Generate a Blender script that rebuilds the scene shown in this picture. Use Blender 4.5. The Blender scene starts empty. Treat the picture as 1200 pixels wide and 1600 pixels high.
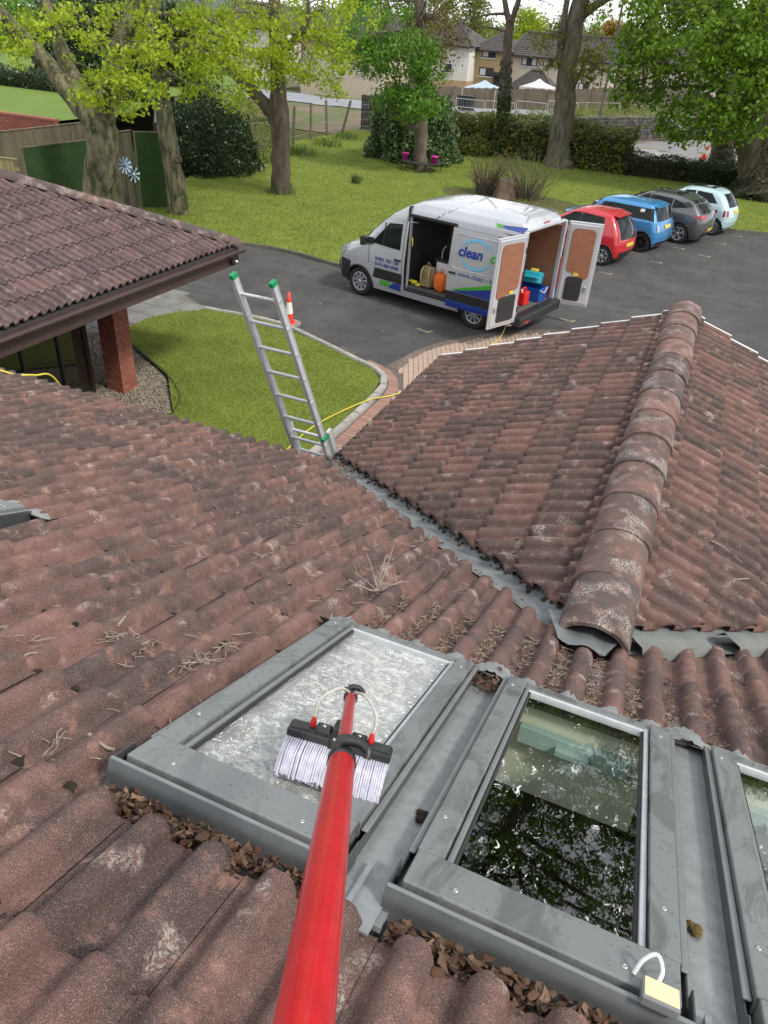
import bpy, bmesh, math, random
import numpy as np
from mathutils import Vector, Matrix, noise
R = math.radians
rng = np.random.default_rng(7)
random.seed(7)
scn = bpy.context.scene
col = scn.collection

# ------------------------------------------------------------------ camera
CAM = Vector((0, 0, 5.6))
F, PIT, ROL, YAW = 1138.2, R(33.54), R(4.32), R(-21.115)
fw = Vector((math.sin(YAW)*math.cos(PIT), math.cos(YAW)*math.cos(PIT), -math.sin(PIT)))
r0 = Vector((math.cos(YAW), -math.sin(YAW), 0)); u0 = r0.cross(fw)
cr = r0*math.cos(ROL) + u0*math.sin(ROL)
cu = -r0*math.sin(ROL) + u0*math.cos(ROL)
cam = bpy.data.objects.new('camera', bpy.data.cameras.new('camera'))
col.objects.link(cam)
cam.matrix_world = Matrix(((cr.x, cu.x, -fw.x, CAM.x), (cr.y, cu.y, -fw.y, CAM.y), (cr.z, cu.z, -fw.z, CAM.z), (0, 0, 0, 1)))
cam.data.sensor_fit = 'AUTO'; cam.data.sensor_width = 36; cam.data.lens = F/1600*36
cam.data.clip_start = .02; cam.data.clip_end = 9000
scn.camera = cam

# ------------------------------------------------------------------ sky, sun, exposure
SUN_EL, SUN_AZ = R(50), R(106)          # azimuth from +Y towards +X
w = bpy.data.worlds.new('World'); scn.world = w; w.use_nodes = True
nt = w.node_tree; nt.nodes.clear()
def wn(t, **k):
    n = nt.nodes.new(t)
    for a, b in k.items(): setattr(n, a, b)
    return n
sky = wn('ShaderNodeTexSky', sky_type='NISHITA', sun_disc=False, sun_elevation=SUN_EL, sun_rotation=SUN_AZ)
tc = wn('ShaderNodeTexCoord'); mp = wn('ShaderNodeMapping'); mp.inputs['Scale'].default_value = (1.6, 1.6, 4.5)
cn = wn('ShaderNodeTexNoise'); cn.inputs['Scale'].default_value = 1.7; cn.inputs['Detail'].default_value = 7; cn.inputs['Roughness'].default_value = .58
cramp = wn('ShaderNodeValToRGB'); cramp.color_ramp.elements[0].position = .36; cramp.color_ramp.elements[1].position = .54
cmix = wn('ShaderNodeMix', data_type='RGBA')
cmix.inputs[7].default_value = (9.0, 9.2, 9.6, 1)
bg = wn('ShaderNodeBackground'); bg.inputs['Strength'].default_value = .108
out = wn('ShaderNodeOutputWorld')
L = nt.links.new
L(tc.outputs['Generated'], mp.inputs['Vector']); L(mp.outputs['Vector'], cn.inputs['Vector'])
L(cn.outputs['Fac'], cramp.inputs['Fac']); L(cramp.outputs['Color'], cmix.inputs[0]); L(sky.outputs['Color'], cmix.inputs[6])
L(cmix.outputs[2], bg.inputs['Color']); L(bg.outputs['Background'], out.inputs['Surface'])
sun = bpy.data.objects.new('sun', bpy.data.lights.new('sun', 'SUN')); col.objects.link(sun)
sun.data.energy = 2.0; sun.data.angle = R(10); sun.data.color = (1, .95, .87)
sd = Vector((math.sin(SUN_AZ)*math.cos(SUN_EL), math.cos(SUN_AZ)*math.cos(SUN_EL), math.sin(SUN_EL)))
sun.rotation_euler = (-sd).to_track_quat('-Z', 'Y').to_euler(); sun.location = (30, 10, 60)
scn.view_settings.view_transform = 'Standard'; scn.view_settings.look = 'None'
scn.view_settings.exposure = .65; scn.view_settings.gamma = 1; scn.view_settings.use_curve_mapping = False
scn.render.engine = 'CYCLES'
scn.cycles.max_bounces = 6; scn.cycles.diffuse_bounces = 3; scn.cycles.transparent_max_bounces = 10

# ------------------------------------------------------------------ placing helpers
def ray(x, y): return cr*(x-600) - cu*(y-800) + fw*F
def on_z(x, y, z=0.0):
    q = ray(x, y); return CAM + q*((z-CAM.z)/q.z)
def on_y(x, y, Y):
    q = ray(x, y); return CAM + q*(Y/q.y)
def on_d(x, y, d):
    q = ray(x, y); return CAM + q*(d/F)
def project(P):
    q = Vector(P)-CAM; z = q.dot(fw)
    return (600+F*q.dot(cr)/z, 800-F*q.dot(cu)/z, z)

# ------------------------------------------------------------------ mesh helpers
def link(o, parent=None):
    col.objects.link(o)
    if parent is not None: o.parent = parent
    return o
def tag(o, label=None, cat=None, group=None, kind=None):
    if label: o['label'] = label
    if cat: o['category'] = cat
    if group: o['group'] = group
    if kind: o['kind'] = kind
    return o
def empty(name, loc=(0, 0, 0), rz=0.0, mat=None, parent=None):
    o = bpy.data.objects.new(name, None); o.empty_display_size = .1
    link(o, parent)
    if mat is not None: o.matrix_world = mat if parent is None else mat
    else: o.location = loc; o.rotation_euler = (0, 0, rz)
    return o
def raw(name, verts, faces, mat=None, parent=None, smooth=False, kind=None):
    me = bpy.data.meshes.new(name)
    v = np.asarray(verts, dtype=np.float32).reshape(-1, 3)
    f = np.asarray(faces, dtype=np.int32)
    k = f.shape[1]; n = f.shape[0]
    me.vertices.add(len(v)); me.vertices.foreach_set('co', v.ravel())
    me.loops.add(n*k); me.loops.foreach_set('vertex_index', f.ravel())
    me.polygons.add(n); me.polygons.foreach_set('loop_start', np.arange(0, n*k, k, dtype=np.int32))
    if smooth: me.polygons.foreach_set('use_smooth', np.ones(n, dtype=bool))
    me.update(calc_edges=True)
    if mat: me.materials.append(mat)
    o = bpy.data.objects.new(name, me); link(o, parent)
    if kind: o['kind'] = kind
    return o
class MB:
    def __init__(s): s.v = []; s.f = []; s.s = []; s.M = Matrix()
    def add(s, vs, fs, smooth=False):
        b = len(s.v); M = s.M
        s.v += [tuple(M @ Vector(p)) for p in vs]
        s.f += [tuple(b+i for i in f) for f in fs]; s.s += [smooth]*len(fs); return s
    def box(s, x0, x1, y0, y1, z0, z1):
        return s.add([(x0,y0,z0),(x1,y0,z0),(x1,y1,z0),(x0,y1,z0),(x0,y0,z1),(x1,y0,z1),(x1,y1,z1),(x0,y1,z1)],
                     [(0,3,2,1),(4,5,6,7),(0,1,5,4),(1,2,6,5),(2,3,7,6),(3,0,4,7)])
    def cbox(s, c, size, rz=0.0):
        old = s.M; s.M = old @ Matrix.Translation(c) @ Matrix.Rotation(rz, 4, 'Z')
        x, y, z = (t/2 for t in size); s.box(-x, x, -y, y, -z, z); s.M = old; return s
    def rbox(s, x0, x1, y0, y1, z0, z1, r=.01):
        # box with chamfered edges
        X, Y, Z = (x0, x1), (y0, y1), (z0, z1)
        bm = bmesh.new(); bmesh.ops.create_cube(bm, size=1)
        for v in bm.verts: v.co = Vector(((x0+x1)/2+v.co.x*(x1-x0), (y0+y1)/2+v.co.y*(y1-y0), (z0+z1)/2+v.co.z*(z1-z0)))
        bmesh.ops.bevel(bm, geom=list(bm.edges), offset=r, segments=2, affect='EDGES', profile=.5)
        return s.frombm(bm)
    def frombm(s, bm, smooth=False):
        bm.verts.index_update()
        s.add([v.co for v in bm.verts], [[v.index for v in f.verts] for f in bm.faces], smooth); bm.free(); return s
    def tube(s, pts, r, n=8, caps=True, smooth=True, up=None):
        pts = [Vector(p) for p in pts]; m = len(pts)
        rr = list(r) if hasattr(r, '__len__') else [r]*m
        vs = []; prev = None
        for i, p in enumerate(pts):
            t = (pts[min(i+1, m-1)]-pts[max(i-1, 0)])
            if t.length < 1e-9: t = Vector((0, 0, 1))
            t.normalize()
            if prev is None:
                a = up or (Vector((0, 0, 1)) if abs(t.z) < .9 else Vector((1, 0, 0)))
                x = t.cross(a).normalized()
            else:
                x = (prev - t*prev.dot(t))
                x = x.normalized() if x.length > 1e-6 else t.orthogonal().normalized()
            prev = x; y = t.cross(x)
            for k in range(n):
                a = 2*math.pi*k/n; vs.append(p + (x*math.cos(a)+y*math.sin(a))*rr[i])
        fs = [(i*n+k, i*n+(k+1) % n, (i+1)*n+(k+1) % n, (i+1)*n+k) for i in range(m-1) for k in range(n)]
        s.add(vs, fs, smooth)
        if caps:
            s.add(vs[:n][::-1], [tuple(range(n))]); s.add(vs[-n:], [tuple(range(n))])
        return s
    def lathe(s, prof, n=16, smooth=True, a0=0, a1=2*math.pi, ax='Z'):
        full = abs(a1-a0-2*math.pi) < 1e-6
        k = n if full else n+1; vs = []
        for (r, z) in prof:
            for i in range(k):
                a = a0+(a1-a0)*i/n
                vs.append((r*math.cos(a), r*math.sin(a), z) if ax == 'Z' else (z, r*math.cos(a), r*math.sin(a)) if ax == 'X' else (r*math.cos(a), z, r*math.sin(a)))
        fs = []
        for j in range(len(prof)-1):
            for i in range(n):
                i2 = (i+1) % k
                fs.append((j*k+i, j*k+i2, (j+1)*k+i2, (j+1)*k+i))
        return s.add(vs, fs, smooth)
    def prism(s, poly, z0, z1, smooth=False):
        n = len(poly)
        s.add([(x, y, z0) for x, y in poly]+[(x, y, z1) for x, y in poly],
              [tuple(range(n))[::-1], tuple(range(n, 2*n))]+[(i, (i+1) % n, n+(i+1) % n, n+i) for i in range(n)], smooth); return s
    def grid(s, P, smooth=True):
        m, n = len(P), len(P[0])
        return s.add([p for row in P for p in row], [(i*n+j, i*n+j+1, (i+1)*n+j+1, (i+1)*n+j) for i in range(m-1) for j in range(n-1)], smooth)
    def build(s, name, mat, parent=None, kind=None, fix=True):
        me = bpy.data.meshes.new(name); me.from_pydata(s.v, [], s.f)
        me.polygons.foreach_set('use_smooth', s.s)
        if fix:
            bm = bmesh.new(); bm.from_mesh(me); bmesh.ops.recalc_face_normals(bm, faces=bm.faces); bm.to_mesh(me); bm.free()
        if mat: me.materials.append(mat)
        o = bpy.data.objects.new(name, me); link(o, parent)
        if kind: o['kind'] = kind
        return o
def bez(a, b, c, n=8):
    a, b, c = Vector(a), Vector(b), Vector(c)
    return [a*(1-t)**2+b*2*t*(1-t)+c*t*t for t in [i/n for i in range(n+1)]]
def smoothpath(pts, n=6):
    P = [Vector(p) for p in pts]; P = [2*P[0]-P[1]]+P+[2*P[-1]-P[-2]]; o = []
    for i in range(1, len(P)-2):
        for k in range(n):
            t = k/n; a, b, c, d = P[i-1:i+3]
            o.append(.5*((2*b)+(c-a)*t+(2*a-5*b+4*c-d)*t*t+(3*b-a-3*c+d)*t**3))
    o.append(P[-2]); return o

# ------------------------------------------------------------------ materials
MATS = {}
def rgba(c): return (c[0], c[1], c[2], 1)
class NM:
    def __init__(s, name):
        s.m = bpy.data.materials.new(name); s.m.use_nodes = True; s.t = s.m.node_tree
        s.b = s.t.nodes['Principled BSDF']; s.o = s.t.nodes['Material Output']; MATS[name] = s.m
        s.pos = s.n('ShaderNodeNewGeometry').outputs['Position']
    def n(s, t, **k):
        n = s.t.nodes.new(t)
        for a, b in k.items(): setattr(n, a, b)
        return n
    def l(s, a, b): s.t.links.new(a, b)
    def objc(s): return s.n('ShaderNodeTexCoord').outputs['Object']
    def noise(s, scale, detail=3, rough=.55, vec=None, stretch=None, dist=0):
        n = s.n('ShaderNodeTexNoise'); n.inputs['Scale'].default_value = scale; n.inputs['Detail'].default_value = detail
        n.inputs['Roughness'].default_value = rough; n.inputs['Distortion'].default_value = dist
        v = vec or s.pos
        if stretch:
            m = s.n('ShaderNodeMapping'); m.inputs['Scale'].default_value = stretch; s.l(v, m.inputs['Vector']); v = m.outputs['Vector']
        s.l(v, n.inputs['Vector']); return n.outputs['Fac']
    def ramp(s, fac, a, b, ca=(0, 0, 0), cb=(1, 1, 1)):
        if a > b: a, b, ca, cb = b, a, cb, ca
        r = s.n('ShaderNodeValToRGB'); e = r.color_ramp.elements
        e[0].position = a; e[1].position = b; e[0].color = rgba(ca); e[1].color = rgba(cb); s.l(fac, r.inputs['Fac']); return r.outputs['Color']
    def mix(s, fac, a, b, mode='MIX'):
        m = s.n('ShaderNodeMix', data_type='RGBA', blend_type=mode)
        for x, i in ((fac, 0), (a, 6), (b, 7)):
            if isinstance(x, (int, float)): m.inputs[i].default_value = x
            elif isinstance(x, tuple): m.inputs[i].default_value = rgba(x)
            else: s.l(x, m.inputs[i])
        return m.outputs[2]
    def math(s, op, a, b=0.0):
        m = s.n('ShaderNodeMath', operation=op)
        for x, i in ((a, 0), (b, 1)):
            if isinstance(x, (int, float)): m.inputs[i].default_value = x
            else: s.l(x, m.inputs[i])
        return m.outputs[0]
    def bump(s, h, strength=.3, dist=.01, chain=None):
        b = s.n('ShaderNodeBump'); b.inputs['Strength'].default_value = strength; b.inputs['Distance'].default_value = dist
        s.l(h, b.inputs['Height'])
        if chain: s.l(chain, b.inputs['Normal'])
        return b.outputs['Normal']
    def set(s, **k):
        for a, v in k.items():
            i = s.b.inputs[a.replace('_', ' ')]
            if isinstance(v, tuple): i.default_value = rgba(v) if len(v) == 3 else v
            elif isinstance(v, (int, float)): i.default_value = v
            else: s.l(v, i)
        return s
def pm(name, c1, c2=None, scale=4.0, rough=.6, bump=0, bscale=60, bdist=.004, metal=0.0, rnd=0.0, coat=0.0, spec=.5, stretch=None, obj=False, lo=.35, hi=.65):
    N = NM(name); vec = N.objc() if obj else N.pos
    c = c1
    if c2 is not None:
        c = N.mix(N.ramp(N.noise(scale, 5, .6, vec, stretch), lo, hi), c1, c2)
    if rnd:
        oi = N.n('ShaderNodeObjectInfo').outputs['Random']
        v = N.math('MULTIPLY_ADD', oi, 2*rnd); N.t.nodes[-1].inputs[2].default_value = 1-rnd
        h = N.n('ShaderNodeHueSaturation'); N.l(v, h.inputs['Value'])
        if isinstance(c, tuple): h.inputs['Color'].default_value = rgba(c)
        else: N.l(c, h.inputs['Color'])
        c = h.outputs['Color']
    N.set(Base_Color=c, Roughness=rough, Metallic=metal, Specular_IOR_Level=spec)
    if coat: N.set(Coat_Weight=coat, Coat_Roughness=.03)
    if bump: N.set(Normal=N.bump(N.noise(bscale, 4, .6, vec, stretch), bump, bdist))
    return N.m

def tile_mat(name, ca, cb, cc, lich, l0=.60, l1=.70):
    N = NM(name)
    oi = N.n('ShaderNodeObjectInfo').outputs['Random']
    at = N.n('ShaderNodeAttribute', attribute_name='rnd').outputs['Fac']
    r = N.math('FRACT', N.math('ADD', oi, at))
    mid = N.noise(13, 4, .68)
    f = N.math('ADD', N.math('MULTIPLY', N.noise(3.1, 2, .6), .75), N.math('MULTIPLY', r, .42))
    c = N.mix(N.ramp(f, .38, .74), ca, cb)
    c = N.mix(N.math('MULTIPLY', N.ramp(mid, .52, .68), .75), c, cc)
    # soot and algae in soft patches
    c = N.mix(N.math('MULTIPLY', N.ramp(N.noise(5.3, 4, .65), .47, .66), .70), c, (.045, .036, .033))
    # mineral grains, light and dark
    g = N.noise(400, 1, .5)
    c = N.mix(N.math('MULTIPLY', N.ramp(g, .56, .70), .50), c, (.40, .28, .24))
    c = N.mix(N.math('MULTIPLY', N.ramp(g, .44, .32), .60), c, (.04, .028, .026))
    # pale lichen
    li = N.math('MULTIPLY', N.ramp(N.noise(6.5, 2, .55), l0, l1), N.ramp(N.noise(95, 4, .8), .48, .58))
    c = N.mix(N.math('MULTIPLY', li, lich), c, (.43, .39, .35))
    N.set(Base_Color=c, Roughness=.88, Specular_IOR_Level=.3)
    N.set(Normal=N.bump(mid, .35, .004, N.bump(g, .55, .003))); return N.m
def leaf_mat(name, cols, trans=.45, rough=.5, patch=.9, pk=.35):
    N = NM(name)
    ri = N.n('ShaderNodeNewGeometry').outputs['Random Per Island']
    rp = N.n('ShaderNodeValToRGB'); e = rp.color_ramp.elements
    e[0].color = rgba(cols[0]); e[1].color = rgba(cols[-1])
    for i, c in enumerate(cols[1:-1]):
        x = e.new((i+1)/(len(cols)-1)); x.color = rgba(c)
    N.l(ri, rp.inputs['Fac'])
    c = N.mix(N.math('MULTIPLY', N.ramp(N.noise(patch, 3), .4, .65), pk), rp.outputs['Color'], tuple(x*.55 for x in cols[0]))
    N.set(Base_Color=c, Roughness=rough, Specular_IOR_Level=.35)
    tr = N.n('ShaderNodeBsdfTranslucent'); N.l(c, tr.inputs['Color'])
    ms = N.n('ShaderNodeMixShader'); ms.inputs[0].default_value = trans
    N.l(N.b.outputs[0], ms.inputs[1]); N.l(tr.outputs[0], ms.inputs[2]); N.l(ms.outputs[0], N.o.inputs['Surface'])
    return N.m
def glass_mat(name, tint, transp, rough=.02, bump=0, bscale=20):
    N = NM(name)
    N.set(Base_Color=tint, Roughness=rough, Specular_IOR_Level=.6)
    tr = N.n('ShaderNodeBsdfTransparent'); tr.inputs['Color'].default_value = rgba((.86, .93, .90))
    gl = N.n('ShaderNodeBsdfGlossy'); gl.inputs['Roughness'].default_value = rough
    fr = N.n('ShaderNodeFresnel'); fr.inputs['IOR'].default_value = 1.55
    if bump:
        nn = N.bump(N.noise(bscale, 4, .6), bump, .01); N.l(nn, gl.inputs['Normal']); N.l(nn, fr.inputs['Normal'])
    m1 = N.n('ShaderNodeMixShader'); m1.inputs[0].default_value = 1-transp
    N.l(tr.outputs[0], m1.inputs[1]); N.l(N.b.outputs[0], m1.inputs[2])
    m2 = N.n('ShaderNodeMixShader'); N.l(N.math('MULTIPLY', N.math('MULTIPLY', fr.outputs[0], 1.6), N.math('SUBTRACT', 1.0, N.n('ShaderNodeNewGeometry').outputs['Backfacing'])), m2.inputs[0]); N.l(m1.outputs[0], m2.inputs[1]); N.l(gl.outputs[0], m2.inputs[2])
    N.l(m2.outputs[0], N.o.inputs['Surface']); return N.m

T_A = tile_mat('tile_red', (.172, .092, .074), (.075, .051, .045), (.275, .145, .112), .8, .61, .71)
T_C = tile_mat('tile_plum', (.145, .09, .086), (.085, .06, .06), (.20, .125, .118), .6)
T_R = tile_mat('tile_ridge', (.18, .098, .078), (.075, .06, .055), (.27, .13, .10), .85, .50, .64)
M_leadb = pm('lead_bright', (.20, .207, .203), (.31, .318, .31), 12, .6, .3, 50, .004, metal=.25)
M_lead = pm('lead', (.15, .16, .16), (.24, .25, .245), 7, .6, .3, 40, .004, metal=.35)
M_grey = pm('casing_grey', (.20, .21, .205), (.235, .245, .24), 14, .38, .08, 90, .002, metal=.35)
def wet_mat():
    N = NM('casing_wet')
    w_ = N.ramp(N.noise(7, 5, .6, None, (1, .5, .5), 1.2), .50, .62)
    sp = N.ramp(N.noise(75, 3, .5), .63, .70)
    wet = N.math('MAXIMUM', w_, sp)
    N.set(Base_Color=N.mix(wet, (.20, .21, .204), (.148, .155, .150)), Metallic=.25, Roughness=N.mix(wet, (.42, .42, .42), (.10, .10, .10)))
    N.set(Normal=N.bump(wet, .35, .002, N.bump(N.noise(160, 2), .05, .002))); return N.m
M_wet = wet_mat()
M_dgrey = pm('flashing_dark', (.060, .064, .064), (.085, .09, .09), 10, .42, .1, 60, .003, metal=.3)
M_steel = pm('screw_steel', (.55, .55, .54), None, rough=.3, metal=.9)
M_black = pm('black_plastic', (.015, .015, .016), (.03, .03, .03), 30, .38)
M_rubber = pm('black_rubber', (.018, .018, .018), (.03, .03, .03), 20, .75)
M_cream = pm('cream_wall', (.58, .56, .46), (.64, .62, .52), 2, .8)
M_teal = pm('teal_paint', (.32, .41, .40), None, rough=.5)
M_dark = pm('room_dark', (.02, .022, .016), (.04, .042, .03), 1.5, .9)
M_brown = pm('brown_upvc', (.055, .032, .03), (.07, .042, .04), 6, .42)
M_brownd = pm('brown_frame', (.03, .02, .018), None, rough=.45)
M_white = pm('white_upvc', (.72, .72, .70), (.6, .6, .58), 8, .5)
M_alu = pm('aluminium', (.60, .61, .61), (.5, .51, .515), 22, .42, .1, 120, .001, metal=.4)
M_green = pm('green_plastic', (.0, .22, .075), None, rough=.45)
M_red = pm('red_pole', (.62, .012, .02), (.5, .01, .015), 30, .30, coat=.4)
M_redp = pm('red_plastic', (.62, .02, .015), None, rough=.4)
M_brist = pm('bristle_lilac', (.56, .55, .62), (.42, .41, .48), 60, .5)
M_tubing = pm('clear_tubing', (.45, .42, .36), None, rough=.25)
M_brick = pm('brick_red', (.30, .095, .06), (.225, .075, .05), 12, .85, .4, 160, .003, rnd=.16)
M_mortar = pm('mortar', (.22, .09, .06), (.17, .08, .06), 20, .9)
M_asph = None
M_soil = pm('soil', (.075, .05, .032), (.05, .035, .022), 2.5, .95, .6, 40, .02)
M_conc = pm('kerb_concrete', (.36, .335, .29), (.26, .245, .22), 6, .85, .4, 120, .003, rnd=.07)
M_slab = pm('path_slab', (.20, .19, .17), (.135, .13, .118), 3, .85, .3, 100, .003, rnd=.1)
M_pave = pm('paver_buff', (.36, .27, .20), (.30, .215, .165), 7, .85, .35, 150, .003, rnd=.14)
M_pavr = pm('paver_red', (.30, .17, .13), (.24, .14, .11), 9, .85, .35, 150, .003, rnd=.14)
M_twig = pm('twig', (.34, .28, .22), (.24, .19, .15), 30, .9)
M_moss = pm('moss', (.03, .022, .010), (.014, .010, .007), 40, .95, .8, 120, .006)
M_mossg = pm('moss_gold', (.15, .10, .02), (.05, .04, .012), 45, .95, .8, 120, .006)
M_deadl = leaf_mat('dead_leaf', [(.13, .06, .033), (.035, .021, .015), (.26, .17, .11), (.07, .036, .023), (.17, .09, .055), (.022, .015, .011)], .12, .7)
M_wood = pm('fence_wood', (.17, .145, .09), (.11, .095, .065), 3, .85, .3, 60, .004, rnd=.15, stretch=(1, 1, .2))
M_woody = pm('fence_wood_new', (.36, .30, .13), (.28, .24, .11), 3, .85, .3, 60, .004, rnd=.12, stretch=(1, 1, .2))
M_turf = pm('turf_green', (.034, .074, .018), (.024, .056, .014), 3, .95, .6, 200, .006)
M_bark = pm('bark', (.19, .16, .115), (.085, .07, .05), 6, .95, 1.0, 14, .07, stretch=(1, 1, .3))
M_barkm = pm('bark_mossy', (.23, .20, .12), (.06, .062, .024), 7, .95, 1.0, 14, .09, stretch=(1, 1, .35), lo=.4, hi=.6)
M_barkr = pm('bark_brown', (.16, .125, .09), (.075, .056, .042), 6, .95, 1.0, 15, .06, stretch=(1, 1, .3))
# ------------------------------------------------------------------ pieces (bricks, tiles, pavers): the largest 300 single, the rest joined
def place_pieces(name, items, parent, mat, limit=300, rest_name=None, jitter=None):
    """items: list of (mesh, world matrix). Returns nothing; the nearest in view become objects."""
    def score(it):
        P = it[1].translation; x, y, z = project(P)
        d = (P-CAM).length
        return d + (0 if (z > 0 and -150 < x < 1350 and -150 < y < 1750) else 1000)
    if parent is not None: bpy.context.view_layer.update(); pinv = parent.matrix_world.inverted()
    items = sorted(items, key=score)
    for me, M in items[:limit]:
        if mat and not me.materials: me.materials.append(mat)
        o = bpy.data.objects.new(name, me); link(o, parent); o.matrix_basis = pinv @ M
    rest = items[limit:]
    if rest:
        V, Fq, Rn, S, b = [], [], [], [], 0
        cache = {}
        for me, M in rest:
            if me.name not in cache:
                c = np.empty(len(me.vertices)*3, np.float32); me.vertices.foreach_get('co', c)
                cache[me.name] = (c.reshape(-1, 3), [tuple(p.vertices) for p in me.polygons], [p.use_smooth for p in me.polygons])
            c, fs, sm = cache[me.name]; A = np.array(M)
            V.append(c @ A[:3, :3].T + A[:3, 3]); q = random.random()
            Fq += [tuple(b+i for i in f) for f in fs]; Rn += [q]*len(fs); S += sm; b += len(c)
        me = bpy.data.meshes.new(rest_name or name+'s'); me.from_pydata(np.concatenate(V).tolist(), [], Fq)
        me.polygons.foreach_set('use_smooth', S)
        a = me.attributes.new('rnd', 'FLOAT', 'FACE'); a.data.foreach_set('value', Rn)
        if mat: me.materials.append(mat)
        o = bpy.data.objects.new(rest_name or name+'s', me); link(o, parent); o['kind'] = 'stuff'; o.matrix_parent_inverse = pinv
def box_mesh(name, x, y, z, bev=.004, base=True):
    bm = bmesh.new(); bmesh.ops.create_cube(bm, size=1)
    for v in bm.verts: v.co = Vector((v.co.x*x, v.co.y*y, v.co.z*z))
    if bev: bmesh.ops.bevel(bm, geom=list(bm.edges), offset=bev, segments=1, affect='EDGES')
    me = bpy.data.meshes.new(name); bm.to_mesh(me); bm.free(); return me
def inpoly(P, poly):
    x, y = P[:, 0], P[:, 1]; r = np.zeros(len(P), bool); n = len(poly)
    for i in range(n):
        (x1, y1), (x2, y2) = poly[i], poly[(i+1) % n]
        c = ((y1 > y) != (y2 > y)) & (x < (x2-x1)*(y-y1)/((y2-y1) or 1e-9)+x1); r ^= c
    return r
def sample_poly(poly, n, rg):
    a = np.array(poly); lo, hi = a.min(0), a.max(0); out = np.zeros((0, 2))
    while len(out) < n:
        P = lo+(hi-lo)*rg.random((n*2, 2)); out = np.concatenate([out, P[inpoly(P, poly)]])
    return out[:n]
def sheet(name, poly, z, mat, parent=None, kind='structure'):
    me = bpy.data.meshes.new(name); me.from_pydata([(x, y, z) for x, y in poly], [], [tuple(range(len(poly)))])
    bm = bmesh.new(); bm.from_mesh(me); bmesh.ops.triangulate(bm, faces=bm.faces)
    for f in bm.faces:
        if f.normal.z < 0: f.normal_flip()
    bm.to_mesh(me); bm.free(); me.materials.append(mat)
    o = bpy.data.objects.new(name, me); link(o, parent)
    if kind and parent is None: o['kind'] = kind
    return o
def resample(line, step):
    P = [Vector((x, y, 0)) for x, y in line]; P = smoothpath(P, 8); out = [P[0]]; acc = 0
    for a, b in zip(P, P[1:]):
        d = (b-a).length
        while acc+d >= step:
            t = (step-acc)/d; a = a.lerp(b, t); out.append(a.copy()); d = (b-a).length; acc = 0
        acc += d
    return out

# ------------------------------------------------------------------ ground materials
def asphalt():
    N = NM('asphalt')
    c = N.mix(N.ramp(N.noise(.7, 5, .6), .38, .68), (.050, .048, .046), (.080, .076, .071))
    c = N.mix(N.math('MULTIPLY', N.ramp(N.noise(2.6, 5, .65), .50, .66), .7), c, (.032, .031, .030))
    c = N.mix(N.math('MULTIPLY', N.ramp(N.noise(180, 2), .55, .70), .5), c, (.22, .21, .20))
    N.set(Base_Color=c, Roughness=.82, Specular_IOR_Level=.35, Normal=N.bump(N.noise(150, 3), .5, .006)); return N.m
M_asph = asphalt()
def grass_ground(name, a, b, c3):
    N = NM(name)
    c = N.mix(N.ramp(N.noise(.55, 5, .6), .36, .66), a, b)
    c = N.mix(N.math('MULTIPLY', N.ramp(N.noise(3.2, 4, .6), .55, .72), .6), c, c3)
    c = N.mix(N.math('MULTIPLY', N.ramp(N.noise(60, 3), .5, .7), .45), c, tuple(x*.45 for x in a))
    N.set(Base_Color=c, Roughness=.95, Specular_IOR_Level=.15, Normal=N.bump(N.noise(70, 4), .8, .03)); return N.m
M_lawn = grass_ground('lawn_ground', (.165, .22, .035), (.22, .27, .048), (.26, .235, .065))
M_field = grass_ground('field_ground', (.07, .09, .02), (.10, .105, .03), (.12, .09, .045))
M_blade = leaf_mat('grass_blade', [(.20, .28, .045), (.28, .355, .06), (.33, .385, .085), (.37, .345, .13)], .35, .6, 1.3, .38)

ground = sheet('ground', [(-900, -300), (900, -300), (900, 3500), (-900, 3500)], -.06, M_field)
DRIVE_N = [(-13.2, 18.75), (-12.0, 19.03), (-11.17, 19.05), (-10.24, 18.89), (-9.15, 18.56), (-8.2, 18.7), (-7.3, 20.0), (-6.5, 23.2), (-5.2, 27.5), (-4.2, 31.0), (-3.3, 32.4), (-1.5, 32.25), (.6, 31.95), (2.2, 32.4), (8, 34), (24, 37.5)]
drive = sheet('driveway', DRIVE_N+[(24, 4.5), (-2.0, 4.5), (-13.5, 4.5)], 0, M_asph)

# front lawn
LAWN1 = [(-10.55, 12.2), (-10.3, 12.9), (-9.82, 13.45), (-8.19, 13.52), (-6.81, 13.03), (-5.75, 12.55), (-5.2, 12.3), (-4.86, 11.9), (-4.76, 11.2), (-4.74, 9), (-4.74, 5.9), (-7, 5.9), (-7.35, 8.9), (-8.3, 10.02), (-9.15, 10.5), (-10.5, 11.3)]
sheet('front_lawn', LAWN1, .055, M_lawn)
LAWN2 = [(-13.2, 18.9), (-12.0, 19.17), (-11.17, 19.18), (-10.24, 19.02), (-9.15, 18.7), (-8.25, 18.85), (-7.4, 20.1), (-6.62, 23.3), (-5.33, 27.6), (-4.33, 31.1), (-3.4, 32.55), (-1.5, 32.4), (.6, 32.1), (2.2, 32.55), (8, 34.15), (24, 37.7), (24, 43.6), (4, 43.4), (-5, 42.6), (-9, 44.2), (-14, 45.0), (-18, 48), (-22.5, 47.5), (-22.2, 39), (-20.5, 28.5), (-19.0, 24), (-17.0, 19.0), (-15, 15.5)]
sheet('back_lawn', LAWN2, .045, M_lawn)
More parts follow.
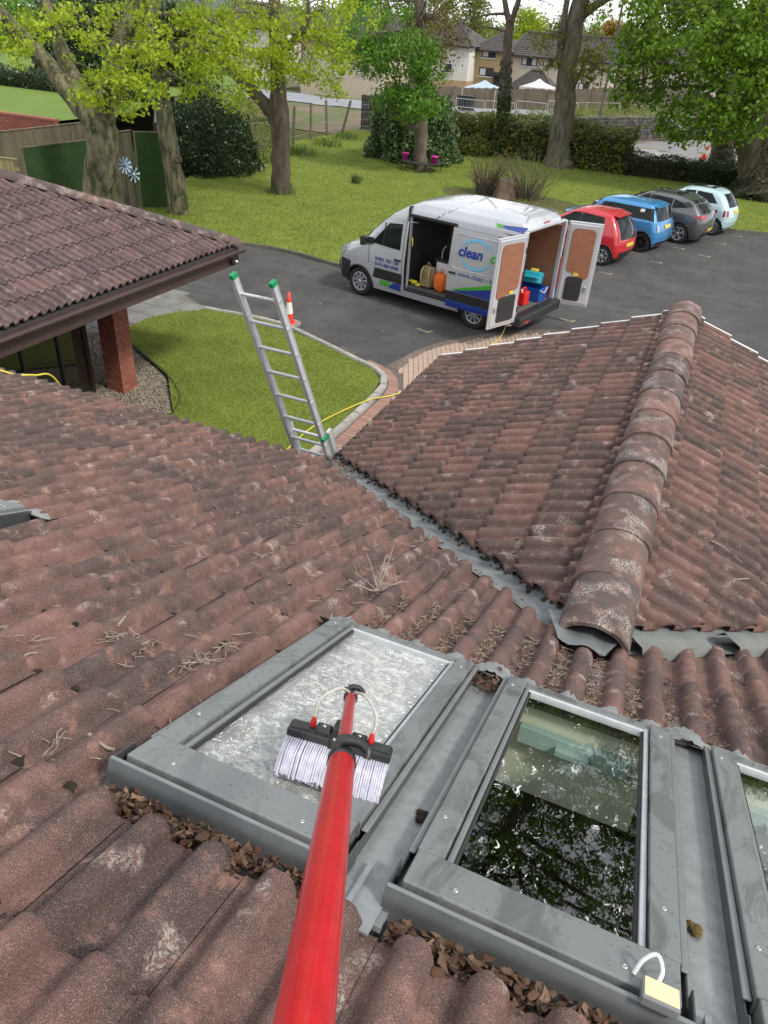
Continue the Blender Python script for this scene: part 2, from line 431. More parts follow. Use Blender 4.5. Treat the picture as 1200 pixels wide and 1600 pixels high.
def blades(name, poly, n, z, h, wid, rg, near=None):
    P = sample_poly(poly, n, rg)
    if near: 
        d = np.hypot(P[:, 0], P[:, 1]); keep = rg.random(len(P)) < np.clip(near/d, .25, 1)**1.5; P = P[keep]
    n = len(P); a = rg.random(n)*math.pi*2; hh = h*(.5+rg.random(n)); ww = wid*(.7+.6*rg.random(n))
    b = np.stack([P[:, 0], P[:, 1], np.full(n, z)], 1); dx = np.stack([np.cos(a), np.sin(a), 0*a], 1)*ww[:, None]
    tip = b+np.stack([(rg.random(n)-.5)*h*1.6, (rg.random(n)-.5)*h*1.6, hh], 1)
    V = np.stack([b-dx, b+dx, tip], 1).reshape(-1, 3)
    o = raw(name, V, np.arange(n*3).reshape(-1, 3), M_blade); return o
tag(blades('lawn_grass', LAWN1, 120000, .05, .026, .009, np.random.default_rng(1)), 'short mown grass of the small lawn inside the pale kerb', 'grass', kind='stuff')
tag(blades('lawn_grass', LAWN2, 420000, .04, .05, .014, np.random.default_rng(2), 26), 'mown grass of the large lawn behind the van and cars', 'grass', kind='stuff')

# kerbs
def kerb(name, line, step, wid, z0, z1, mat):
    root = empty(name); root['kind'] = 'structure'
    pts = resample(line, step); n = len(pts)
    for i in range(n-1):
        a, b = pts[i], pts[i+1]
        def nrm(j):
            t = (pts[min(j+1, n-1)]-pts[max(j-1, 0)]).normalized(); return Vector((-t.y, t.x, 0))*wid/2
        g = (b-a).normalized()*.004
        p = [a+g-nrm(i), b-g-nrm(i+1), b-g+nrm(i+1), a+g+nrm(i)]
        bm = bmesh.new(); vs = [bm.verts.new((q.x, q.y, z)) for z in (z0, z1) for q in p]
        for f in ((3,2,1,0),(4,5,6,7),(0,1,5,4),(1,2,6,5),(2,3,7,6),(3,0,4,7)): bm.faces.new([vs[k] for k in f])
        bmesh.ops.recalc_face_normals(bm, faces=bm.faces)
        bmesh.ops.bevel(bm, geom=[e for e in bm.edges if min(v.co.z for v in e.verts) > z1-.001], offset=.018, segments=2, affect='EDGES')
        me = bpy.data.meshes.new('kerb_stone'); bm.to_mesh(me); bm.free(); me.materials.append(mat)
        link(bpy.data.objects.new('kerb_stone', me), root)
    return root
KERB1 = [(-9.95, 13.5), (-8.19, 13.59), (-6.81, 13.1), (-5.75, 12.62), (-5.15, 12.37), (-4.8, 11.95), (-4.68, 11.2), (-4.66, 9), (-4.66, 5.9)]
kerb('lawn_kerb', KERB1, .45, .13, -.05, .085, M_conc)
kerb('lawn_edging', DRIVE_N, .9, .1, -.05, .08, pm('edging_dark', (.16, .14, .11), (.10, .09, .07), 5, .9, .4, 60, .006, rnd=.1))

# block paving
paving = sheet('paving_bed', [(-5.1, 12.75), (-4.9, 13.8), (-4.45, 14.85), (-3.7, 15.9), (-2.6, 16.8), (-1.0, 17.3), (1.5, 17.3), (1.5, 8.4), (-4.58, 8.4), (-4.6, 11.6)], .004, pm('joint_sand', (.13, .11, .09), (.09, .075, .06), 20, .95))
pv = box_mesh('paver', .194, .094, .03, .006); pr = box_mesh('red_paver', .2, .095, .03, .006)
edge = resample([(-5.0, 12.72), (-4.9, 13.8), (-4.45, 14.85), (-3.7, 15.9), (-2.6, 16.8), (-1.0, 17.3), (1.5, 17.3)], .104)
EP = [(-4.95, 13.1), (-4.8, 13.75), (-4.3, 14.75), (-3.6, 15.75), (-2.55, 16.62), (-1.0, 17.1), (1.4, 17.1), (1.4, 8.6), (-4.34, 8.6), (-4.36, 11.5), (-4.5, 12.25), (-4.85, 12.7)]
items = []; ang = R(22)
for i in range(-70, 70):
    for j in range(-40, 60):
        x = i*.1; y = j*.2+(i % 2)*.1
        X = -3.5+x*math.cos(ang)-y*math.sin(ang); Y = 13+x*math.sin(ang)+y*math.cos(ang)
        if X > -2.2 and Y < 15.4: continue
        if X > .5: continue
        if not inpoly(np.array([(X, Y)]), EP)[0]: continue
        items.append((pv, Matrix.Translation((X, Y, .001+random.uniform(-.002, .002))) @ Matrix.Rotation(ang+math.pi/2+random.uniform(-.01, .01), 4, 'Z')))
place_pieces('paver', items, paving, M_pave, 300)
items = []
for i in range(len(edge)-1):
    a, b = edge[i], edge[i+1]; t = (b-a).normalized(); n = Vector((t.y, -t.x, 0)); c = a+n*.11
    items.append((pr, Matrix.Translation((c.x, c.y, .0025)) @ Matrix.Rotation(math.atan2(n.y, n.x), 4, 'Z')))
place_pieces('edge_paver', items, paving, pm('paver_dark', (.16, .12, .10), (.12, .09, .08), 8, .88, rnd=.12), 300)
items = []
kl = resample([(-5.5, 12.66), (-5.02, 12.42), (-4.66, 11.95), (-4.52, 11.2), (-4.5, 9), (-4.5, 8.4)], .104)
prr = box_mesh('soldier_paver', .2, .095, .03, .006)
for i in range(len(kl)-1):
    a, b = kl[i], kl[i+1]; t = (b-a).normalized(); n = Vector((-t.y, t.x, 0)); c = a+n*.03
    items.append((prr, Matrix.Translation((c.x, c.y, .004)) @ Matrix.Rotation(math.atan2(n.y, n.x), 4, 'Z')))
place_pieces('red_paver', items, paving, M_pavr, 300)

# slab path and gravel
path = sheet('path', [(-11.3, 14.3), (-9.98, 13.6), (-10.65, 12.3), (-10.6, 11.3), (-11.2, 10.95), (-15, 10.9), (-15, 14.3)], .01, pm('path_joint', (.14, .13, .11), None, rough=.95))
PP = [(-11.3, 14.2), (-10.1, 13.6), (-10.75, 12.3), (-10.7, 11.35), (-11.2, 11.0), (-14.8, 11.0), (-14.8, 14.2)]
sl = box_mesh('slab', .59, .59, .04, .008); items = []
for i in range(-2, 9):
    for j in range(-1, 8):
        X = -10.3-i*.6-(j % 2)*.3; Y = 11.0+j*.6
        if inpoly(np.array([(X, Y)]), PP)[0]: items.append((sl, Matrix.Translation((X, Y, .006+random.uniform(-.003, .003))) @ Matrix.Rotation(random.uniform(-.01, .01), 4, 'Z')))
place_pieces('slab', items, path, M_slab)
GR = [(-11.2, 10.95), (-10.5, 11.25), (-9.15, 10.45), (-8.35, 9.98), (-7.4, 8.9), (-7.05, 5.9), (-8.95, 5.6), (-8.95, 8.9), (-11.2, 8.9)]
sheet('gravel_bed', GR, .012, M_soil)
def gravel(name, poly, n, z, size, mat, rg):
    P = sample_poly(poly, n, rg); O = np.array([(1, 0, 0), (-1, 0, 0), (0, 1, 0), (0, -1, 0), (0, 0, 1), (0, 0, -1)], float)
    Fo = np.array([(0, 2, 4), (2, 1, 4), (1, 3, 4), (3, 0, 4), (2, 0, 5), (1, 2, 5), (3, 1, 5), (0, 3, 5)])
    s = size*(.5+rg.random((n, 1, 1))); q = O[None]*s*(.6+.8*rg.random((n, 6, 1)))*np.array([1, 1, .7])
    a = rg.random(n)*6.3; c, s2 = np.cos(a), np.sin(a)
    x = q[:, :, 0]*c[:, None]-q[:, :, 1]*s2[:, None]; y = q[:, :, 0]*s2[:, None]+q[:, :, 1]*c[:, None]
    V = np.stack([x+P[:, :1], y+P[:, 1:2], q[:, :, 2]+z+rg.random((n, 1))*.012], 2).reshape(-1, 3)
    return raw(name, V, (Fo[None]+6*np.arange(n)[:, None, None]).reshape(-1, 3), mat)
M_grav = leaf_mat('gravel_stone', [(.23, .195, .14), (.33, .29, .22), (.16, .135, .10), (.42, .38, .31)], .02, .8)
tag(gravel('gravel', GR, 26000, .012, .016, M_grav, np.random.default_rng(3)), 'pale buff gravel around the brick pillar by the patio doors', 'gravel', kind='stuff')
kerb('gravel_edging', [(-7.1, 6.0), (-7.32, 8.9), (-8.28, 10.0), (-9.15, 10.5), (-10.5, 11.3)], .4, .04, -.02, .075, M_brownd)
# painted parking marks
my = pm('marking_yellow', (.36, .32, .20), (.16, .145, .10), 9, .85)
for (x, y) in [(-2.38, 22.69), (-1.16, 25.06), (.18, 27.02), (-.68, 27.59), (.59, 29.35), (1.1, 31.2), (-7.95, 17.1), (-5.2, 15.05), (-2.5, 17.7)]:
    m = MB(); m.M = Matrix.Translation((x, y, .005)) @ Matrix.Rotation(R(-18), 4, 'Z') @ Matrix.Diagonal((.75, .75, 1, 1))
    m.add([(-.24, -.04, 0), (.24, -.04, 0), (.24, .04, 0), (-.24, .04, 0)], [(0, 1, 2, 3)]); m.add([(.14, .04, 0), (.24, .04, 0), (.24, .2, 0), (.14, .2, 0)], [(0, 1, 2, 3)])
    m.build('parking_mark', my, drive)
# fallen litter on the drive
m = MB()
for k in range(70):
    x, y = random.uniform(-11, 1), random.uniform(13.6, 31); a = random.random()*6
    if inpoly(np.array([(x, y)]), LAWN1)[0]: continue
    m.M = Matrix.Translation((x, y, .006)) @ Matrix.Rotation(a, 4, 'Z'); s = random.uniform(.01, .03)
    m.add([(-s, 0, 0), (0, -s*.5, .003), (s, 0, .006), (0, s*.5, .002)], [(0, 1, 2, 3)])
tag(m.build('petal_litter', pm('petal', (.5, .47, .38), None, rough=.8)), 'pale petals and leaf bits scattered on the dark driveway', 'litter', kind='stuff')

# ------------------------------------------------------------------ far ground: bank, street, service road, hill
WA, WB = Vector((-9.6, 54.2)), Vector((0.2, 71.5))
def bank_h(x, y):
    base = float(np.interp(x, [-60, -34, -24, -14, -6, 0, 12, 40], [.0, .0, .1, .7, 1.5, 1.8, 1.9, 1.9]))
    d = WB-WA; t = Vector((x-WA.x, y-WA.y)); side = (d.x*t.y-d.y*t.x)/d.length
    k = min(max((y-47)/14, 0), 1); k = k*k*(3-2*k)
    if x > -10.5: k = min(max((side-.85)/2.5, 0), 1)*.35+(.65 if side > .85 else 0) 
    h = base*k
    if x > -10.5 and side > .85: h = max(h, 1.15)
    h += .95*math.exp(-((x+15.5)/4.5)**2-((y-55)/3.2)**2)+.5*math.exp(-((x+11.5)/2)**2-((y-53.5)/2)**2)*(1 if side > .85 else 0)
    h += .15*noise.noise((x*.4, y*.4, 0))*min(1, max(0, (y-50)/6))
    return h-.02
xs = np.arange(-60, 41, .8); ys = np.arange(45, 84, .8)
P = [[(x, y, bank_h(x, y)-.0) for x in xs] for y in ys]
def bankmat():
    N = NM('bank'); s = N.ramp(N.noise(.22, 4, .6), .50, .58)
    g = N.mix(N.ramp(N.noise(1.6, 5, .65), .4, .65), (.085, .115, .03), (.15, .15, .06))
    N.set(Base_Color=N.mix(s, g, (.19, .135, .09)), Roughness=.95, Normal=N.bump(N.noise(5, 6, .7), 1, .12)); return N.m
bank = MB().grid(P).build('grass_bank', bankmat(), fix=False); bank['kind'] = 'structure'
road = sheet('service_road', [(-9.3, 45.5), (14, 45.5), (14, 78), (.3, 71.2), (-8.9, 54.6)], .03, pm('road_grey', (.17, .165, .155), (.22, .215, .20), 1.2, .85, .3, 80, .005))
sheet('road_puddle', [(-4.9+1.3*math.cos(a)*(1+.2*math.sin(3*a)), 54.4+1.7*math.sin(a)) for a in [k*.393 for k in range(16)]], .034, pm('road_dust', (.42, .40, .37), (.16, .155, .15), 1.6, .5), road)
sheet('road_patch', [(-5.4+.75*math.cos(a)*(1+.2*math.sin(2*a)), 54.0+.7*math.sin(a)) for a in [k*.524 for k in range(12)]], .038, pm('tar_patch', (.025, .024, .023), None, rough=.5), road)
st = MB(); rows = [[(x, y, bank_h(x, y)+.06) for x in np.arange(-60, -12.9, 1.0)] for y in (60.5, 62.5, 64.5, 66.5, 68.5)]
o = st.grid(rows).build('street', pm('street_grey', (.27, .28, .30), (.22, .23, .245), .6, .85), fix=False); o['kind'] = 'structure'
hill = MB(); rows = []
for j, (y, k) in enumerate([(2400, 0), (2700, .45), (3000, 1.0), (3400, .8)]):
    rows.append([(x, y, -5+k*(52+26*math.sin(x*.0021+.6)+12*math.sin(x*.0057)+10*noise.noise((x*.01, j, 0)))) for x in range(-3400, 2600, 90)])
o = hill.grid(rows).build('hill', pm('hill_green', (.075, .10, .075), (.06, .075, .065), .004, .95), fix=False); o['kind'] = 'structure'
# ------------------------------------------------------------------ bungalow: roofs
a_ = R(22.6); ca, sa, ta = math.cos(a_), math.sin(a_), math.tan(a_); D = 1.05
def frame(x, y, z, o): return Matrix(((x[0], y[0], z[0], o[0]), (x[1], y[1], z[1], o[1]), (x[2], y[2], z[2], o[2]), (0, 0, 0, 1)))
nA = Vector((0, sa, ca)); MA = frame((1, 0, 0), (0, ca, -sa), nA, CAM-nA*D)
RX, RZ, RY0, RY1 = .03, 3.30, 2.77, 8.30        # wing ridge
MBL = frame((0, 1, 0), (-ca, 0, -sa), (-sa, 0, ca), (RX, 0, RZ))
MBR = frame((0, -1, 0), (ca, 0, -sa), (sa, 0, ca), (RX, 0, RZ))
kc = .44; ac = math.atan(kc); cc, sc = math.cos(ac), math.sin(ac)
CX, CZ, CY = -7.45, 2.29, 11.2                  # porch wing eave and corner
CW = 4.2
MC = frame((0, -1, 0), (cc, 0, -sc), (sc, 0, cc), (CX-CW, 0, CZ+kc*CW))
house = empty('bungalow', (0, 4, 0)); tag(house, 'bungalow with brown tiled roofs and grey roof windows under the red cleaning pole', 'house')
hi = house.matrix_world.inverted() if False else Matrix.Translation((0, -4, 0))
house.location = (0, 0, 0)

def tile_mesh(var, seed):
    rg = random.Random(seed); W_, Ln, th, h = .2995, .42, .028, .049
    xs = [0.0, .012]
    for c in (.075, .225):
        xs += [c+.043*t for t in (-1.0, -.88, -.68, -.42, -.14, .14, .42, .68, .88, 1.0)]
    xs += [.288, W_]; xs = sorted(set(xs))
    def z(x):
        best = 0
        for c in (.075, .225):
            t = abs(x-c)/.043
            if t < 1: best = h*(1-t**2.5)**.66
        return best - (.004 if x < .006 else 0)
    ys = [0, .14, .30, .39, .414, Ln]
    V, Fs, S = [], [], []
    ph = rg.random()*9
    for y in ys:
        for x in xs:
            dz = .0016*math.sin(x*23+ph+y*7)+.001*rg.uniform(-1, 1)
            dy = rg.uniform(-.006, .004)*(1 if y == Ln else .6 if y > .38 else 0)
            V.append((x, y+dy, z(x)+dz-(.004 if y == Ln else 0)))
    n = len(xs)
    for j in range(len(ys)-1):
        for i in range(n-1): Fs.append((j*n+i, j*n+i+1, (j+1)*n+i+1, (j+1)*n+i)); S.append(True)
    # tail face, sides
    b = len(V); last = (len(ys)-1)*n
    for i in range(n): x, y, zz = V[last+i]; V.append((x, y, zz))
    for i in range(n): x, y, zz = V[last+i]; V.append((x, y-.004, zz-th))
    for i in range(n-1): Fs.append((b+i, b+i+1, b+n+i+1, b+n+i)); S.append(False)
    for i, x in ((0, 0.0), (n-1, W_)):
        b2 = len(V)
        V += [(x, 0, V[i][2]), (x, Ln, V[last+i][2]), (x, Ln, V[last+i][2]-th), (x, 0, V[i][2]-th)]
        Fs.append((b2, b2+1, b2+2, b2+3) if i == 0 else (b2+3, b2+2, b2+1, b2)); S.append(False)
    me = bpy.data.meshes.new('roof_tile'); me.from_pydata(V, [], Fs); me.polygons.foreach_set('use_smooth', S)
    bm = bmesh.new(); bm.from_mesh(me)
    for f in bm.faces:
        if f.smooth and f.normal.z < 0: f.normal_flip()
    bm.to_mesh(me); bm.free(); return me
def make_variants(mat):
    r = []
    for k in range(7):
        me = tile_mesh(k, 50+k); me.materials.append(mat); r.append(me)
    return r
TILT = math.atan(.031/.33)
def lay(M, x0, x1, tails, h, variants, keep):
    """keep(xc, yc) -> None to drop, [] whole, or list of (point, normal) planes to cut with (local x,y), normal pointing outwards"""
    res = []
    n = int(round((x1-x0)/.30))
    for t in tails:
        for i in range(n):
            u = x0+i*.30
            cor = [(u, t-.42), (u+.3, t-.42), (u+.3, t), (u, t)]
            Lm = Matrix.Translation((u+random.uniform(-.0015, .0015), t-.42+random.uniform(-.004, .004), h-.004+random.uniform(0, .004))) @ Matrix.Rotation(TILT, 4, 'X') @ Matrix.Rotation(random.uniform(-.006, .006), 4, 'Z') @ Matrix.Rotation(random.uniform(-.006, .006), 4, 'Y')
            me = variants[random.randrange(7)]
            for kp in keep(u+.15, t-.18, cor):
                cuts = []
                for (p, nn) in kp:
                    dd = [(c[0]-p[0])*nn[0]+(c[1]-p[1])*nn[1] for c in cor]
                    if min(dd) > -.01: cuts = None; break
                    if max(dd) > 0: cuts.append((p, nn))
                if cuts is None: continue
                if not cuts: res.append((me, M @ Lm)); continue
                bm = bmesh.new(); bm.from_mesh(me); bm.transform(Lm)
                for p, nn in cuts:
                    bmesh.ops.bisect_plane(bm, geom=list(bm.verts)+list(bm.edges)+list(bm.faces), plane_co=(p[0], p[1], 0), plane_no=(nn[0], nn[1], 0), clear_outer=True)
                if len(bm.faces) < 2: bm.free(); continue
                # close the sawn edge with a thin face
                be = [e for e in bm.edges if e.is_boundary and all(min(abs((v.co.x-p[0])*nn[0]+(v.co.y-p[1])*nn[1]) for p, nn in cuts) < 1e-4 for v in e.verts)]
                if be:
                    ex = bmesh.ops.extrude_edge_only(bm, edges=be)['geom']
                    for v in ex:
                        if isinstance(v, bmesh.types.BMVert): v.co.z -= .02
                bm.transform(Lm.inverted())
                m2 = bpy.data.meshes.new('cut_tile'); bm.to_mesh(m2); bm.free(); m2.materials.append(me.materials[0])
                res.append((m2, M @ Lm))
    return res
VA, VC = make_variants(T_A), make_variants(T_C)
SKY = [(-.630, 1.262, 2.575), (.065, 1.262, 2.575), (.760, 1.262, 2.575), (-2.79, 1.262, 2.575)]   # centre u, near edge s, far edge s
HW = .30
HOLES = [(SKY[0][0]-HW-.012, SKY[2][0]+HW+.012, SKY[0][1]-.03, SKY[0][2]+.065), (SKY[3][0]-HW-.012, SKY[3][0]+HW+.012, SKY[3][1]-.03, SKY[3][2]+.065)]
def keepA(x, y, cor):
    """returns the pieces of a tile that remain, each a list of cuts"""
    cuts = []
    Y = y*ca-D*sa; q = math.hypot(1, ca)
    if Y > RY0-.6:      # valleys of the wing
        if x < RX: cuts.append(((0, (RX+RY0-.19+D*sa)/ca), (1/q, ca/q)))
        else: cuts.append(((0, (RY0-RX-.17+D*sa)/ca), (-1/q, ca/q)))
    if x < -6.6 and Y > 3.6:   # under the porch wing
        cuts.append(((-7.5, (5.15+D*sa)/ca), (-.72, .69)))
    x0, x1, y0, y1 = cor[0][0], cor[1][0], cor[0][1], cor[2][1]
    for (l, r_, n_, f_) in HOLES:
        if x1 <= l or x0 >= r_ or y1 <= n_ or y0 >= f_: continue
        pcs = []
        if x0 < l: pcs.append(cuts+[((l, 0), (1, 0))])
        if x1 > r_: pcs.append(cuts+[((r_, 0), (-1, 0))])
        mid = ([((l, 0), (-1, 0))] if x0 < l else [])+([((r_, 0), (1, 0))] if x1 > r_ else [])
        if y0 < n_: pcs.append(cuts+mid+[((0, n_), (0, 1))])
        if y1 > f_: pcs.append(cuts+mid+[((0, f_), (0, -1))])
        return pcs
    return [cuts]
def line_cut(p, nx, ny):
    l = math.hypot(nx, ny); return (p, (nx/l, ny/l))
EAVE_S = 6.19
tailsA = [1.21+.33*k for k in range(-5, 16)]
tiles = lay(MA, -7.715, 3.4, tailsA, -.082, VA, keepA)
BE = 2.86
def keepBL(x, y, cor): return [[line_cut((RY0+.06, 0), -1, ca), ((0, .05), (0, -1))]]
tb = [BE-.33*k for k in range(0, 9)]
tiles += lay(MBL, 2.64, 8.35, tb, -.030, VA, keepBL)
def keepBR(x, y, cor): return [[line_cut((-(RY0+.06), 0), 1, ca), ((0, .05), (0, -1))]]
tiles += lay(MBR, -8.34, -2.5, [BE-.33*k for k in range(0, 9)], -.030, VA, keepBR)
CS = CW/cc
def keepC(x, y, cor):  # hip line: Y < CY-(CX - X) ; local x=-Y, local y = (X-(CX-CW))/cc
    return [[line_cut((-(CY-CW), 0), -1, -cc), line_cut((-(5.2-1.057*CW), 0), 1, -1.057*cc)]]
tiles += lay(MC, -11.25, -.4, [CS-.33*k for k in range(0, 13)], -.030, VC, keepC)
place_pieces('roof_tile', tiles, house, None, 300, 'roof_tiles')
# the joined rest carries both looks
ro = bpy.data.objects.get('roof_tiles')
if ro:
    ro.data.materials.append(T_A); ro.data.materials.append(T_C)
    mi = [1 if p.center.x < -7.3 and p.center.y > 4.6 and p.center.z > 2.2+.0 and p.center.x+p.center.y*0 < CX+.1 and (p.center.z > 4.463-.4163*p.center.y+.02) else 0 for p in ro.data.polygons]
    ro.data.polygons.foreach_set('material_index', mi)

# roof decks under the tiles, walls
M_deck = pm('roof_felt', (.03, .028, .026), None, rough=.95)
m = MB()
def A(u, s, h=0): return MA @ Vector((u, s, h))
def deckA(u0, u1, s0, s1, h=-.125): m.add([A(u0, s0, h), A(u1, s0, h), A(u1, s1, h), A(u0, s1, h)], [(0, 3, 2, 1)])
deckA(-8.2, 3.6, -1.6, 1.24); deckA(-8.2, -3.1, 1.24, 2.60); deckA(-2.48, -.945, 1.24, 2.60); deckA(1.075, 3.6, 1.24, 2.60); deckA(-8.2, 3.6, 2.60, 3.35)
sV = lambda Y: (Y+D*sa)/ca
m.add([A(-8.2, 3.35, -.125), A(RX, 3.35, -.125), A(RX-2.68, 6.17, -.125), A(-8.2, 6.17, -.125)], [(0, 3, 2, 1)])
m.add([A(RX, 3.35, -.125), A(3.6, 3.35, -.125), A(3.6, 6.17, -.125), A(RX+2.68, 6.17, -.125)], [(0, 3, 2, 1)])
def BLp(y, s, h=-.06): return MBL @ Vector((y, s, h))
def BRp(y, s, h=-.06): return MBR @ Vector((-y, s, h))
m.add([BLp(RY0, 0), BLp(8.32, 0), BLp(8.32, BE-.05), BLp(RY0+2.6, BE-.05)], [(0, 1, 2, 3)])
m.add([BRp(RY0, 0), BRp(8.32, 0), BRp(8.32, BE-.05), BRp(RY0+2.6, BE-.05)], [(0, 1, 2, 3)])
def Cp(X, Y, h=-.06): return Vector((X, Y, CZ+kc*(CX-X)+h))
m.add([Cp(CX, CY), Cp(CX, 4.9), Cp(CX-CW, 1.0), Cp(CX-CW, CY-CW)], [(0, 1, 2, 3)])
m.add([(CX, CY, CZ-.05), (CX-CW, CY-CW, CZ+kc*CW-.05), (CX-2*CW, CY, CZ-.05)], [(0, 1, 2)])
m.add([(CX-CW, CY-CW, CZ+kc*CW-.05), (CX-CW, 1, CZ+kc*CW-.05), (CX-2*CW, 1, CZ-.05), (CX-2*CW, CY, CZ-.05)], [(0, 1, 2, 3)])
top = A(0, -1.6, -.125)
m.add([A(-8.2, -1.6, -.125), A(3.6, -1.6, -.125), (3.6, top.y-5, top.z-2.1), (-8.2, top.y-5, top.z-2.1)], [(0, 1, 2, 3)])
m.build('roof_deck', M_deck, house, fix=False)
M_bw = pm('brick_wall_far', (.30, .10, .065), (.24, .08, .055), 8, .9, .4, 60, .005)
m = MB(); m.box(-8.95, 3.4, -5.5, 4.75, 0, 2.05); m.box(-2.15, 2.2, 4.75, 8.0, 0, 2.0)
m.build('wall', M_bw, house)
m = MB(); m.add([(-2.15, 8.0, 2.0), (2.2, 8.0, 2.0), (RX, 8.0, 3.15), (-2.15, 8.2, 2.0), (2.2, 8.2, 2.0), (RX, 8.2, 3.15)], [(0, 1, 2), (3, 5, 4), (0, 2, 5, 3), (1, 4, 5, 2), (0, 3, 4, 1)]); m.build('gable_wall', M_bw, house)
# eaves of the main slope and of the wing: fascia + gutter
def gutter(p0, p1, outv, name_mat, r=.055):
    """half-round gutter from p0 to p1; outv points away from the wall"""
    p0, p1, o = Vector(p0), Vector(p1), Vector(outv); up = Vector((0, 0, 1)); m = MB(); rows = []
    for rr in (r, r-.006):
        for P in (p0, p1): rows.append([P+o*(-math.cos(t)*rr)-up*math.sin(t)*rr for t in [math.pi*k/10 for k in range(11)]])
    m.grid([rows[0], rows[1]]); m.grid([rows[3], rows[2]]); m.grid([[a for a in (rows[0][0], rows[2][0])], [rows[1][0], rows[3][0]]], False); m.grid([[rows[0][-1], rows[2][-1]], [rows[1][-1], rows[3][-1]]], False)
    return m
ea = A(0, EAVE_S, -.10)
gutter((-7.35, ea.y+.05, ea.z-.055), (-2.72, ea.y+.05, ea.z-.055), (0, 1, 0), None).build('gutter', M_brownd, house, fix=False)
m = MB(); m.box(-8.2, -2.4, ea.y-.05, ea.y-.02, ea.z-.26, ea.z-.015); m.box(-8.2, -2.3, 4.75, ea.y-.05, ea.z-.28, ea.z-.26); m.build('fascia', M_brownd, house)
eb = MBL @ Vector((0, BE, -.02))
gutter((eb.x-.045, 5.45, eb.z-.05), (eb.x-.045, 8.34, eb.z-.05), (-1, 0, 0), None).build('gutter', M_brownd, house, fix=False)
m = MB(); m.box(eb.x+.02, eb.x+.05, 5.3, 8.3, eb.z-.24, eb.z-.03); m.box(eb.x+.05, -2.15, 5.3, 8.3, eb.z-.26, eb.z-.24); m.build('fascia', M_brownd, house)
# verge: pale undercloak strips stepping with each course + barge board
for k, t in enumerate(tb):
    for Mx, sg in ((MBL, 1), (MBR, -1)):
        m = MB(); m.M = Mx
        y0, y1 = (8.345, 8.385) if sg == 1 else (-8.385, -8.345)
        m.M = Mx @ Matrix.Translation((0, t-.33, -.052)) @ Matrix.Rotation(TILT, 4, 'X')
        m.box(y0, y1, 0, .335, .0, .058); m.build('verge_strip', M_white, house)
for Mx, sg in ((MBL, 1), (MBR, -1)):
    m = MB(); m.M = Mx; y0, y1 = (8.29, 8.32) if sg == 1 else (-8.32, -8.29); m.box(y0, y1, .05, BE, -.24, -.065); m.build('barge_board', M_brownd, house)
# valley leads
def strip(pts_l, pts_c, pts_r): 
    m = MB(); m.grid([pts_l, pts_c, pts_r], True); return m
def vpt(side, t, off):
    # t metres along plan from the apex; off: sideways (plan) onto the main slope (-) or the wing (+)
    X = RX+side*t; Y = RY0+t
    return X, Y
for side in (-1, 1):
    L_, C_, R_ = [], [], []
    for k in range(20):
        t = -.05+2.8*k/19 if side < 0 else -.05+2.9*k/19
        X, Y = RX+side*t, RY0+t
        q = .10
        xa, ya = X+side*q*1.0, Y-q*1.0; xb, yb = X-side*q, Y+q
        w_ = .006*math.sin(k*2.1)
        L_.append((xa, ya, 4.463-.4163*ya-.062+w_)); C_.append((X, Y, 4.463-.4163*Y-.060)); R_.append((xb, yb, RZ-.4163*abs(xb-RX)-.036))
    strip(L_, C_, R_).build('valley_lead', M_lead, house, fix=False)
# lead saddle under the near end of the ridge, dressed over the tiles below
rows = []
for i in range(9):
    s = sV(RY0-.235+.05*i-.03*0)
    rows.append([A(RX+(.105+.012*i)*(j/8*2-1)*1.0-.04, s, -.012+.020*(.5+.5*math.cos(((RX+(.105+.012*i)*(j/8*2-1))-.05)/.15*2*math.pi))*(1-i/8)+.07*max(0, i/8-.45)*(1-abs(j/8*2-1))) for j in range(9)])
MB().grid(rows).build('lead_saddle', M_lead, house, fix=False)
# pale cement fillet along the right valley
for (t0, t1) in ((.12, .46), (.60, 1.5), (1.52, 2.6)):
    rows = []
    for k in range(9):
        t = t0+(t1-t0)*k/8; X, Y = RX+t+.05, RY0+t-.08
        z = 4.463-.4163*Y
        rows.append([(X+.07, Y-.055, z-.05), (X+.05, Y-.03, z+.005+.004*math.sin(k*3)), (X-.03, Y+.045, z+.012+.004*math.sin(k*2)), (X-.06, Y+.08, z-.05)])
    MB().grid(rows).build('cement_fillet', pm('fillet_cement', (.17, .18, .158), (.115, .122, .108), 6, .9, .8, 40, .004), house, fix=False)

# ridge tiles of the wing, hip tiles of the porch
def ridge_tile(Ln, r0_, r1_, flat=.8, drop=.03):
    m = MB(); rows = []; n = 14
    ysl = [0, .02, .05, Ln*.5, Ln]
    for y in ysl:
        rr = r0_+(r1_-r0_)*y/Ln+(.002 if y < .045 else 0)
        rows.append([(rr*math.cos(t), y, rr*math.sin(t)*flat+.0015*math.sin(t*9+y*30)-drop) for t in [math.pi*(k/n) for k in range(n+1)]])
    m.grid(rows)
    e = [(x*.86, y, (z+drop)*.86-drop) for x, y, z in rows[0]]; m.grid([rows[0], e], False)
    e2 = [(x*.86, y, (z+drop)*.86-drop) for x, y, z in rows[-1]]; m.grid([e2, rows[-1]], False)
    return m
NR = 13; LR = (8.40-2.70)/NR
for k in range(NR):
    m = ridge_tile(LR+.03, .174, .166, .76, .0)
    o = m.build('ridge_tile', T_R, house, fix=False)
    o.matrix_world = Matrix.Translation((RX+random.uniform(-.006, .006), 2.70+k*LR, RZ-.035+random.uniform(-.004, .004)+(.012 if k == 0 else 0))) @ Matrix.Rotation(random.uniform(-.015, .015), 4, 'Z') @ Matrix.Rotation(-.012, 4, 'X')
hd = Vector((-1, -1, kc)).normalized(); hl = Vector((CW, CW, CW*kc)).length
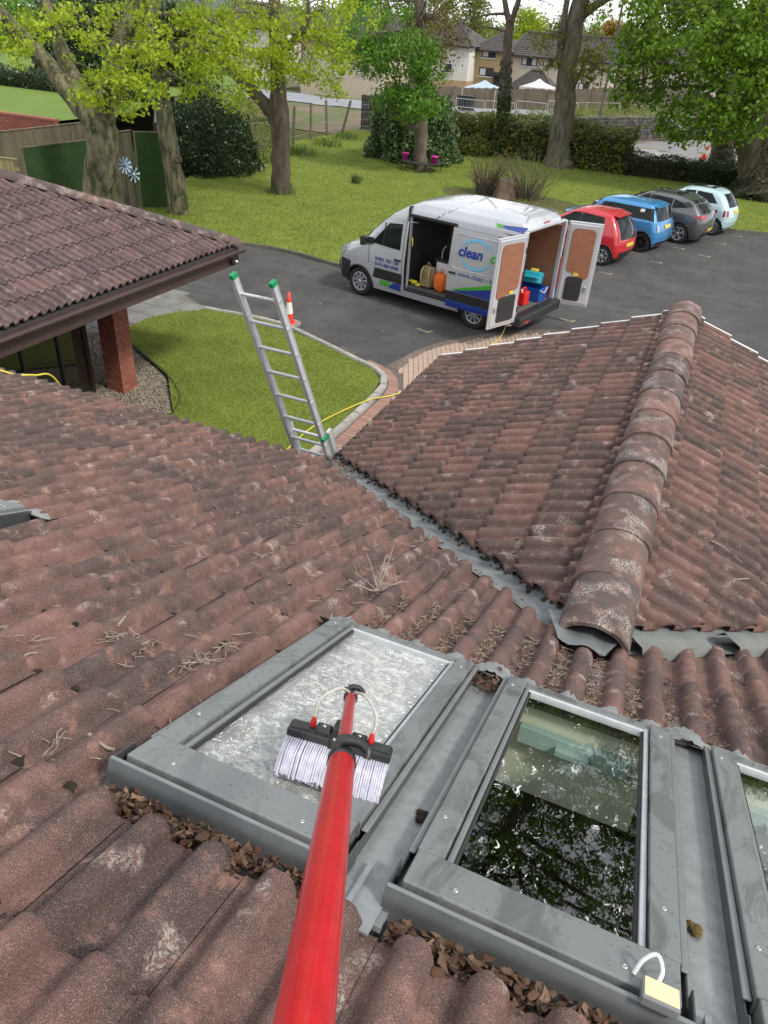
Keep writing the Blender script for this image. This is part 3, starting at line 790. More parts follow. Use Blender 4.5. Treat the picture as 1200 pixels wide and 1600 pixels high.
hx = hd.cross(Vector((0, 0, 1))).normalized(); hz = hx.cross(hd); 
for k in range(int(hl/.42)):
    m = ridge_tile(.45, .135, .13, .75, .0); o = m.build('hip_tile', T_R, house, fix=False)
    p = Vector((CX, CY, CZ+.0))+hd*(.42*k-.03)
    o.matrix_world = frame(hx, hd, hz, p) @ Matrix.Rotation(random.uniform(-.01, .01), 4, 'Z')
# porch wing: fascia, gutter, soffit
gutter((CX+.075, CY+.05, CZ-.085), (CX+.075, 4.6, CZ-.085), (1, 0, 0), None, .06).build('gutter', M_brown, house, fix=False)
m = MB(); m.box(CX-.02, CX+.012, 4.6, CY-.02, CZ-.33, CZ-.06); m.build('fascia', M_brown, house)
m = MB(); m.box(CX-1.6, CX-.02, 4.6, CY-.05, CZ-.34, CZ-.325); m.build('soffit', M_brown, house)
m = MB(); m.box(CX-6, CX, CY-.02, CY+.012, CZ-.33, CZ-.06); m.build('fascia', M_brown, house)
for y in (5.4, 6.3, 7.15, 8.0, 8.9, 9.8, 10.7):
    m = MB(); m.lathe([(.064, y-.02), (.066, y-.02), (.066, y+.02), (.064, y+.02)], 10, a0=math.pi, a1=2*math.pi, ax='Y')
    m.M = Matrix(); o = m.build('gutter_bracket', M_brown, house); o.location = (CX+.075, 0, CZ-.085)
m = MB(); m.rbox(CX+.02, CX+.1, CY-.3, CY-.19, CZ-.30, CZ-.2, .02); m.build('security_lamp', M_black, house)
m = MB(); m.lathe([(0, 0), (.035, 0), (.04, .03), (.02, .06), (0, .065)], 12, ax='X'); o = m.build('lamp_head', M_steel, house); o.location = (CX+.09, CY-.24, CZ-.24)
# brick pillar under the porch
px0, px1, py0, py1 = -8.86, -8.50, 9.06, 9.42
m = MB(); m.box(px0+.008, px1-.008, py0+.008, py1-.008, 0, CZ-.33); o = m.build('pillar', M_mortar, house)
bl = box_mesh('brick', .172, .10, .064, .003); bs = box_mesh('brick', .10, .172, .064, .003); items = []
for c in range(26):
    z = .04+c*.075
    if z > CZ-.36: break
    for s in range(2):
        off = .09 if c % 2 == 0 else .09
        ex = (-.09, .09) 
        if c % 2 == 0:
            for q in ex: items.append((bl, Matrix.Translation(((px0+px1)/2+q, (py0+.05) if s == 0 else (py1-.05), z))))
        else:
            for q in ex: items.append((bs, Matrix.Translation(((px0+.05) if s == 0 else (px1-.05), (py0+py1)/2+q, z))))
    for s in range(2):
        if c % 2 == 0: items.append((bs, Matrix.Translation(((px0+.0495) if s == 0 else (px1-.0495), (py0+py1)/2, z)) @ Matrix.Diagonal((1, .9, 1, 1))))
        else: items.append((bl, Matrix.Translation(((px0+px1)/2, (py0+.0495) if s == 0 else (py1-.0495), z)) @ Matrix.Diagonal((.9, 1, 1, 1))))
place_pieces('brick', items, o, M_brick, 300)
# patio doors along the side wall, facing the lawn
M_pglass = glass_mat('patio_glass', (.02, .03, .02), .55, .02)
pd = empty('patio_door', parent=house)
zt = CZ-.34; X0 = -9.0
yb = [5.0, 5.9, 6.75, 7.55, 8.28, 8.86]
for i, y in enumerate(yb):
    wdt = .05 if i < len(yb)-1 else .075
    m = MB(); m.rbox(X0-.04, X0+.04, y-wdt/2, y+wdt/2, .02, zt, .006); m.build('door_stile', M_brownd, pd)
m = MB(); m.rbox(X0-.035, X0+.035, yb[0], yb[-1], .0, .09, .006); m.build('door_sill', M_brownd, pd)
for i in range(len(yb)-1):
    m = MB(); m.box(X0-.006, X0+.006, yb[i]+.02, yb[i+1]-.02, .08, zt-.02); m.build('door_glass', M_pglass, pd)
m = MB(); m.box(-11.4, X0-.02, 8.90, 8.96, 0, zt); m.build('wall', M_bw, house)
m = MB(); m.box(-12.5, X0-.06, 4.8, 8.9, .02, .05); m.build('room_floor', pm('carpet', (.25, .24, .16), None, rough=.95), house)
m = MB(); m.box(-12.6, -12.5, 4.8, 8.9, 0, zt); m.build('wall', M_cream, house)

# ------------------------------------------------------------------ roof windows
def pane_wet():
    N = NM('soapy_glass'); ob = N.objc()
    sx = N.n('ShaderNodeSeparateXYZ'); N.l(ob, sx.inputs[0])
    ex = N.math('SUBTRACT', .195, N.math('ABSOLUTE', sx.outputs['X'])); ey = N.math('MINIMUM', N.math('SUBTRACT', sx.outputs['Y'], .15), N.math('SUBTRACT', 1.245, sx.outputs['Y']))
    sw = N.noise(5, 4, .6, None, None, 2.2); fine = N.noise(120, 3, .7, None, (.6, 1, 1), 1.0); mid = N.noise(17, 5, .7, None, (.8, 1, 1), 2.5)
    edge = N.math('ADD', N.math('MINIMUM', ex, ey), N.math('MULTIPLY', N.math('SUBTRACT', sw, .5), .14))
    foam = N.math('ADD', N.math('MULTIPLY', mid, .6), N.math('MULTIPLY', fine, .4))
    f = N.math('MULTIPLY', N.ramp(edge, .0, .05), N.math('ADD', N.math('MULTIPLY', N.ramp(foam, .45, .60), .62), .14))
    c = N.mix(N.ramp(sw, .35, .65), (.56, .55, .46), (.68, .69, .68))
    c = N.mix(N.ramp(foam, .56, .40), c, (.33, .33, .28))
    N.set(Base_Color=c, Roughness=.15, Specular_IOR_Level=.8, Normal=N.bump(foam, .35, .005))
    tr = N.n('ShaderNodeBsdfTransparent'); tr.inputs['Color'].default_value = (.8, .85, .8, 1)
    gl = N.n('ShaderNodeBsdfGlossy'); gl.inputs['Roughness'].default_value = .05; N.l(N.bump(foam, 1.0, .02), gl.inputs['Normal'])
    w2 = N.n('ShaderNodeMixShader'); N.l(N.math('MULTIPLY', .62, N.math('SUBTRACT', 1.0, N.n('ShaderNodeNewGeometry').outputs['Backfacing'])), w2.inputs[0]); N.l(tr.outputs[0], w2.inputs[1]); N.l(gl.outputs[0], w2.inputs[2])
    ms = N.n('ShaderNodeMixShader'); N.l(f, ms.inputs[0]); N.l(w2.outputs[0], ms.inputs[1]); N.l(N.b.outputs[0], ms.inputs[2])
    N.l(ms.outputs[0], N.o.inputs['Surface']); return N.m
def pane_sky_glints():
    N = NM('sky_glint_glass')
    sp = N.math('MULTIPLY', N.ramp(N.noise(48, 4, .75, None, (1, .5, .5), .8), .615, .66), N.ramp(N.noise(5, 4, .6), .46, .55))  # white flecks painted in as sky mirrored between the leaves
    tr = N.n('ShaderNodeBsdfTransparent'); tr.inputs['Color'].default_value = (.94, .97, .95, 1)
    gl = N.n('ShaderNodeBsdfGlossy'); gl.inputs['Roughness'].default_value = .015
    fr = N.n('ShaderNodeFresnel'); fr.inputs['IOR'].default_value = 1.6
    m1 = N.n('ShaderNodeMixShader'); N.l(N.math('MULTIPLY', N.math('MULTIPLY', fr.outputs[0], 1.5), N.math('SUBTRACT', 1.0, N.n('ShaderNodeNewGeometry').outputs['Backfacing'])), m1.inputs[0]); N.l(tr.outputs[0], m1.inputs[1]); N.l(gl.outputs[0], m1.inputs[2])
    N.set(Base_Color=(.72, .74, .70), Roughness=.3)
    m2 = N.n('ShaderNodeMixShader'); N.l(sp, m2.inputs[0]); N.l(m1.outputs[0], m2.inputs[1]); N.l(N.b.outputs[0], m2.inputs[2])
    N.l(m2.outputs[0], N.o.inputs['Surface']); return N.m
M_soapy, M_skyglint = pane_wet(), pane_sky_glints()
def rollz(u): # height of the tile rolls under the lead apron
    t = ((u-.005) % .15)/.15; t = abs(t-.0) if t < .5 else abs(1-t)
    return .036*max(0, 1-(t/.34)**2.2)
def skylight(c, s0, s1, glass, casing):
    root = empty('roof_window', parent=house); root.matrix_world = MA @ Matrix.Translation((c, s0, 0))
    Ls = s1-s0; hw = .287; gw = .195
    def part(nm, mb, mt): o = mb.build(nm, mt, root); return o
    def casing_bar(x0, x1, y0, y1, z0, z1):
        return MB().rbox(x0, x1, y0, y1, z0, z1, .004)
    # side casings: outer flange, raised cap, inner bead
    for sgn in (-1, 1):
        xo, xi = (-hw, -gw-.022) if sgn < 0 else (gw+.022, hw)
        part('side_casing', casing_bar(xo+.008*(sgn < 0), xi-.008*(sgn > 0), .155, Ls-.035, -.02, .026), casing)
        part('inner_bead', casing_bar(*(sorted((sgn*(gw+.004), sgn*(gw+.019)))), .15, Ls-.06, -.02, .012), M_alu if sgn > 0 else M_grey)
        part('gasket', casing_bar(*(sorted((sgn*(gw-.004), sgn*(gw+.004)))), .14, Ls-.07, -.02, .004), M_rubber)
        part('side_flashing', casing_bar(*(sorted((sgn*(hw+.004), sgn*(hw+.010)))), .07, Ls-.01, -.14, .004), M_dgrey)
        part('flashing_lip', casing_bar(*(sorted((sgn*(hw-.006), sgn*(hw+.012)))), .155, Ls-.03, .004, .011), M_grey)
    # hood at the upper end
    part('hood', casing_bar(-hw+.012, hw-.012, .035, .150, -.03, .030), casing)
    part('hood_cover_edge', casing_bar(-hw+.02, hw-.02, .150, .158, -.02, .018), M_dgrey)
    # upstand of the top flashing with a turned lip and a flared foot
    m = MB(); prof = [(.0, .022), (-.004, .022), (-.006, -.02), (-.012, -.055), (-.045, -.085), (-.10, -.09)]
    n = 24; rows = []
    for (dy, z) in prof:
        rows.append([(-hw-.014+(2*hw+.028)*k/n, dy+.012, z+(.010*math.sin(k*1.3)*.3 if z < -.06 else 0)) for k in range(n+1)])
    m.grid(rows)
    inner = [(x, y+.006, z) for x, y, z in rows[0]]; low = [(x, y+.006, z-.1) for x, y, z in rows[0]]
    m.grid([low, inner, rows[0]], False); part('top_flashing', m, M_dgrey)
    part('top_flashing_lip', casing_bar(-hw-.014, hw+.014, .008, .019, .016, .026), M_grey)
    for sgn in (-1, 1):
        x0, x1 = sorted((sgn*(hw+.008), sgn*(hw+.014)))
        part('corner_flashing', casing_bar(x0, x1, .008, .10, -.12, .024), M_dgrey)
    part('debris_tray', MB().rbox(-hw+.004, hw-.004, .017, .036, -.05, -.018, .003), M_moss)
    # lower rail
    part('bottom_rail', casing_bar(-hw+.03, hw-.03, Ls-.058, Ls-.012, -.03, .010), casing)
    part('bottom_bead', casing_bar(-gw-.01, gw+.01, Ls-.075, Ls-.061, -.02, .008), M_alu)
    # lead apron dressed over the rolls
    rows = []; nn = 72
    for j in range(5):
        y = Ls-.03+.125*j/4; k2 = min(1, j/1.6)
        rows.append([(-hw-.075+(2*hw+.15)*i/nn, y+.012*math.sin(i*.7)*(j == 4), -.042*k2-.006+(rollz(c-hw-.075+(2*hw+.15)*i/nn)*.95-.002*math.cos(i*2.5))*k2-.0*j) for i in range(nn+1)])
    part('lead_apron', MB().grid(rows), M_leadb)
    # glass and what lies under it
    m = MB(); m.box(-gw, gw, .145, Ls-.066, -.016, -.006); part('glass', m, glass)
    g0, g1 = .11, Ls-.05
    m = MB()
    for (x0, x1, y0, y1) in ((-gw-.075, -gw-.06, g0, g1), (gw+.06, gw+.075, g0, g1)): m.box(x0, x1, y0, y1, -.24, -.03)
    part('shaft_side', m, M_cream)
    m = MB(); m.box(-gw-.06, gw+.06, g1+.03, g1+.05, -.40, -.02); part('shaft_wall', m, M_cream)
    m = MB(); m.box(-gw-.06, gw+.06, g0-.02, g0, -.46, -.02); part('shaft_wall', m, M_cream)
    m = MB(); m.rbox(-gw-.003, gw+.003, g1-.015, g1+.028, -.20, -.135, .004); m.rbox(-.06, .06, g1-.05, g1-.015, -.185, -.16, .004); part('sash_rail', m, M_teal)
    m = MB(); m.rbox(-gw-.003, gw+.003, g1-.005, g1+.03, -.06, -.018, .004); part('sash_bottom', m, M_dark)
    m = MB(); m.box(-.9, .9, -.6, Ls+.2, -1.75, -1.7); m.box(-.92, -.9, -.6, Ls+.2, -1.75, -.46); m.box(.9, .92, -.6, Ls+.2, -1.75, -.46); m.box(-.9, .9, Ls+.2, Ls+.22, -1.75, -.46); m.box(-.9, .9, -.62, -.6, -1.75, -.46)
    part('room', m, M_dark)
    # screws
    for (x, y) in ((-hw+.03, .30), (hw-.04, .30), (-.17, .07), (.17, .07), (-hw+.03, Ls-.12), (hw-.04, Ls-.12)):
        z = .0265 if y > .16 else .0305
        m = MB(); m.M = Matrix.Translation((x, y, z)); m.lathe([(.0065, 0), (.0062, .0015), (.003, .0022), (.0028, .0012), (0, .0012)], 12); part('screw', m, M_steel)
    part('vent_slot', MB().rbox(-.02, .05, .036, .040, -.004, .006, .001), M_rubber)
    return root
skylight(*SKY[0], M_soapy, M_wet); sk2 = skylight(*SKY[1], M_skyglint, M_wet); skylight(*SKY[2], M_skyglint, M_wet); skylight(*SKY[3], M_skyglint, M_grey)
# gutter flashings between the three windows
M_gwet = pm('gutter_wet', (.24, .25, .248), (.31, .32, .318), 25, .28, .4, 110, .002, metal=.3)
for u0, u1 in ((-.33, -.235), (.365, .460), (1.06, 1.16)):
    m = MB(); m.M = MA; m.box(u0-.02, u1+.02, 1.22, 2.62, -.045, -.032); m.box(u0+.03, u0+.042, 1.20, 1.36, -.035, -.015); m.box(u0-.005, u1+.005, 1.185, 1.30, -.031, -.026); m.build('gutter_flashing', M_gwet, house)
    # lead over the foot of the gutter
    rows = []
    for j in range(5):
        y = 2.55+.12*j/4; rows.append([A(u0-.03+(u1-u0+.06)*i/16, y, -.032+.04*math.sin(math.pi*i/16)*(1-.2*j/4)+.004*math.sin(i*2.3+j)) for i in range(17)])
    MB().grid(rows).build('lead_apron', M_leadb, house, fix=False)
m = MB(); m.M = MA; m.box(-.952, -.925, 1.2, 2.6, -.12, -.10); m.build('side_gutter', M_dgrey, house)
# ------------------------------------------------------------------ brush and pole
def on_A(x, y, h=0.0):
    q = ray(x, y); o = MA.translation+nA*h; return CAM+q*((o-CAM).dot(nA)/q.dot(nA))
def A_uv(x, y, h=0.0):
    p = MA.inverted() @ on_A(x, y, h); return p.x, p.y
P0, P1 = on_d(475, 1600, .50), on_d(548, 1088, 1.90)
pd_ = (P1-P0).normalized()
def pole_at(py):
    lo, hi = -.5, 1.2
    for _ in range(50):
        t = (lo+hi)/2
        if project(P0+(P1-P0)*t)[1] > py: lo = t
        else: hi = t
    return P0+(P1-P0)*lo
brush = empty('window_brush', (0, 0, 0)); tag(brush, 'red telescopic cleaning pole with black brush head scrubbing the soapy roof window', 'brush')
q0, q1 = P0-pd_*.22, pole_at(1196)
pole = MB().tube([q0, P0, P0.lerp(q1, .5), q1], [.0215, .0215, .0222, .0228], 28).build('pole', M_red, brush)
MB().tube([pole_at(1180), P1], .0137, 20).build('upper_pole', pm('red_pole_worn', (.50, .025, .035), (.38, .03, .04), 60, .32, coat=.3), brush)
# lower clamp: collar, cam lever, bolt
side = pd_.cross(nA).normalized(); upv = side.cross(pd_).normalized()
if upv.dot(nA) < 0: upv = -upv
def clamp(p, s):
    cl = MB(); cl.tube([p-pd_*.055*s, p-pd_*.05*s, p-pd_*.018*s, p], [.0215*s, .0245*s, .0245*s, .020*s], 20); cl.tube([p, p+pd_*.03*s], .0185*s, 20); o = cl.build('clamp', M_black, brush)
    lv = MB()
    c0 = p-pd_*.022*s+upv*.022*s-side*.016*s
    lv.tube(smoothpath([c0, c0+upv*.012*s+side*.014*s, c0+upv*.012*s+side*.04*s, c0+upv*.004*s+side*.056*s-pd_*.012*s, c0-upv*.008*s+side*.056*s-pd_*.016*s], 4), [.010*s]*9+[.008*s]*4+[.006*s]*4, 8)
    lv.tube(smoothpath([p+pd_*.012*s+upv*.02*s-side*.012*s, p+pd_*.016*s+upv*.026*s+side*.012*s, p+pd_*.006*s+upv*.018*s+side*.042*s], 5), .007*s, 8)
    lv.tube([c0-upv*.006*s, c0+upv*.008*s], .013*s, 14); lv.build('clamp_lever', M_black, o)
    b = MB(); b.tube([c0+upv*.008*s, c0+upv*.0105*s], .006*s, 12); b.build('bolt', M_white, o)
clamp(pole_at(1183), 1.0); clamp(P1+pd_*.01, .75)
# head block
bl0, bl1 = on_A(452, 1134, .105), on_A(612, 1180, .105)
bx_ = (bl1-bl0).normalized(); bl_len = (bl1-bl0).length; bc = (bl0+bl1)/2; bz_ = (nA-bx_*nA.dot(bx_)).normalized(); by_ = bz_.cross(bx_)
MBr = frame(bx_, by_, bz_, bc)
hl2 = bl_len/2
m = MB(); m.M = MBr; m.rbox(-hl2, hl2, -.024, .024, -.016, .010, .006); m.rbox(-hl2+.004, hl2-.004, -.018, .018, .008, .015, .004); blk = m.build('brush_block', M_black, brush)
for sx in (-1, 1):
    m = MB(); m.M = MBr; m.rbox(sx*.045-.02, sx*.045+.02, -.02, .02, .012, .024, .005); m.build('cover_plate', M_black, blk)
    m = MB(); m.M = MBr @ Matrix.Translation((sx*.045, 0, .024)); m.lathe([(0, 0), (.006, 0), (.006, .004), (0, .005)], 10); m.build('bolt', M_steel, blk)
m = MB(); m.M = MBr; m.rbox(-.022, .022, -.022, .03, .010, .04, .005); m.build('neck_socket', M_black, brush)
pc = P1+pd_*.005
m = MB(); m.tube(smoothpath([MBr @ Vector((0, .012, .03)), (MBr @ Vector((0, .05, .06))).lerp(pc, .35), pc-upv*.02], 6), .012, 10); m.build('gooseneck', M_black, brush)
for sx in (-1, 1):
    j0 = MBr @ Vector((sx*.075, .002, .014)); j1 = MBr @ Vector((sx*.075, .002, .042))
    MB().tube([j0, j0.lerp(j1, .3), j0.lerp(j1, .7), j1], [.0055, .0085, .006, .005], 10).build('water_jet', M_redp, brush)
    MB().tube(smoothpath([j1, MBr @ Vector((sx*.072, .012, .085)), (MBr @ Vector((sx*.04, .03, .125))).lerp(pc, .25), pc+side*sx*.012*-1], 7), .0034, 8).build('hose', M_tubing, brush)
m = MB(); m.M = MBr; rg = random.Random(4)
nt_ = 44
for i in range(nt_):
    for r_ in range(7):
        x = -hl2+.008+(2*hl2-.016)*i/(nt_-1)+rg.uniform(-.0015, .0015); f = r_/6.0
        y0 = -.020+.040*f; ang = -1.25+1.75*f; fl = .30*(i/(nt_-1)-.5)*.4
        L0 = .088+rg.uniform(-.004, .004)
        d1 = Vector((fl*.4, math.sin(ang)*.9, -math.cos(ang)*.6)).normalized()
        a = Vector((x, y0, -.014)); b = a+d1*L0*.62; c = b+Vector((fl*.5, d1.y*.25, -.9)).normalized()*L0*.62
        c.z = max(c.z, -.100)
        m.tube([a, a.lerp(b, .55)+Vector((0, 0, .003)), b, c], [.0024, .0029, .0034, .0036], 5, True)
m.build('bristles', M_brist, brush, kind='stuff')
# foam dribble beside the brush
# ------------------------------------------------------------------ sensor box on the middle roof window
u_, s_ = A_uv(1032, 1556, .045)
sen = empty('solar_sensor', mat=MA @ Matrix.Translation((u_, s_, .030))); tag(sen, 'small grey box with pale yellow top and white cable on the middle roof window', 'sensor')
MB().rbox(-.034, .034, -.026, .026, 0, .022, .004).build('housing', M_grey, sen)
MB().rbox(-.030, .031, -.022, .023, .022, .0245, .001).build('panel', pm('panel_cream', (.80, .66, .38), (.74, .6, .34), 90, .35), sen)
MB().tube(smoothpath([(-.005, .026, .014), (.0, .045, .03), (-.014, .06, .046), (-.035, .052, .03), (-.045, .042, .002)], 7), .0042, 8).build('cable', M_white, sen)

# ------------------------------------------------------------------ ladder
ex, ey = -2.77, 5.50
kl_, dl_ = .29, .16
def lad(off, z): # point on a stile; off = distance to the left of the right stile
    t = z-2.23
    return Vector((ex-off*.995-dl_*t, ey-kl_*t, z+off*.0))
ladd = empty('ladder', (ex, ey+.7, 0)); ladd.location = (0, 0, 0); tag(ladd, 'aluminium extension ladder with green end caps leaning on the roof edge', 'ladder')
lax = Vector((-1, 0, 0)); lup = (lad(0, 3)-lad(0, 2)).normalized(); lnr = lup.cross(lax).normalized()
def stile(off, z0, z1, w1, w2, push=0.0):
    m = MB(); a, b = lad(off, z0)+lnr*push, lad(off, z1)+lnr*push; Ls = (b-a).length
    m.M = frame(lax, lnr, lup, a); m.rbox(-w1/2, w1/2, -w2/2, w2/2, 0, Ls, .004); m.rbox(-w1/2-.006, w1/2+.006, -w2/2-.001, -w2/2+.006, .01, Ls-.01, .002); m.rbox(-w1/2-.006, w1/2+.006, w2/2-.006, w2/2+.001, .01, Ls-.01, .002); return m
W_L = .37; ZT = 3.86
for off in (0, W_L): stile(off, .07, ZT, .026, .066).build('stile', M_alu, ladd)
for off in (-.035, W_L+.035): stile(off, .02, 2.38, .026, .066, -.075 if lnr.y < 0 else .075).build('stile', M_alu, ladd)
for off in (0, W_L):
    m = MB(); m.M = frame(lax, lnr, lup, lad(off, ZT-.025)); m.rbox(-.02, .02, -.037, .037, 0, .042, .006); m.build('end_cap', M_green, ladd)
m = MB(); m.M = frame(lax, lnr, lup, lad(W_L+.035, 2.355)+lnr*(-.075 if lnr.y < 0 else .075)); m.rbox(-.019, .019, -.036, .036, 0, .05, .006); m.build('end_cap', M_green, ladd)
m = MB(); m.M = frame(lax, lnr, lup, lad(-.02, 2.33)); m.rbox(-.02, .02, -.04, .045, 0, .03, .005); m.build('guide_bracket', M_green, ladd)
for k in range(15):
    z = ZT-.155-.243*k
    if z < .15: break
    m = MB(); a, b = lad(-.012, z), lad(W_L+.012, z); m.tube([a, b], .0155, 10); m.build('rung', M_alu, ladd)
    for off in (-.014, W_L+.014):
        m = MB(); c = lad(off, z); m.tube([c-lax*.004, c+lax*.004], .019, 12); m.build('rung_end', M_alu, ladd)
for k in range(9):
    z = 2.27-.243*k
    if z < .1: break
    pu = lnr*(-.075 if lnr.y < 0 else .075)
    MB().tube([lad(-.03, z)+pu, lad(W_L+.03, z)+pu], .0155, 10).build('rung', M_alu, ladd)
# ------------------------------------------------------------------ traffic cone
cp = on_z(452, 505, .02)
cone = empty('traffic_cone', (cp.x, cp.y, 0), .3); tag(cone, 'red and white traffic cone standing on the driveway behind the ladder', 'cone')
m = MB(); m.prism([(.27*math.cos(a)*(1.05 if k % 2 else 1), .27*math.sin(a)) for k, a in enumerate([2*math.pi*(k+.5)/8 for k in range(8)])], .002, .035); m.build('base', pm('cone_base', (.26, .23, .21), (.19, .17, .155), 20, .8), cone)
def fr_(z): return .115-.085*(z-.03)/.68
def seg(z0, z1, mt, nm): m = MB(); m.lathe([(fr_(z0), z0), (fr_(z1), z1)]+([(0, z1)] if nm == 'cone_tip' else []), 24); m.build(nm, mt, cone)
M_cr = pm('cone_red', (.70, .045, .02), (.58, .05, .03), 12, .45); M_cw = pm('cone_white', (.74, .70, .66), None, rough=.35)
seg(.03, .25, M_cr, 'cone_body'); seg(.25, .50, M_cw, 'reflective_sleeve'); seg(.50, .71, M_cr, 'cone_tip')
m = MB(); m.lathe([(.15, .033), (.14, .045), (.116, .05)], 24); m.build('cone_flange', M_cr, cone)
# drain grate beside the kerb
g = on_z(540, 549, .01)
gr = empty('drain_grate', (g.x, g.y, .006), R(-22)); tag(gr, 'iron drain grate set in the asphalt beside the lawn kerb', 'grate')
MB().rbox(-.24, .24, -.16, .16, -.02, .006, .004).build('frame', pm('cast_iron', (.05, .045, .04), (.08, .07, .06), 20, .7), gr)
for k in range(7): MB().rbox(-.19+.062*k, -.172+.062*k, -.13, .13, .006, .014, .003).build('bar', pm('iron_bar', (.14, .125, .11), None, rough=.6) if k == 0 else MATS['iron_bar'], gr)

# ------------------------------------------------------------------ yellow hose from the van to the ladder and along the house
M_hose = pm('hose_yellow', (.62, .52, .05), (.55, .45, .05), 9, .5)
pts = [(-3.55, 16.35, .62), (-3.5, 16.05, .56), (-3.52, 15.85, .25), (-3.55, 15.5, .03), (-3.62, 14.8, .03), (-3.8, 13.7, .03), (-4.05, 12.5, .03), (-4.4, 11.5, .03), (-4.66, 10.9, .10), (-4.95, 10.0, .085), (-5.05, 9.3, .08), (-5.0, 8.4, .08), (-4.9, 7.2, .08), (-5.4, 6.3, .08), (-6.0, 6.0, .3), (-6.22, 5.85, 1.4), (-6.22, 5.60, 2.1)]
ha = [A(-6.22, 6.22, .0), A(-6.32, 6.05, -.02), A(-6.62, 5.9, .015), A(-7.0, 5.85, .02), A(-7.4, 5.7, .02)]
o = MB().tube(smoothpath(pts+[tuple(p) for p in ha], 8), .011, 8).build('garden_hose', M_hose); tag(o, 'thin yellow water hose running from the van over the paving to the roof', 'hose')

# ------------------------------------------------------------------ debris on the roof
def bits(name, label, pos, size, mat, rg, lift=.012, cat='leaves', curl=.5, kind='stuff'):
    """pos: list of (u, s, h) on the main slope; curled leaf scraps, four faces each"""
    V, Fq = [], []
    for (u, s, h) in pos:
        sz = size*rg.uniform(.45, 1.25); a = rg.uniform(0, 6.3)
        Mx = MA @ Matrix.Translation((u, s, h+rg.uniform(0, lift))) @ Matrix.Rotation(a, 4, 'Z') @ Matrix.Rotation(rg.uniform(-.6, .6), 4, 'X') @ Matrix.Rotation(rg.uniform(-.6, .6), 4, 'Y')
        b = len(V); c = curl*rg.uniform(-1, 1)
        sh = [(-1, 0, 0), (-.3, -.45, 1), (.35, -.5, .6), (1, 0, 0), (.3, .5, 1), (-.4, .42, .6), (0, 0, -.2)]
        for (x, y, z) in sh: V.append(Mx @ Vector((x*sz*rg.uniform(.5, 1.15), y*sz*rg.uniform(.4, 1.4), z*sz*c*rg.uniform(.2, .9))))
        Fq += [(b+6, b+i, b+(i+1) % 6) for i in range(6)]
    o = raw(name, [tuple(v) for v in V], Fq, mat); tag(o, label, cat, kind=kind); return o
def straws(m, pos, ln, r, rg, Mx=None):
    for (u, s, h) in pos:
        a = rg.uniform(0, 6.3); l = ln*rg.uniform(.4, 1.3); p = [Vector((u, s, h+.004))]
        for k in range(3):
            a += rg.uniform(-.5, .5); q = p[-1]+Vector((math.cos(a), math.sin(a), rg.uniform(-.15, .25)))*l/3; p.append(q)
        m.tube([(Mx or MA) @ q for q in p], r*rg.uniform(.6, 1.2), 4, False)
rg = random.Random(11)
def pan_u(u): # nearest pan centre
    return round((u-.08)/.15)*.15+.08
def hA(s): # pan height at slope position s
    return -.072+.021*((s-1.21) % .33)/.33+.012
def band(p, q, n, spread, hb):
    (u0, s0), (u1, s1) = p, q; r = []
    for k in range(n):
        t = rg.random(); r.append((u0+(u1-u0)*t+rg.gauss(0, spread), s0+(s1-s0)*t+rg.gauss(0, spread*.6), hb+rg.random()*.02))
    return r
d = [(rg.uniform(-.91, -.32), 1.268-abs(rg.gauss(0, .030)), -.075+rg.random()*.045) for _ in range(700)]
bits('leaf_litter', 'brown dead leaves banked above the soapy roof window', d, .017, M_deadl, rg)
d = [(rg.uniform(-.20, .36), 1.262-abs(rg.gauss(0, .030)), -.075+rg.random()*.045) for _ in range(700)]
bits('leaf_litter', 'brown dead leaves banked above the roof window with the sensor box', d, .017, M_deadl, rg)
d = [(rg.gauss(-.285, .028), rg.gauss(2.49, .035), -.03+rg.random()*.03) for _ in range(90)]
bits('leaf_litter', 'dead leaves caught in the gutter between the two roof windows', d, .017, M_deadl, rg)
d = []
for k in range(800):
    u = pan_u(rg.uniform(-.85, .62))+rg.gauss(0, .022); s = rg.uniform(2.66, 3.25); d.append((u, s, hA(s)+rg.random()*.012))
bits('leaf_litter', 'dry plant scraps lying in the tile pans below the roof windows', d, .011, M_deadl, rg)
d = []
for k in range(260):
    t = rg.uniform(.3, 2.7); X = RX-t-.10+rg.gauss(0, .03); Y = RY0+t-.06+rg.gauss(0, .03); d.append((X, (Y+D*sa)/ca, -.06+rg.random()*.015))
bits('leaf_litter', 'leaf scraps along the lead valley between the two roofs', d, .014, M_deadl, rg)
d = []
for k in range(90):
    t = rg.uniform(2.25, 2.7); X = RX-t-.02+rg.gauss(0, .04); Y = RY0+t-.06+rg.gauss(0, .05); d.append((X, (Y+D*sa)/ca, -.03+rg.random()*.02))
bits('leaf_litter', 'pale leaf pile at the bottom of the roof valley near the ladder', d, .022, M_deadl, rg)
m = MB(); d = []
for k in range(1500):
    if k < 950: u = pan_u(rg.uniform(-.85, .9))+rg.gauss(0, .025); s = rg.uniform(2.64, 3.2)
    else: u = pan_u(rg.uniform(-4, -.4))+rg.gauss(0, .03); s = rg.uniform(1.4, 5.2)
    if any(abs(u-c) < .34 and s0-.03 < s < s1+.05 for c, s0, s1 in SKY): continue
    if u+s*ca-D*sa > RX+RY0-.15: continue
    d.append((u, s, hA(s)))
straws(m, d, .06, .0017, rg)
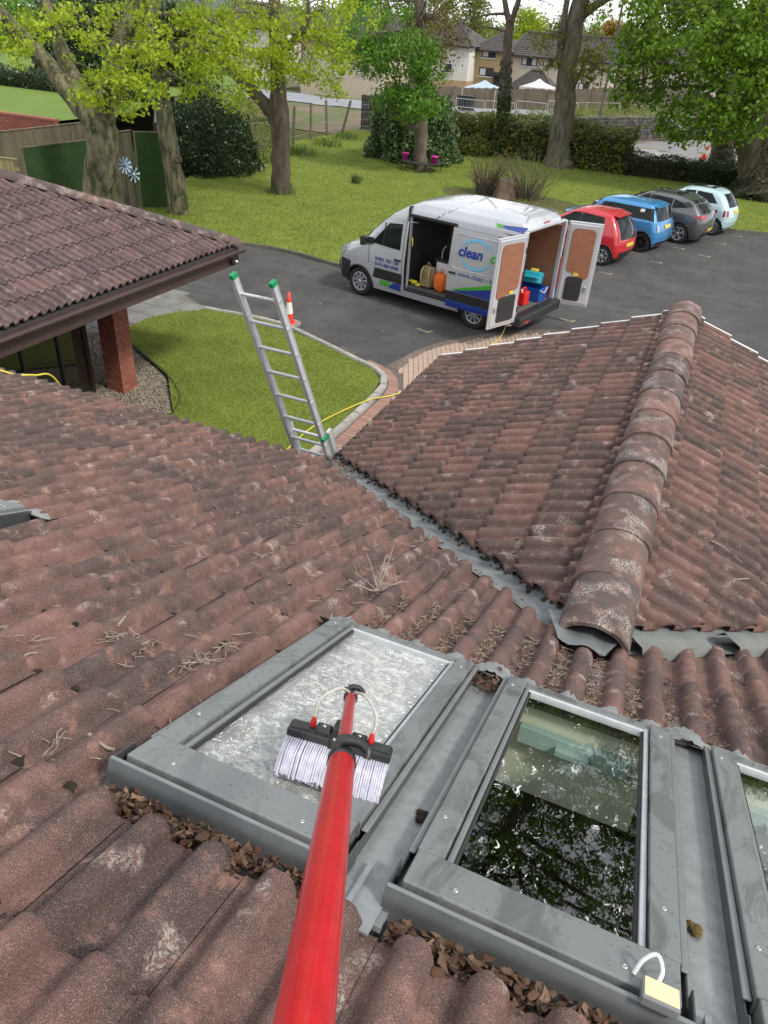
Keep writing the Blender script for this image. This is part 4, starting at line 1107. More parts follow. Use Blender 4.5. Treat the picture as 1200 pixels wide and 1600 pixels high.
for (x, y, n_, sp_) in [(215, 1008, 34, .035), (300, 1028, 30, .035), (345, 1000, 22, .03), (170, 985, 14, .03), (20, 990, 16, .04), (600, 915, 40, .05), (420, 870, 14, .03), (300, 850, 12, .03), (150, 770, 10, .04), (360, 800, 10, .04), (480, 820, 12, .04), (640, 850, 16, .04), (70, 1180, 8, .03), (250, 1040, 14, .03)]:
    u, s = A_uv(x, y, -.03); straws(m, [(u+rg.gauss(0, sp_), s+rg.gauss(0, sp_), -.045+rg.random()*.012) for _ in range(n_)], .075, .0019, rg)
o = m.build('straw_litter', M_twig); tag(o, 'pale straw and tiny twigs strewn over the tile pans', 'straw', kind='stuff')
# moss: many small dark cushions tucked under the tile ends, also standing in for crevice shade, a few large ones of their own
def lump(m, M, r, rg2, sub=1):
    bm = bmesh.new(); bmesh.ops.create_icosphere(bm, subdivisions=sub, radius=r)
    for v in bm.verts: v.co = v.co*(1+rg2.uniform(-.2, .2)+(.35*noise.noise(v.co*(2.2/r)) if sub > 1 else 0)); v.co.z *= .62
    bm.transform(M); m.frombm(bm)
m = MB()
for k in range(2300):
    t = random.choice(tailsA[2:]); u = round((rg.uniform(-6.5, 1.0)-.08)/.15)*.15+.08+rg.choice((-.028, .028))+rg.gauss(0, .008)
    s = t+rg.uniform(.0, .03)
    if any(abs(u-c) < .36 and s0-.05 < s < s1+.08 for c, s0, s1 in SKY): continue
    if u+s*ca-D*sa > RX+RY0-.2 and u < RX or s > 6.1: continue
    if u > RX and s*ca-D*sa-u > RY0-RX-.2: continue
    lump(m, MA @ Matrix.Translation((u, s, -.058)), rg.uniform(.006, .016), rg, 3 if s < 1.7 else 2 if s < 2.6 else 1)
for Mx, sg in ((MBL, 1), (MBR, -1)):
    for k in range(2400 if sg == 1 else 1200):
        t = rg.choice(tb); Y = rg.uniform(2.9, 8.2); s = t-rg.uniform(-.02, .30)
        if Y < RY0+s*ca+.15 or s < .2: continue
        x = (round((Y-2.64)/.15)*.15+2.64+rg.gauss(0, .016)) if sg == 1 else (round((8.34-Y)/.15)*.15-8.34+rg.gauss(0, .016))
        lump(m, Mx @ Matrix.Translation((x, s, -.018)), rg.uniform(.004, .015), rg)
for k in range(260):
    t = rg.uniform(.1, 2.75); X = RX-t+.04+rg.gauss(0, .02); Y = RY0+t+.05+rg.gauss(0, .02)
    lump(m, Matrix.Translation((X, Y, RZ-.4163*abs(X-RX)-.045)), rg.uniform(.006, .02), rg)
o = m.build('roof_moss_shade', M_moss, kind='stuff'); tag(o, 'small dark moss cushions, doubling as crevice shade, dotted in the tile joints', 'moss')
for (x, y, r_, mt, lb) in [(238, 997, .026, M_moss, 'dark round moss clump on dead straw left of the soapy roof window'), (340, 1000, .022, M_moss, 'dark moss clump with pale straw on the tiles by the soapy window edge'), (1082, 1452, .018, M_mossg, 'rusty brown moss tuft in the gutter right of the sensor box window'), (662, 1278, .016, M_moss, 'dark brown moss tuft in the wet gutter between two roof windows'), (930, 960, .022, M_mossg, 'golden moss clump on the lead beside the ridge end'), (700, 1052, .02, M_mossg, 'golden green moss clump below the corner of the soapy window'), (20, 985, .028, M_moss, 'dark moss patch on the tiles at the roof side away from the valley')]:
    u, s = A_uv(x, y, -.03); m = MB()
    hb = hA(s) if not (1.26 < s < 2.57 and -.95 < u < 1.2) else -.03
    for k in range(9): lump(m, MA @ Matrix.Translation((u+rg.gauss(0, r_*.5), s+rg.gauss(0, r_*.5), hb+r_*.3)), r_*rg.uniform(.4, .75), rg, 2)
    tag(m.build('moss_clump', mt), lb, 'moss')
# larger twigs
for i, (pl, lb) in enumerate([([(545, 905), (590, 925), (640, 900)], None), ([(185, 975), (205, 955), (222, 945)], 'knobbly grey stick lying on the tiles'), ([(140, 1145), (165, 1170), (178, 1168)], 'thin forked twig beside the soapy window corner'), ([(25, 1036), (42, 1025), (58, 1018)], 'short twig lying along a tile roll well away from the windows')]):
    m = MB()
    P3 = [MA @ Vector((*A_uv(x, y, -.02), -.025+.01*(k == 1))) for k, (x, y) in enumerate(pl)]
    m.tube(smoothpath(P3, 4), [.006]+[.004]*(len(smoothpath(P3, 4))-1), 6)
    if i == 0:
        b0 = P3[1]
        for (dx, dy, dz) in ((-.12, .12, .10), (.0, .16, .16), (.10, .05, .10), (-.05, .2, .05), (.05, -.06, .07), (-.14, .02, .05), (.12, .10, .03)):
            e = b0+Vector((dx, dy, dz)); mid = b0.lerp(e, .5)+Vector((rg.uniform(-.02, .02), rg.uniform(-.02, .02), .02)); m.tube(bez(b0, mid, e, 5), [.0032, .003, .0026, .0022, .0018, .0012], 5)
            for q in range(3):
                s0 = b0.lerp(e, .4+.2*q); m.tube([s0, s0+Vector((rg.uniform(-.05, .05), rg.uniform(-.05, .05), rg.uniform(0, .04)))], [.0018, .001], 4)
        lb = 'branching dead twig standing up from the tiles near the valley'
    tag(m.build('twig', M_twig), lb, 'twig')
for (pa, pb, lb) in [((1100, 840), (1160, 880), 'pale bent twig on the right slope beyond the lichened ridge'), ((1150, 905), (1198, 915), 'short pale twig on the outer slope past the ridge, close to the cement strip')]:
    def onBR(x, y):
        q = ray(x, y); n = Vector((sa, 0, ca)); o = Vector((RX, 0, RZ+.02)); return CAM+q*((o-CAM).dot(n)/q.dot(n))
    a, b = onBR(*pa), onBR(*pb); tag(MB().tube(smoothpath([a, a.lerp(b, .5)+Vector((0, .02, .01)), b], 4), .004, 6).build('twig', M_twig), lb, 'twig')
u, s = A_uv(866, 618, 0)
# ------------------------------------------------------------------ vehicles
M_tyre = pm('tyre', (.014, .014, .014), (.024, .023, .022), 20, .85, .3, 90, .004)
M_carglass = pm('car_glass', (.010, .013, .014), (.018, .022, .022), 3, .05, spec=.18)
M_trim = pm('trim_black', (.016, .016, .017), (.026, .026, .026), 14, .5)
M_alloy = pm('alloy', (.55, .56, .58), (.42, .43, .45), 30, .3, metal=.7)
M_blackalloy = pm('black_alloy', (.012, .012, .013), None, rough=.3)
M_tail = pm('tail_lamp', (.42, .012, .015), (.28, .01, .012), 30, .15, coat=.8)
M_lampc = pm('clear_lamp', (.55, .56, .57), (.35, .36, .37), 40, .12, metal=.2, coat=.8)
M_plate = pm('number_plate', (.72, .50, .05), (.62, .42, .05), 60, .4)
def paint(name, c, c2=None, metal=.0, rough=.32): return pm(name, c, c2 or tuple(x*.85 for x in c), 1.3, rough, metal=metal, coat=.9)
class Shell:
    """body from horizontal slices (z, x_rear, x_front, half width, rear corner, front corner, rear bow, front bow)"""
    def __init__(s, sl, xs, nz=30):
        s.sl = np.array(sl, float); s.xs = xs
        zk = s.sl[:, 0]; s.z = np.unique(np.concatenate([zk, np.linspace(zk[0], zk[-1], nz)]))
    def at(s, z): return [float(np.interp(z, s.sl[:, 0], s.sl[:, k])) for k in range(1, 8)]
    def halfw(s, x, z):
        xr, xf, w, c1, c2, b1, b2 = s.at(z); t = (x-(xr+xf)/2)/((xf-xr)/2)
        return w*(1-.045*max(0, t)**3-.03*max(0, -t)**3)
    def side(s, x, z, off=0, sg=1): return Vector((x, sg*(s.halfw(x, z)+off), z))
    def rear(s, y, z, off=0):
        xr, xf, w, c1, c2, b1, b2 = s.at(z); return Vector((xr+b1*(y/w)**2-off, y, z))
    def front(s, y, z, off=0):
        xr, xf, w, c1, c2, b1, b2 = s.at(z); return Vector((xf-b2*(y/w)**2+off, y, z))
    def loop(s, z):
        xr, xf, w, c1, c2, b1, b2 = s.at(z); H = []
        for k in range(5): y = (w*.97-c1)*k/4; H.append((xr+b1*(y/w)**2, y))
        r = s.halfw(xr+c1+b1, z); x0 = xr+b1*((w-c1)/w)**2
        for k in range(1, 5): a = math.pi/2*k/5; H.append((x0+(c1)*(1-math.cos(a)), (w*.97-c1)+(r-(w*.97-c1))*math.sin(a)))
        xa, xb = x0+c1, xf-b2*((w-c2)/w)**2-c2
        for x in s.xs:
            X = min(max(x, -1e9), 1e9)
            t = (x-s.xs[0])/(s.xs[-1]-s.xs[0]); X = s.fix(x, z, xa, xb, t); H.append((X, s.halfw(X, z)))
        rf = s.halfw(xb, z)
        for k in range(1, 5): a = math.pi/2*(1-k/5); H.append((xb+c2*(math.cos(a)), (w*.95-c2)+(rf-(w*.95-c2))*math.sin(a)))
        for k in range(5): y = (w*.95-c2)*(1-k/4); H.append((xf-b2*(y/w)**2, y))
        full = H+[(x, -y) for x, y in H[-2:0:-1]]
        return [Vector((x, y, z)) for x, y in full]
    def fix(s, x, z, xa, xb, t):
        # keep columns vertical where the slice allows it, otherwise squeeze them between the corners
        if s.xs[0] >= xa and s.xs[-1] <= xb: return x
        return xa+(xb-xa)*t if xb > xa else (xa+xb)/2
    def mesh(s, cut=None, roof=.02, arches=(), arch_r=.36, az=.32):
        loops = [s.loop(z) for z in s.z]; n = len(loops[0]); V = [v for l in loops for v in l]; Fs = []
        for j in range(len(loops)-1):
            for i in range(n): Fs.append((j*n+i, j*n+(i+1) % n, (j+1)*n+(i+1) % n, (j+1)*n+i))
        top = loops[-1]; c = sum(top, Vector())/n; prev = (len(loops)-1)*n
        for q, k in enumerate((.86, .6, .3)):
            b = len(V); V += [Vector((c.x+(v.x-c.x)*k, v.y*k, v.z+roof*(1-k*k))) for v in top]
            Fs += [(prev+i, prev+(i+1) % n, b+(i+1) % n, b+i) for i in range(n)]; prev = b
        Fs.append(tuple(prev+i for i in range(n)))
        out = []
        for f in Fs:
            ctr = sum((V[i] for i in f), Vector())/len(f)
            if cut and cut(ctr): continue
            ok = True
            for ax in arches:
                if abs(ctr.y) > .45 and (ctr.x-ax)**2+(ctr.z-az)**2 < arch_r**2: ok = False
            if ok: out.append(f)
        # pull the cut edge onto the arch circle
        used = set(i for f in out for i in f)
        for ax in arches:
            for i in used:
                v = V[i]
                if abs(v.y) > .45:
                    d = Vector((v.x-ax, v.z-az)); l = d.length
                    if l < arch_r*1.0+.001 and l > 1e-4: V[i] = Vector((ax+d.x/l*arch_r, v.y, az+d.y/l*arch_r))
        m = MB(); m.add(V, out, True); return m
def quad_patch(fn, a, b, c, d, n=8, m_=6):
    """bilinear patch through four (p, z) corners: a-b along the bottom, d-c along the top"""
    rows = []
    for j in range(m_+1):
        t = j/m_; l = (a[0]+(d[0]-a[0])*t, a[1]+(d[1]-a[1])*t); r = (b[0]+(c[0]-b[0])*t, b[1]+(c[1]-b[1])*t)
        rows.append([fn(l[0]+(r[0]-l[0])*i/n, l[1]+(r[1]-l[1])*i/n) for i in range(n+1)])
    return MB().grid(rows)
def tyre_wheel(name, parent, x, y, r, wd, sg, rim_mat, spokes, rimr=.66, cover=False):
    w = empty(name, (x, y, r), 0, parent=parent); s = sg
    m = MB(); hw = wd/2
    m.lathe([(r*rimr, s*-hw*.8), (r*.8, s*-hw), (r*.95, s*-hw*.92), (r, s*-hw*.6), (r, s*hw*.6), (r*.95, s*hw*.92), (r*.8, s*hw), (r*rimr, s*hw*.82)], 32, ax='Y'); m.build('tyre', M_tyre, w)
    m = MB(); m.lathe([(r*rimr, s*hw*.82), (r*rimr*.93, s*hw*.80), (r*rimr*.9, s*hw*.35), (0, s*hw*.30)], 28, ax='Y'); m.build('rim_back', M_blackalloy if not cover else M_trim, w)
    m = MB(); m.lathe([(r*rimr*1.0, s*hw*.83), (r*rimr*.99, s*hw*.90), (r*rimr*.90, s*hw*.88), (r*rimr*.89, s*hw*.6)], 28, ax='Y'); m.build('rim', rim_mat, w)
    m = MB()
    for k in range(spokes):
        a = 2*math.pi*k/spokes; m.M = Matrix.Rotation(a, 4, 'Y')
        sw = r*rimr*(.30 if spokes <= 5 else .17 if spokes < 12 else .1)
        y0, y1 = sorted((s*hw*.62, s*hw*.86))
        m.add([(-sw*.45, y0, 0), (sw*.45, y0, 0), (sw, y0, r*rimr*.93), (-sw, y0, r*rimr*.93), (-sw*.35, y1, 0), (sw*.35, y1, 0), (sw*.8, y1, r*rimr*.92), (-sw*.8, y1, r*rimr*.92)], [(0, 1, 2, 3), (4, 7, 6, 5), (0, 4, 5, 1), (1, 5, 6, 2), (2, 6, 7, 3), (3, 7, 4, 0)])
    m.M = Matrix(); m.lathe([(r*.13, s*hw*.8), (r*.12, s*hw*.95), (0, s*hw*.97)], 14, ax='Y'); m.build('spokes', rim_mat, w)
def common(v, sh, wb, r, track, wd, rim_mat, spokes, arch_mat=None, arch_r=.36, cover=False, sp_both=True):
    for ax in (wb/2, -wb/2):
        for sg in (1, -1): tyre_wheel('wheel', v, ax, sg*(track-wd/2), r, wd, sg, rim_mat, spokes, cover=cover)
    for ax in (wb/2, -wb/2):
        for sg in (1, -1):
            m = MB(); y0, y1 = sorted((sg*(track-.42), sg*(track-.02))); m.lathe([(arch_r*.99, y0), (arch_r*.99, y1)], 20, a0=0, a1=math.pi, ax='Y'); o = m.build('wheel_arch_liner', M_trim, v, fix=False); o.location = (ax, 0, r)
            m = MB(); pts = []
            for k in range(15):
                a = math.pi*(k-.6)/12.8; x, z = ax+arch_r*math.cos(a), r+arch_r*math.sin(a)
                z = max(z, .16); pts.append(sh.side(x, z, -.004, sg))
            m.tube(pts, .028 if arch_mat else .014, 8); m.build('wheel_arch', arch_mat or v['_paint'] if False else (arch_mat or M_trim), v)
    m = MB(); zl = sh.z[0]; xr, xf, w_, *_ = sh.at(zl); m.box(xr+.1, xf-.1, -w_+.22, w_-.22, zl-.02, zl+.12); m.build('underbody', M_trim, v)
def car(name, label, contact, th, spec, pmat, group='cars parked along the lawn edge'):
    h = Vector((-math.cos(th), math.sin(th))); l = Vector((-h.y, h.x)); wb, tr = spec['wb'], spec['track']
    c = Vector(contact)-l*tr+h*wb/2
    v = empty(name, (c.x, c.y, 0), math.atan2(h.y, h.x)); tag(v, label, 'car', group)
    nxs = np.linspace(-wb/2-spec['r']-.06, wb/2+spec['r']+.02, 46)
    sh = Shell(spec['sl'], list(nxs)); ar = spec['r']+.045
    sh.mesh(None, spec.get('roof', .03), (wb/2, -wb/2), ar, spec['r']).build('body', pmat, v)
    common(v, sh, wb, spec['r'], tr, spec['wd'], spec['rim'], spec['spokes'], spec.get('arch'), ar)
    for q in spec['side']:       # side windows in (x, z) on both flanks
        for sg in (1, -1): quad_patch(lambda x, z: sh.side(x, z, .004, sg), *q).build('side_window', M_carglass, v)
    for q in spec['rearwin']: quad_patch(lambda y, z: sh.rear(y, z, .006), *q).build('rear_window', M_carglass, v)
    for q in spec['frontwin']: quad_patch(lambda y, z: sh.front(y, z, .006), *q).build('windscreen', M_carglass, v)
    for q in spec.get('black', []):
        for sg in (1, -1): quad_patch(lambda x, z: sh.side(x, z, .003, sg), *q).build('trim_panel', M_trim, v)
    for q in spec.get('rearblack', []): quad_patch(lambda y, z: sh.rear(y, z, .005), *q).build('trim_panel', M_trim, v)
    for (kind, q) in spec['tail']:
        for sg in (1, -1):
            if kind == 'rear': mm = quad_patch(lambda y, z: sh.rear(sg*y, z, .012), *q)
            else: mm = quad_patch(lambda x, z: sh.side(x, z, .012, sg), *q)
            mm.build('tail_light', spec.get('tailmat', M_tail), v)
    z0 = spec['plate']; quad_patch(lambda y, z: sh.rear(y, z, .018), (-.26, z0-.055), (.26, z0-.055), (.26, z0+.055), (-.26, z0+.055)).build('number_plate', M_plate, v)
    for (x, za, zb) in spec['gaps']:
        for sg in (1, -1): MB().tube([sh.side(x, za+(zb-za)*k/8, .001, sg) for k in range(9)], .006, 5).build('door_gap', M_trim, v)
    for sg in (1, -1):
        x, z = spec['mirror']; p = sh.side(x, z, .07, sg); m = MB(); m.rbox(p.x-.05, p.x+.06, p.y-.09, p.y+.09, p.z-.06, p.z+.07, .03); m.build('wing_mirror', spec.get('mirmat', pmat), v)
        x, z = spec['handle']; p = sh.side(x, z, .012, sg); m = MB(); m.rbox(p.x-.08, p.x+.08, p.y-.012, p.y+.012, p.z-.014, p.z+.014, .006); m.build('door_handle', spec.get('hmat', pmat), v)
        z = spec['head']; w_ = sh.at(z)[2]; quad_patch(lambda y, z: sh.front(sg*y, z, .01), (w_*.55, z-.07), (w_*.88, z-.06), (w_*.85, z+.08), (w_*.55, z+.07)).build('headlight', M_lampc, v)
    if 'spoiler' in spec:
        z, ln, yw = spec['spoiler']; xr = sh.at(z)[0]
        m = MB(); rows = []
        for k in range(4): rows.append([(xr+.12-(ln+.12)*k/3+.05*(y/yw)**2, y, z+.035-.02*(k/3)**2-.03*(y/yw)**2) for y in np.linspace(-yw, yw, 9)])
        m.grid(rows); m.grid([[(x, y, zz-.03) for x, y, zz in r] for r in rows]); m.grid([rows[-1], [(x, y, zz-.03) for x, y, zz in rows[-1]]]); m.build('spoiler', pmat, v)
    m = MB(); z = spec['sl'][-1][0]; m.tube([(spec['ant'], 0, z+.02), (spec['ant']-.12, 0, z+.16)], .006, 6); m.build('aerial', M_trim, v)
    return v, sh
TH = R(15)
# small red hatchback
sl_red = [(.17, -1.50, 1.60, .70, .12, .3, .10, .2), (.30, -1.63, 1.75, .785, .16, .32, .12, .2), (.48, -1.68, 1.77, .80, .18, .34, .12, .2), (.62, -1.675, 1.74, .805, .18, .34, .12, .2), (.72, -1.66, 1.66, .80, .18, .34, .12, .2), (.80, -1.64, 1.48, .795, .17, .32, .12, .18), (.87, -1.62, 1.22, .785, .16, .3, .12, .16), (.94, -1.59, .96, .765, .15, .26, .12, .14), (1.06, -1.52, .74, .73, .14, .22, .12, .12), (1.20, -1.43, .50, .69, .13, .2, .12, .12), (1.33, -1.33, .26, .64, .12, .2, .12, .12), (1.41, -1.26, .06, .59, .12, .2, .12, .12), (1.455, -1.12, -.10, .52, .14, .2, .10, .12)]
RED = dict(wb=2.34, track=.78, r=.285, wd=.17, rim=M_alloy, spokes=7, sl=sl_red,
  side=[((-.20, .96), (.60, .96), (.02, 1.34), (-.22, 1.36)), ((-1.05, 1.0), (-.26, .96), (-.28, 1.36), (-.98, 1.33))],
  rearwin=[((-.58, .78), (.58, .78), (.50, 1.34), (-.50, 1.34))], frontwin=[((-.62, .96), (.62, .96), (.5, 1.38), (-.5, 1.38))],
  black=[((-.26, .95), (-.20, .95), (-.22, 1.37), (-.28, 1.37))], rearblack=[((-.5, .22), (.5, .22), (.55, .42), (-.55, .42))],
  tail=[('rear', ((.60, .72), (.70, .72), (.58, 1.30), (.51, 1.30)))], plate=.62, gaps=[(.78, .3, .95), (-.25, .3, .95)], mirror=(.62, 1.0), handle=(-.10, .84), head=.72, spoiler=(1.40, .12, .52), ant=-.9, mirmat=M_trim)
P_red = paint('paint_red', (.52, .012, .02), (.46, .012, .02))
car('red_hatchback', 'bright red small hatchback parked next to the open van', (-2.68, 23.47), TH, RED, P_red)
# blue boxy hatchback
sl_blue = [(.18, -1.62, 1.72, .74, .14, .3, .08, .22), (.32, -1.74, 1.86, .83, .18, .34, .10, .22), (.52, -1.77, 1.88, .855, .20, .36, .10, .22), (.68, -1.755, 1.86, .86, .20, .36, .10, .22), (.78, -1.73, 1.78, .855, .20, .36, .10, .22), (.86, -1.70, 1.55, .845, .18, .34, .10, .2), (.92, -1.68, 1.22, .835, .17, .32, .10, .18), (.98, -1.65, .92, .815, .16, .28, .10, .16), (1.10, -1.59, .80, .775, .15, .24, .10, .14), (1.25, -1.50, .66, .73, .14, .22, .10, .14), (1.34, -1.44, .55, .70, .14, .22, .10, .14), (1.40, -1.40, .42, .66, .14, .2, .10, .12), (1.435, -1.25, .25, .58, .16, .2, .08, .12)]
BLUE = dict(wb=2.48, track=.83, r=.305, wd=.20, rim=M_blackalloy, spokes=10, sl=sl_blue, arch=M_trim,
  side=[((-.06, 1.0), (.54, 1.0), (.28, 1.31), (-.06, 1.33)), ((-1.38, 1.0), (-.09, 1.0), (-.09, 1.33), (-1.30, 1.33))],
  rearwin=[((-.66, .98), (.66, .98), (.58, 1.32), (-.58, 1.32))], frontwin=[((-.7, 1.0), (.7, 1.0), (.6, 1.36), (-.6, 1.36))],
  black=[((-1.52, .985), (-1.38, .99), (-1.30, 1.345), (-1.40, 1.345)), ((-.09, .99), (-.06, .99), (-.06, 1.34), (-.09, 1.34))], rearblack=[((-.6, .22), (.6, .22), (.66, .36), (-.66, .36))],
  tail=[('rear', ((.63, .66), (.73, .66), (.73, .88), (.63, .88)))], tailmat=M_lampc, plate=.80, gaps=[(.80, .36, .98), (-.12, .36, .98)], mirror=(.70, 1.04), handle=(-.02, .88), head=.72, spoiler=(1.385, .10, .56), ant=-1.05, mirmat=M_trim, hmat=M_alloy)
P_blue = paint('paint_blue', (.045, .24, .50), (.04, .21, .45), .2)
vb, shb = car('blue_hatchback', 'bright blue boxy hatchback with black wheels and black arches', (-1.86, 26.06), TH, BLUE, P_blue)
quad_patch(lambda x, z: shb.side(x, z, .009, 1), (-1.12, 1.21), (-.98, 1.20), (-.98, 1.29), (-1.12, 1.30)).build('window_sticker', M_white, vb)
# grey family hatchback
sl_grey = [(.18, -1.95, 2.05, .78, .16, .36, .12, .25), (.34, -2.08, 2.22, .87, .22, .40, .14, .25), (.55, -2.12, 2.25, .895, .24, .42, .14, .25), (.72, -2.11, 2.20, .90, .24, .42, .14, .25), (.82, -2.09, 2.08, .895, .22, .40, .14, .25), (.90, -2.06, 1.80, .885, .20, .38, .14, .22), (.97, -2.02, 1.45, .87, .18, .34, .14, .2), (1.04, -1.95, 1.12, .845, .17, .30, .14, .18), (1.15, -1.84, .82, .80, .16, .26, .14, .16), (1.28, -1.68, .52, .75, .15, .24, .14, .14), (1.38, -1.48, .24, .70, .15, .22, .14, .12), (1.44, -1.25, .02, .64, .16, .22, .12, .12), (1.475, -.95, -.15, .55, .18, .22, .10, .1)]
GREY = dict(wb=2.66, track=.88, r=.325, wd=.22, rim=M_alloy, spokes=5, sl=sl_grey,
  side=[((.02, 1.06), (.72, 1.06), (.10, 1.37), (-.02, 1.39)), ((-.85, 1.08), (-.06, 1.06), (-.10, 1.39), (-.85, 1.36)), ((-1.42, 1.16), (-.90, 1.08), (-.90, 1.35), (-1.25, 1.28))],
  rearwin=[((-.62, 1.02), (.62, 1.02), (.50, 1.37), (-.50, 1.37))], frontwin=[((-.7, 1.06), (.7, 1.06), (.52, 1.40), (-.52, 1.40))],
  black=[((-.06, 1.05), (.02, 1.05), (-.02, 1.40), (-.10, 1.40)), ((-1.62, 1.22), (-1.42, 1.17), (-1.25, 1.29), (-1.40, 1.34))], rearblack=[((-.55, .24), (.55, .24), (.62, .42), (-.62, .42))],
  tail=[('rear', ((.42, .86), (.80, .86), (.80, .98), (.45, .98))), ('side', ((-1.98, .88), (-1.72, .92), (-1.74, .98), (-1.96, .99)))], plate=.50, gaps=[(.95, .34, 1.05), (-.03, .34, 1.05), (-.98, .62, 1.05)], mirror=(.85, 1.1), handle=(.10, .95), head=.80, spoiler=(1.40, .10, .50), ant=-1.1, mirmat=M_trim)
P_grey = paint('paint_grey', (.125, .125, .128), (.11, .11, .112), .5)
vg, shg = car('grey_hatchback', 'metallic grey five-door hatchback with silver five-spoke wheels', (-.87, 28.31), TH, GREY, P_grey)
m = MB(); rows = [[(x, y, 1.482+.018*(1-(y/.6)**2)-.012*abs((x+.5)/.55)**2) for y in np.linspace(-.42, .42, 7)] for x in np.linspace(-1.0, .0, 8)]; m.grid(rows); m.build('sunroof', M_carglass, vg, fix=False)
# pale blue rounded city car
sl_pale = [(.18, -1.52, 1.55, .70, .18, .34, .14, .28), (.32, -1.65, 1.74, .785, .24, .40, .16, .28), (.50, -1.69, 1.78, .81, .28, .42, .16, .28), (.66, -1.68, 1.75, .815, .28, .42, .16, .28), (.78, -1.655, 1.66, .81, .27, .42, .16, .28), (.88, -1.62, 1.46, .80, .25, .40, .16, .26), (.95, -1.58, 1.18, .785, .24, .36, .16, .22), (1.02, -1.54, .94, .765, .22, .32, .16, .2), (1.15, -1.45, .76, .725, .20, .28, .16, .18), (1.30, -1.31, .55, .67, .18, .25, .16, .16), (1.40, -1.17, .34, .61, .18, .24, .15, .15), (1.46, -1.0, .14, .53, .18, .22, .12, .12), (1.49, -.8, -.02, .44, .2, .22, .10, .1)]
PALE = dict(wb=2.30, track=.79, r=.29, wd=.185, rim=M_alloy, spokes=14, sl=sl_pale,
  side=[((-.22, 1.04), (.54, 1.04), (.14, 1.37), (-.22, 1.39)), ((-1.10, 1.08), (-.27, 1.04), (-.27, 1.39), (-.80, 1.37))],
  rearwin=[((-.54, .98), (.54, .98), (.42, 1.38), (-.42, 1.38))], frontwin=[((-.6, 1.04), (.6, 1.04), (.46, 1.42), (-.46, 1.42))],
  black=[], tail=[('side', ((-1.50, .70), (-1.42, .68), (-1.40, .90), (-1.47, .90))), ('rear', ((.62, .70), (.72, .70), (.70, .90), (.62, .90)))], plate=.84, gaps=[(.78, .32, 1.02), (-.25, .32, 1.02)], mirror=(.68, 1.08), handle=(-.12, .92), head=.80, ant=-.75)
P_pale = paint('paint_pale_blue', (.44, .58, .60), (.40, .54, .56))
vp, shp = car('pale_hatchback', 'pale blue rounded city car with white wheels at the row end', (.17, 30.54), TH, PALE, P_pale)
m = MB(); m.grid([[(x, y, 1.502+.016*(1-(y/.55)**2)-.02*abs((x+.3)/.6)**2) for y in np.linspace(-.34, .34, 7)] for x in np.linspace(-.75, .08, 8)]); m.build('sunroof', M_carglass, vp, fix=False)

# ------------------------------------------------------------------ the van
hv = Vector((-.9717, .2360)); lv = Vector((-hv.y, hv.x)); vc = Vector((-4.31, 15.78))-lv*.97+hv*1.65
van = empty('van', (vc.x, vc.y, 0), math.atan2(hv.y, hv.x)); tag(van, 'silver panel van with blue and green lettering, side and rear doors open', 'van')
M_silver = paint('paint_silver', (.56, .57, .59), (.51, .52, .54), .35, .3); P_vblue = paint('van_blue', (.012, .045, .30)); P_vgreen = paint('van_green', (.06, .42, .03)); M_sky = paint('van_sky', (.16, .52, .78))
M_ply = pm('plywood', (.30, .125, .065), (.24, .10, .055), 3, .6, .15, 40, .003, stretch=(1, 1, 6)); M_liner = pm('van_liner', (.02, .02, .021), (.03, .03, .03), 8, .7)
sl_van = [(.28, -2.60, 2.42, .93, .06, .35, .03, .25), (.45, -2.66, 2.56, .98, .07, .4, .03, .28), (.75, -2.67, 2.60, 1.005, .07, .42, .03, .3), (.94, -2.67, 2.56, 1.015, .07, .42, .03, .3), (1.06, -2.67, 2.46, 1.015, .07, .42, .03, .3), (1.14, -2.67, 2.30, 1.012, .07, .40, .03, .28), (1.22, -2.67, 2.06, 1.008, .07, .36, .03, .25), (1.32, -2.67, 1.80, 1.0, .07, .3, .03, .22), (1.6, -2.67, 1.52, .98, .07, .26, .03, .18), (1.85, -2.66, 1.22, .955, .08, .24, .03, .16), (2.05, -2.65, .96, .93, .08, .24, .03, .16), (2.25, -2.64, .62, .895, .09, .26, .03, .16), (2.40, -2.60, .28, .83, .12, .28, .04, .16), (2.48, -2.5, -.05, .74, .18, .3, .05, .16), (2.52, -2.3, -.4, .62, .2, .3, .05, .16)]
vxs = sorted(set(list(np.linspace(-2.5, -.98, 26))+[-.97, .30]+list(np.linspace(-.85, .25, 14))+list(np.linspace(.36, 2.02, 26))))
vs = Shell(sl_van, vxs, 44)
vs.fix = lambda x, z, xa, xb, t: x if x <= min(.5, xb-.25) else (lambda b0: b0+(xb-b0)*(x-b0)/(vxs[-1]-b0) if vxs[-1] > b0 else xb)(min(.5, xb-.25)) if xb > .75 else (x if x <= -1.0 else -1.0+(xb+1.0)*(x+1.0)/(vxs[-1]+1.0))
def vcut(c):
    if c.y > .6 and -.97 < c.x < .30 and .46 < c.z < 2.14: return True
    if c.x < -2.5 and abs(c.y) < .90 and .52 < c.z < 2.30: return True
    return False
vs.mesh(vcut, .02, (1.65, -1.65), .40, .345).build('body', M_silver, van)
common(van, vs, 3.3, .345, .96, .215, M_alloy, 9, M_trim, .40, True)
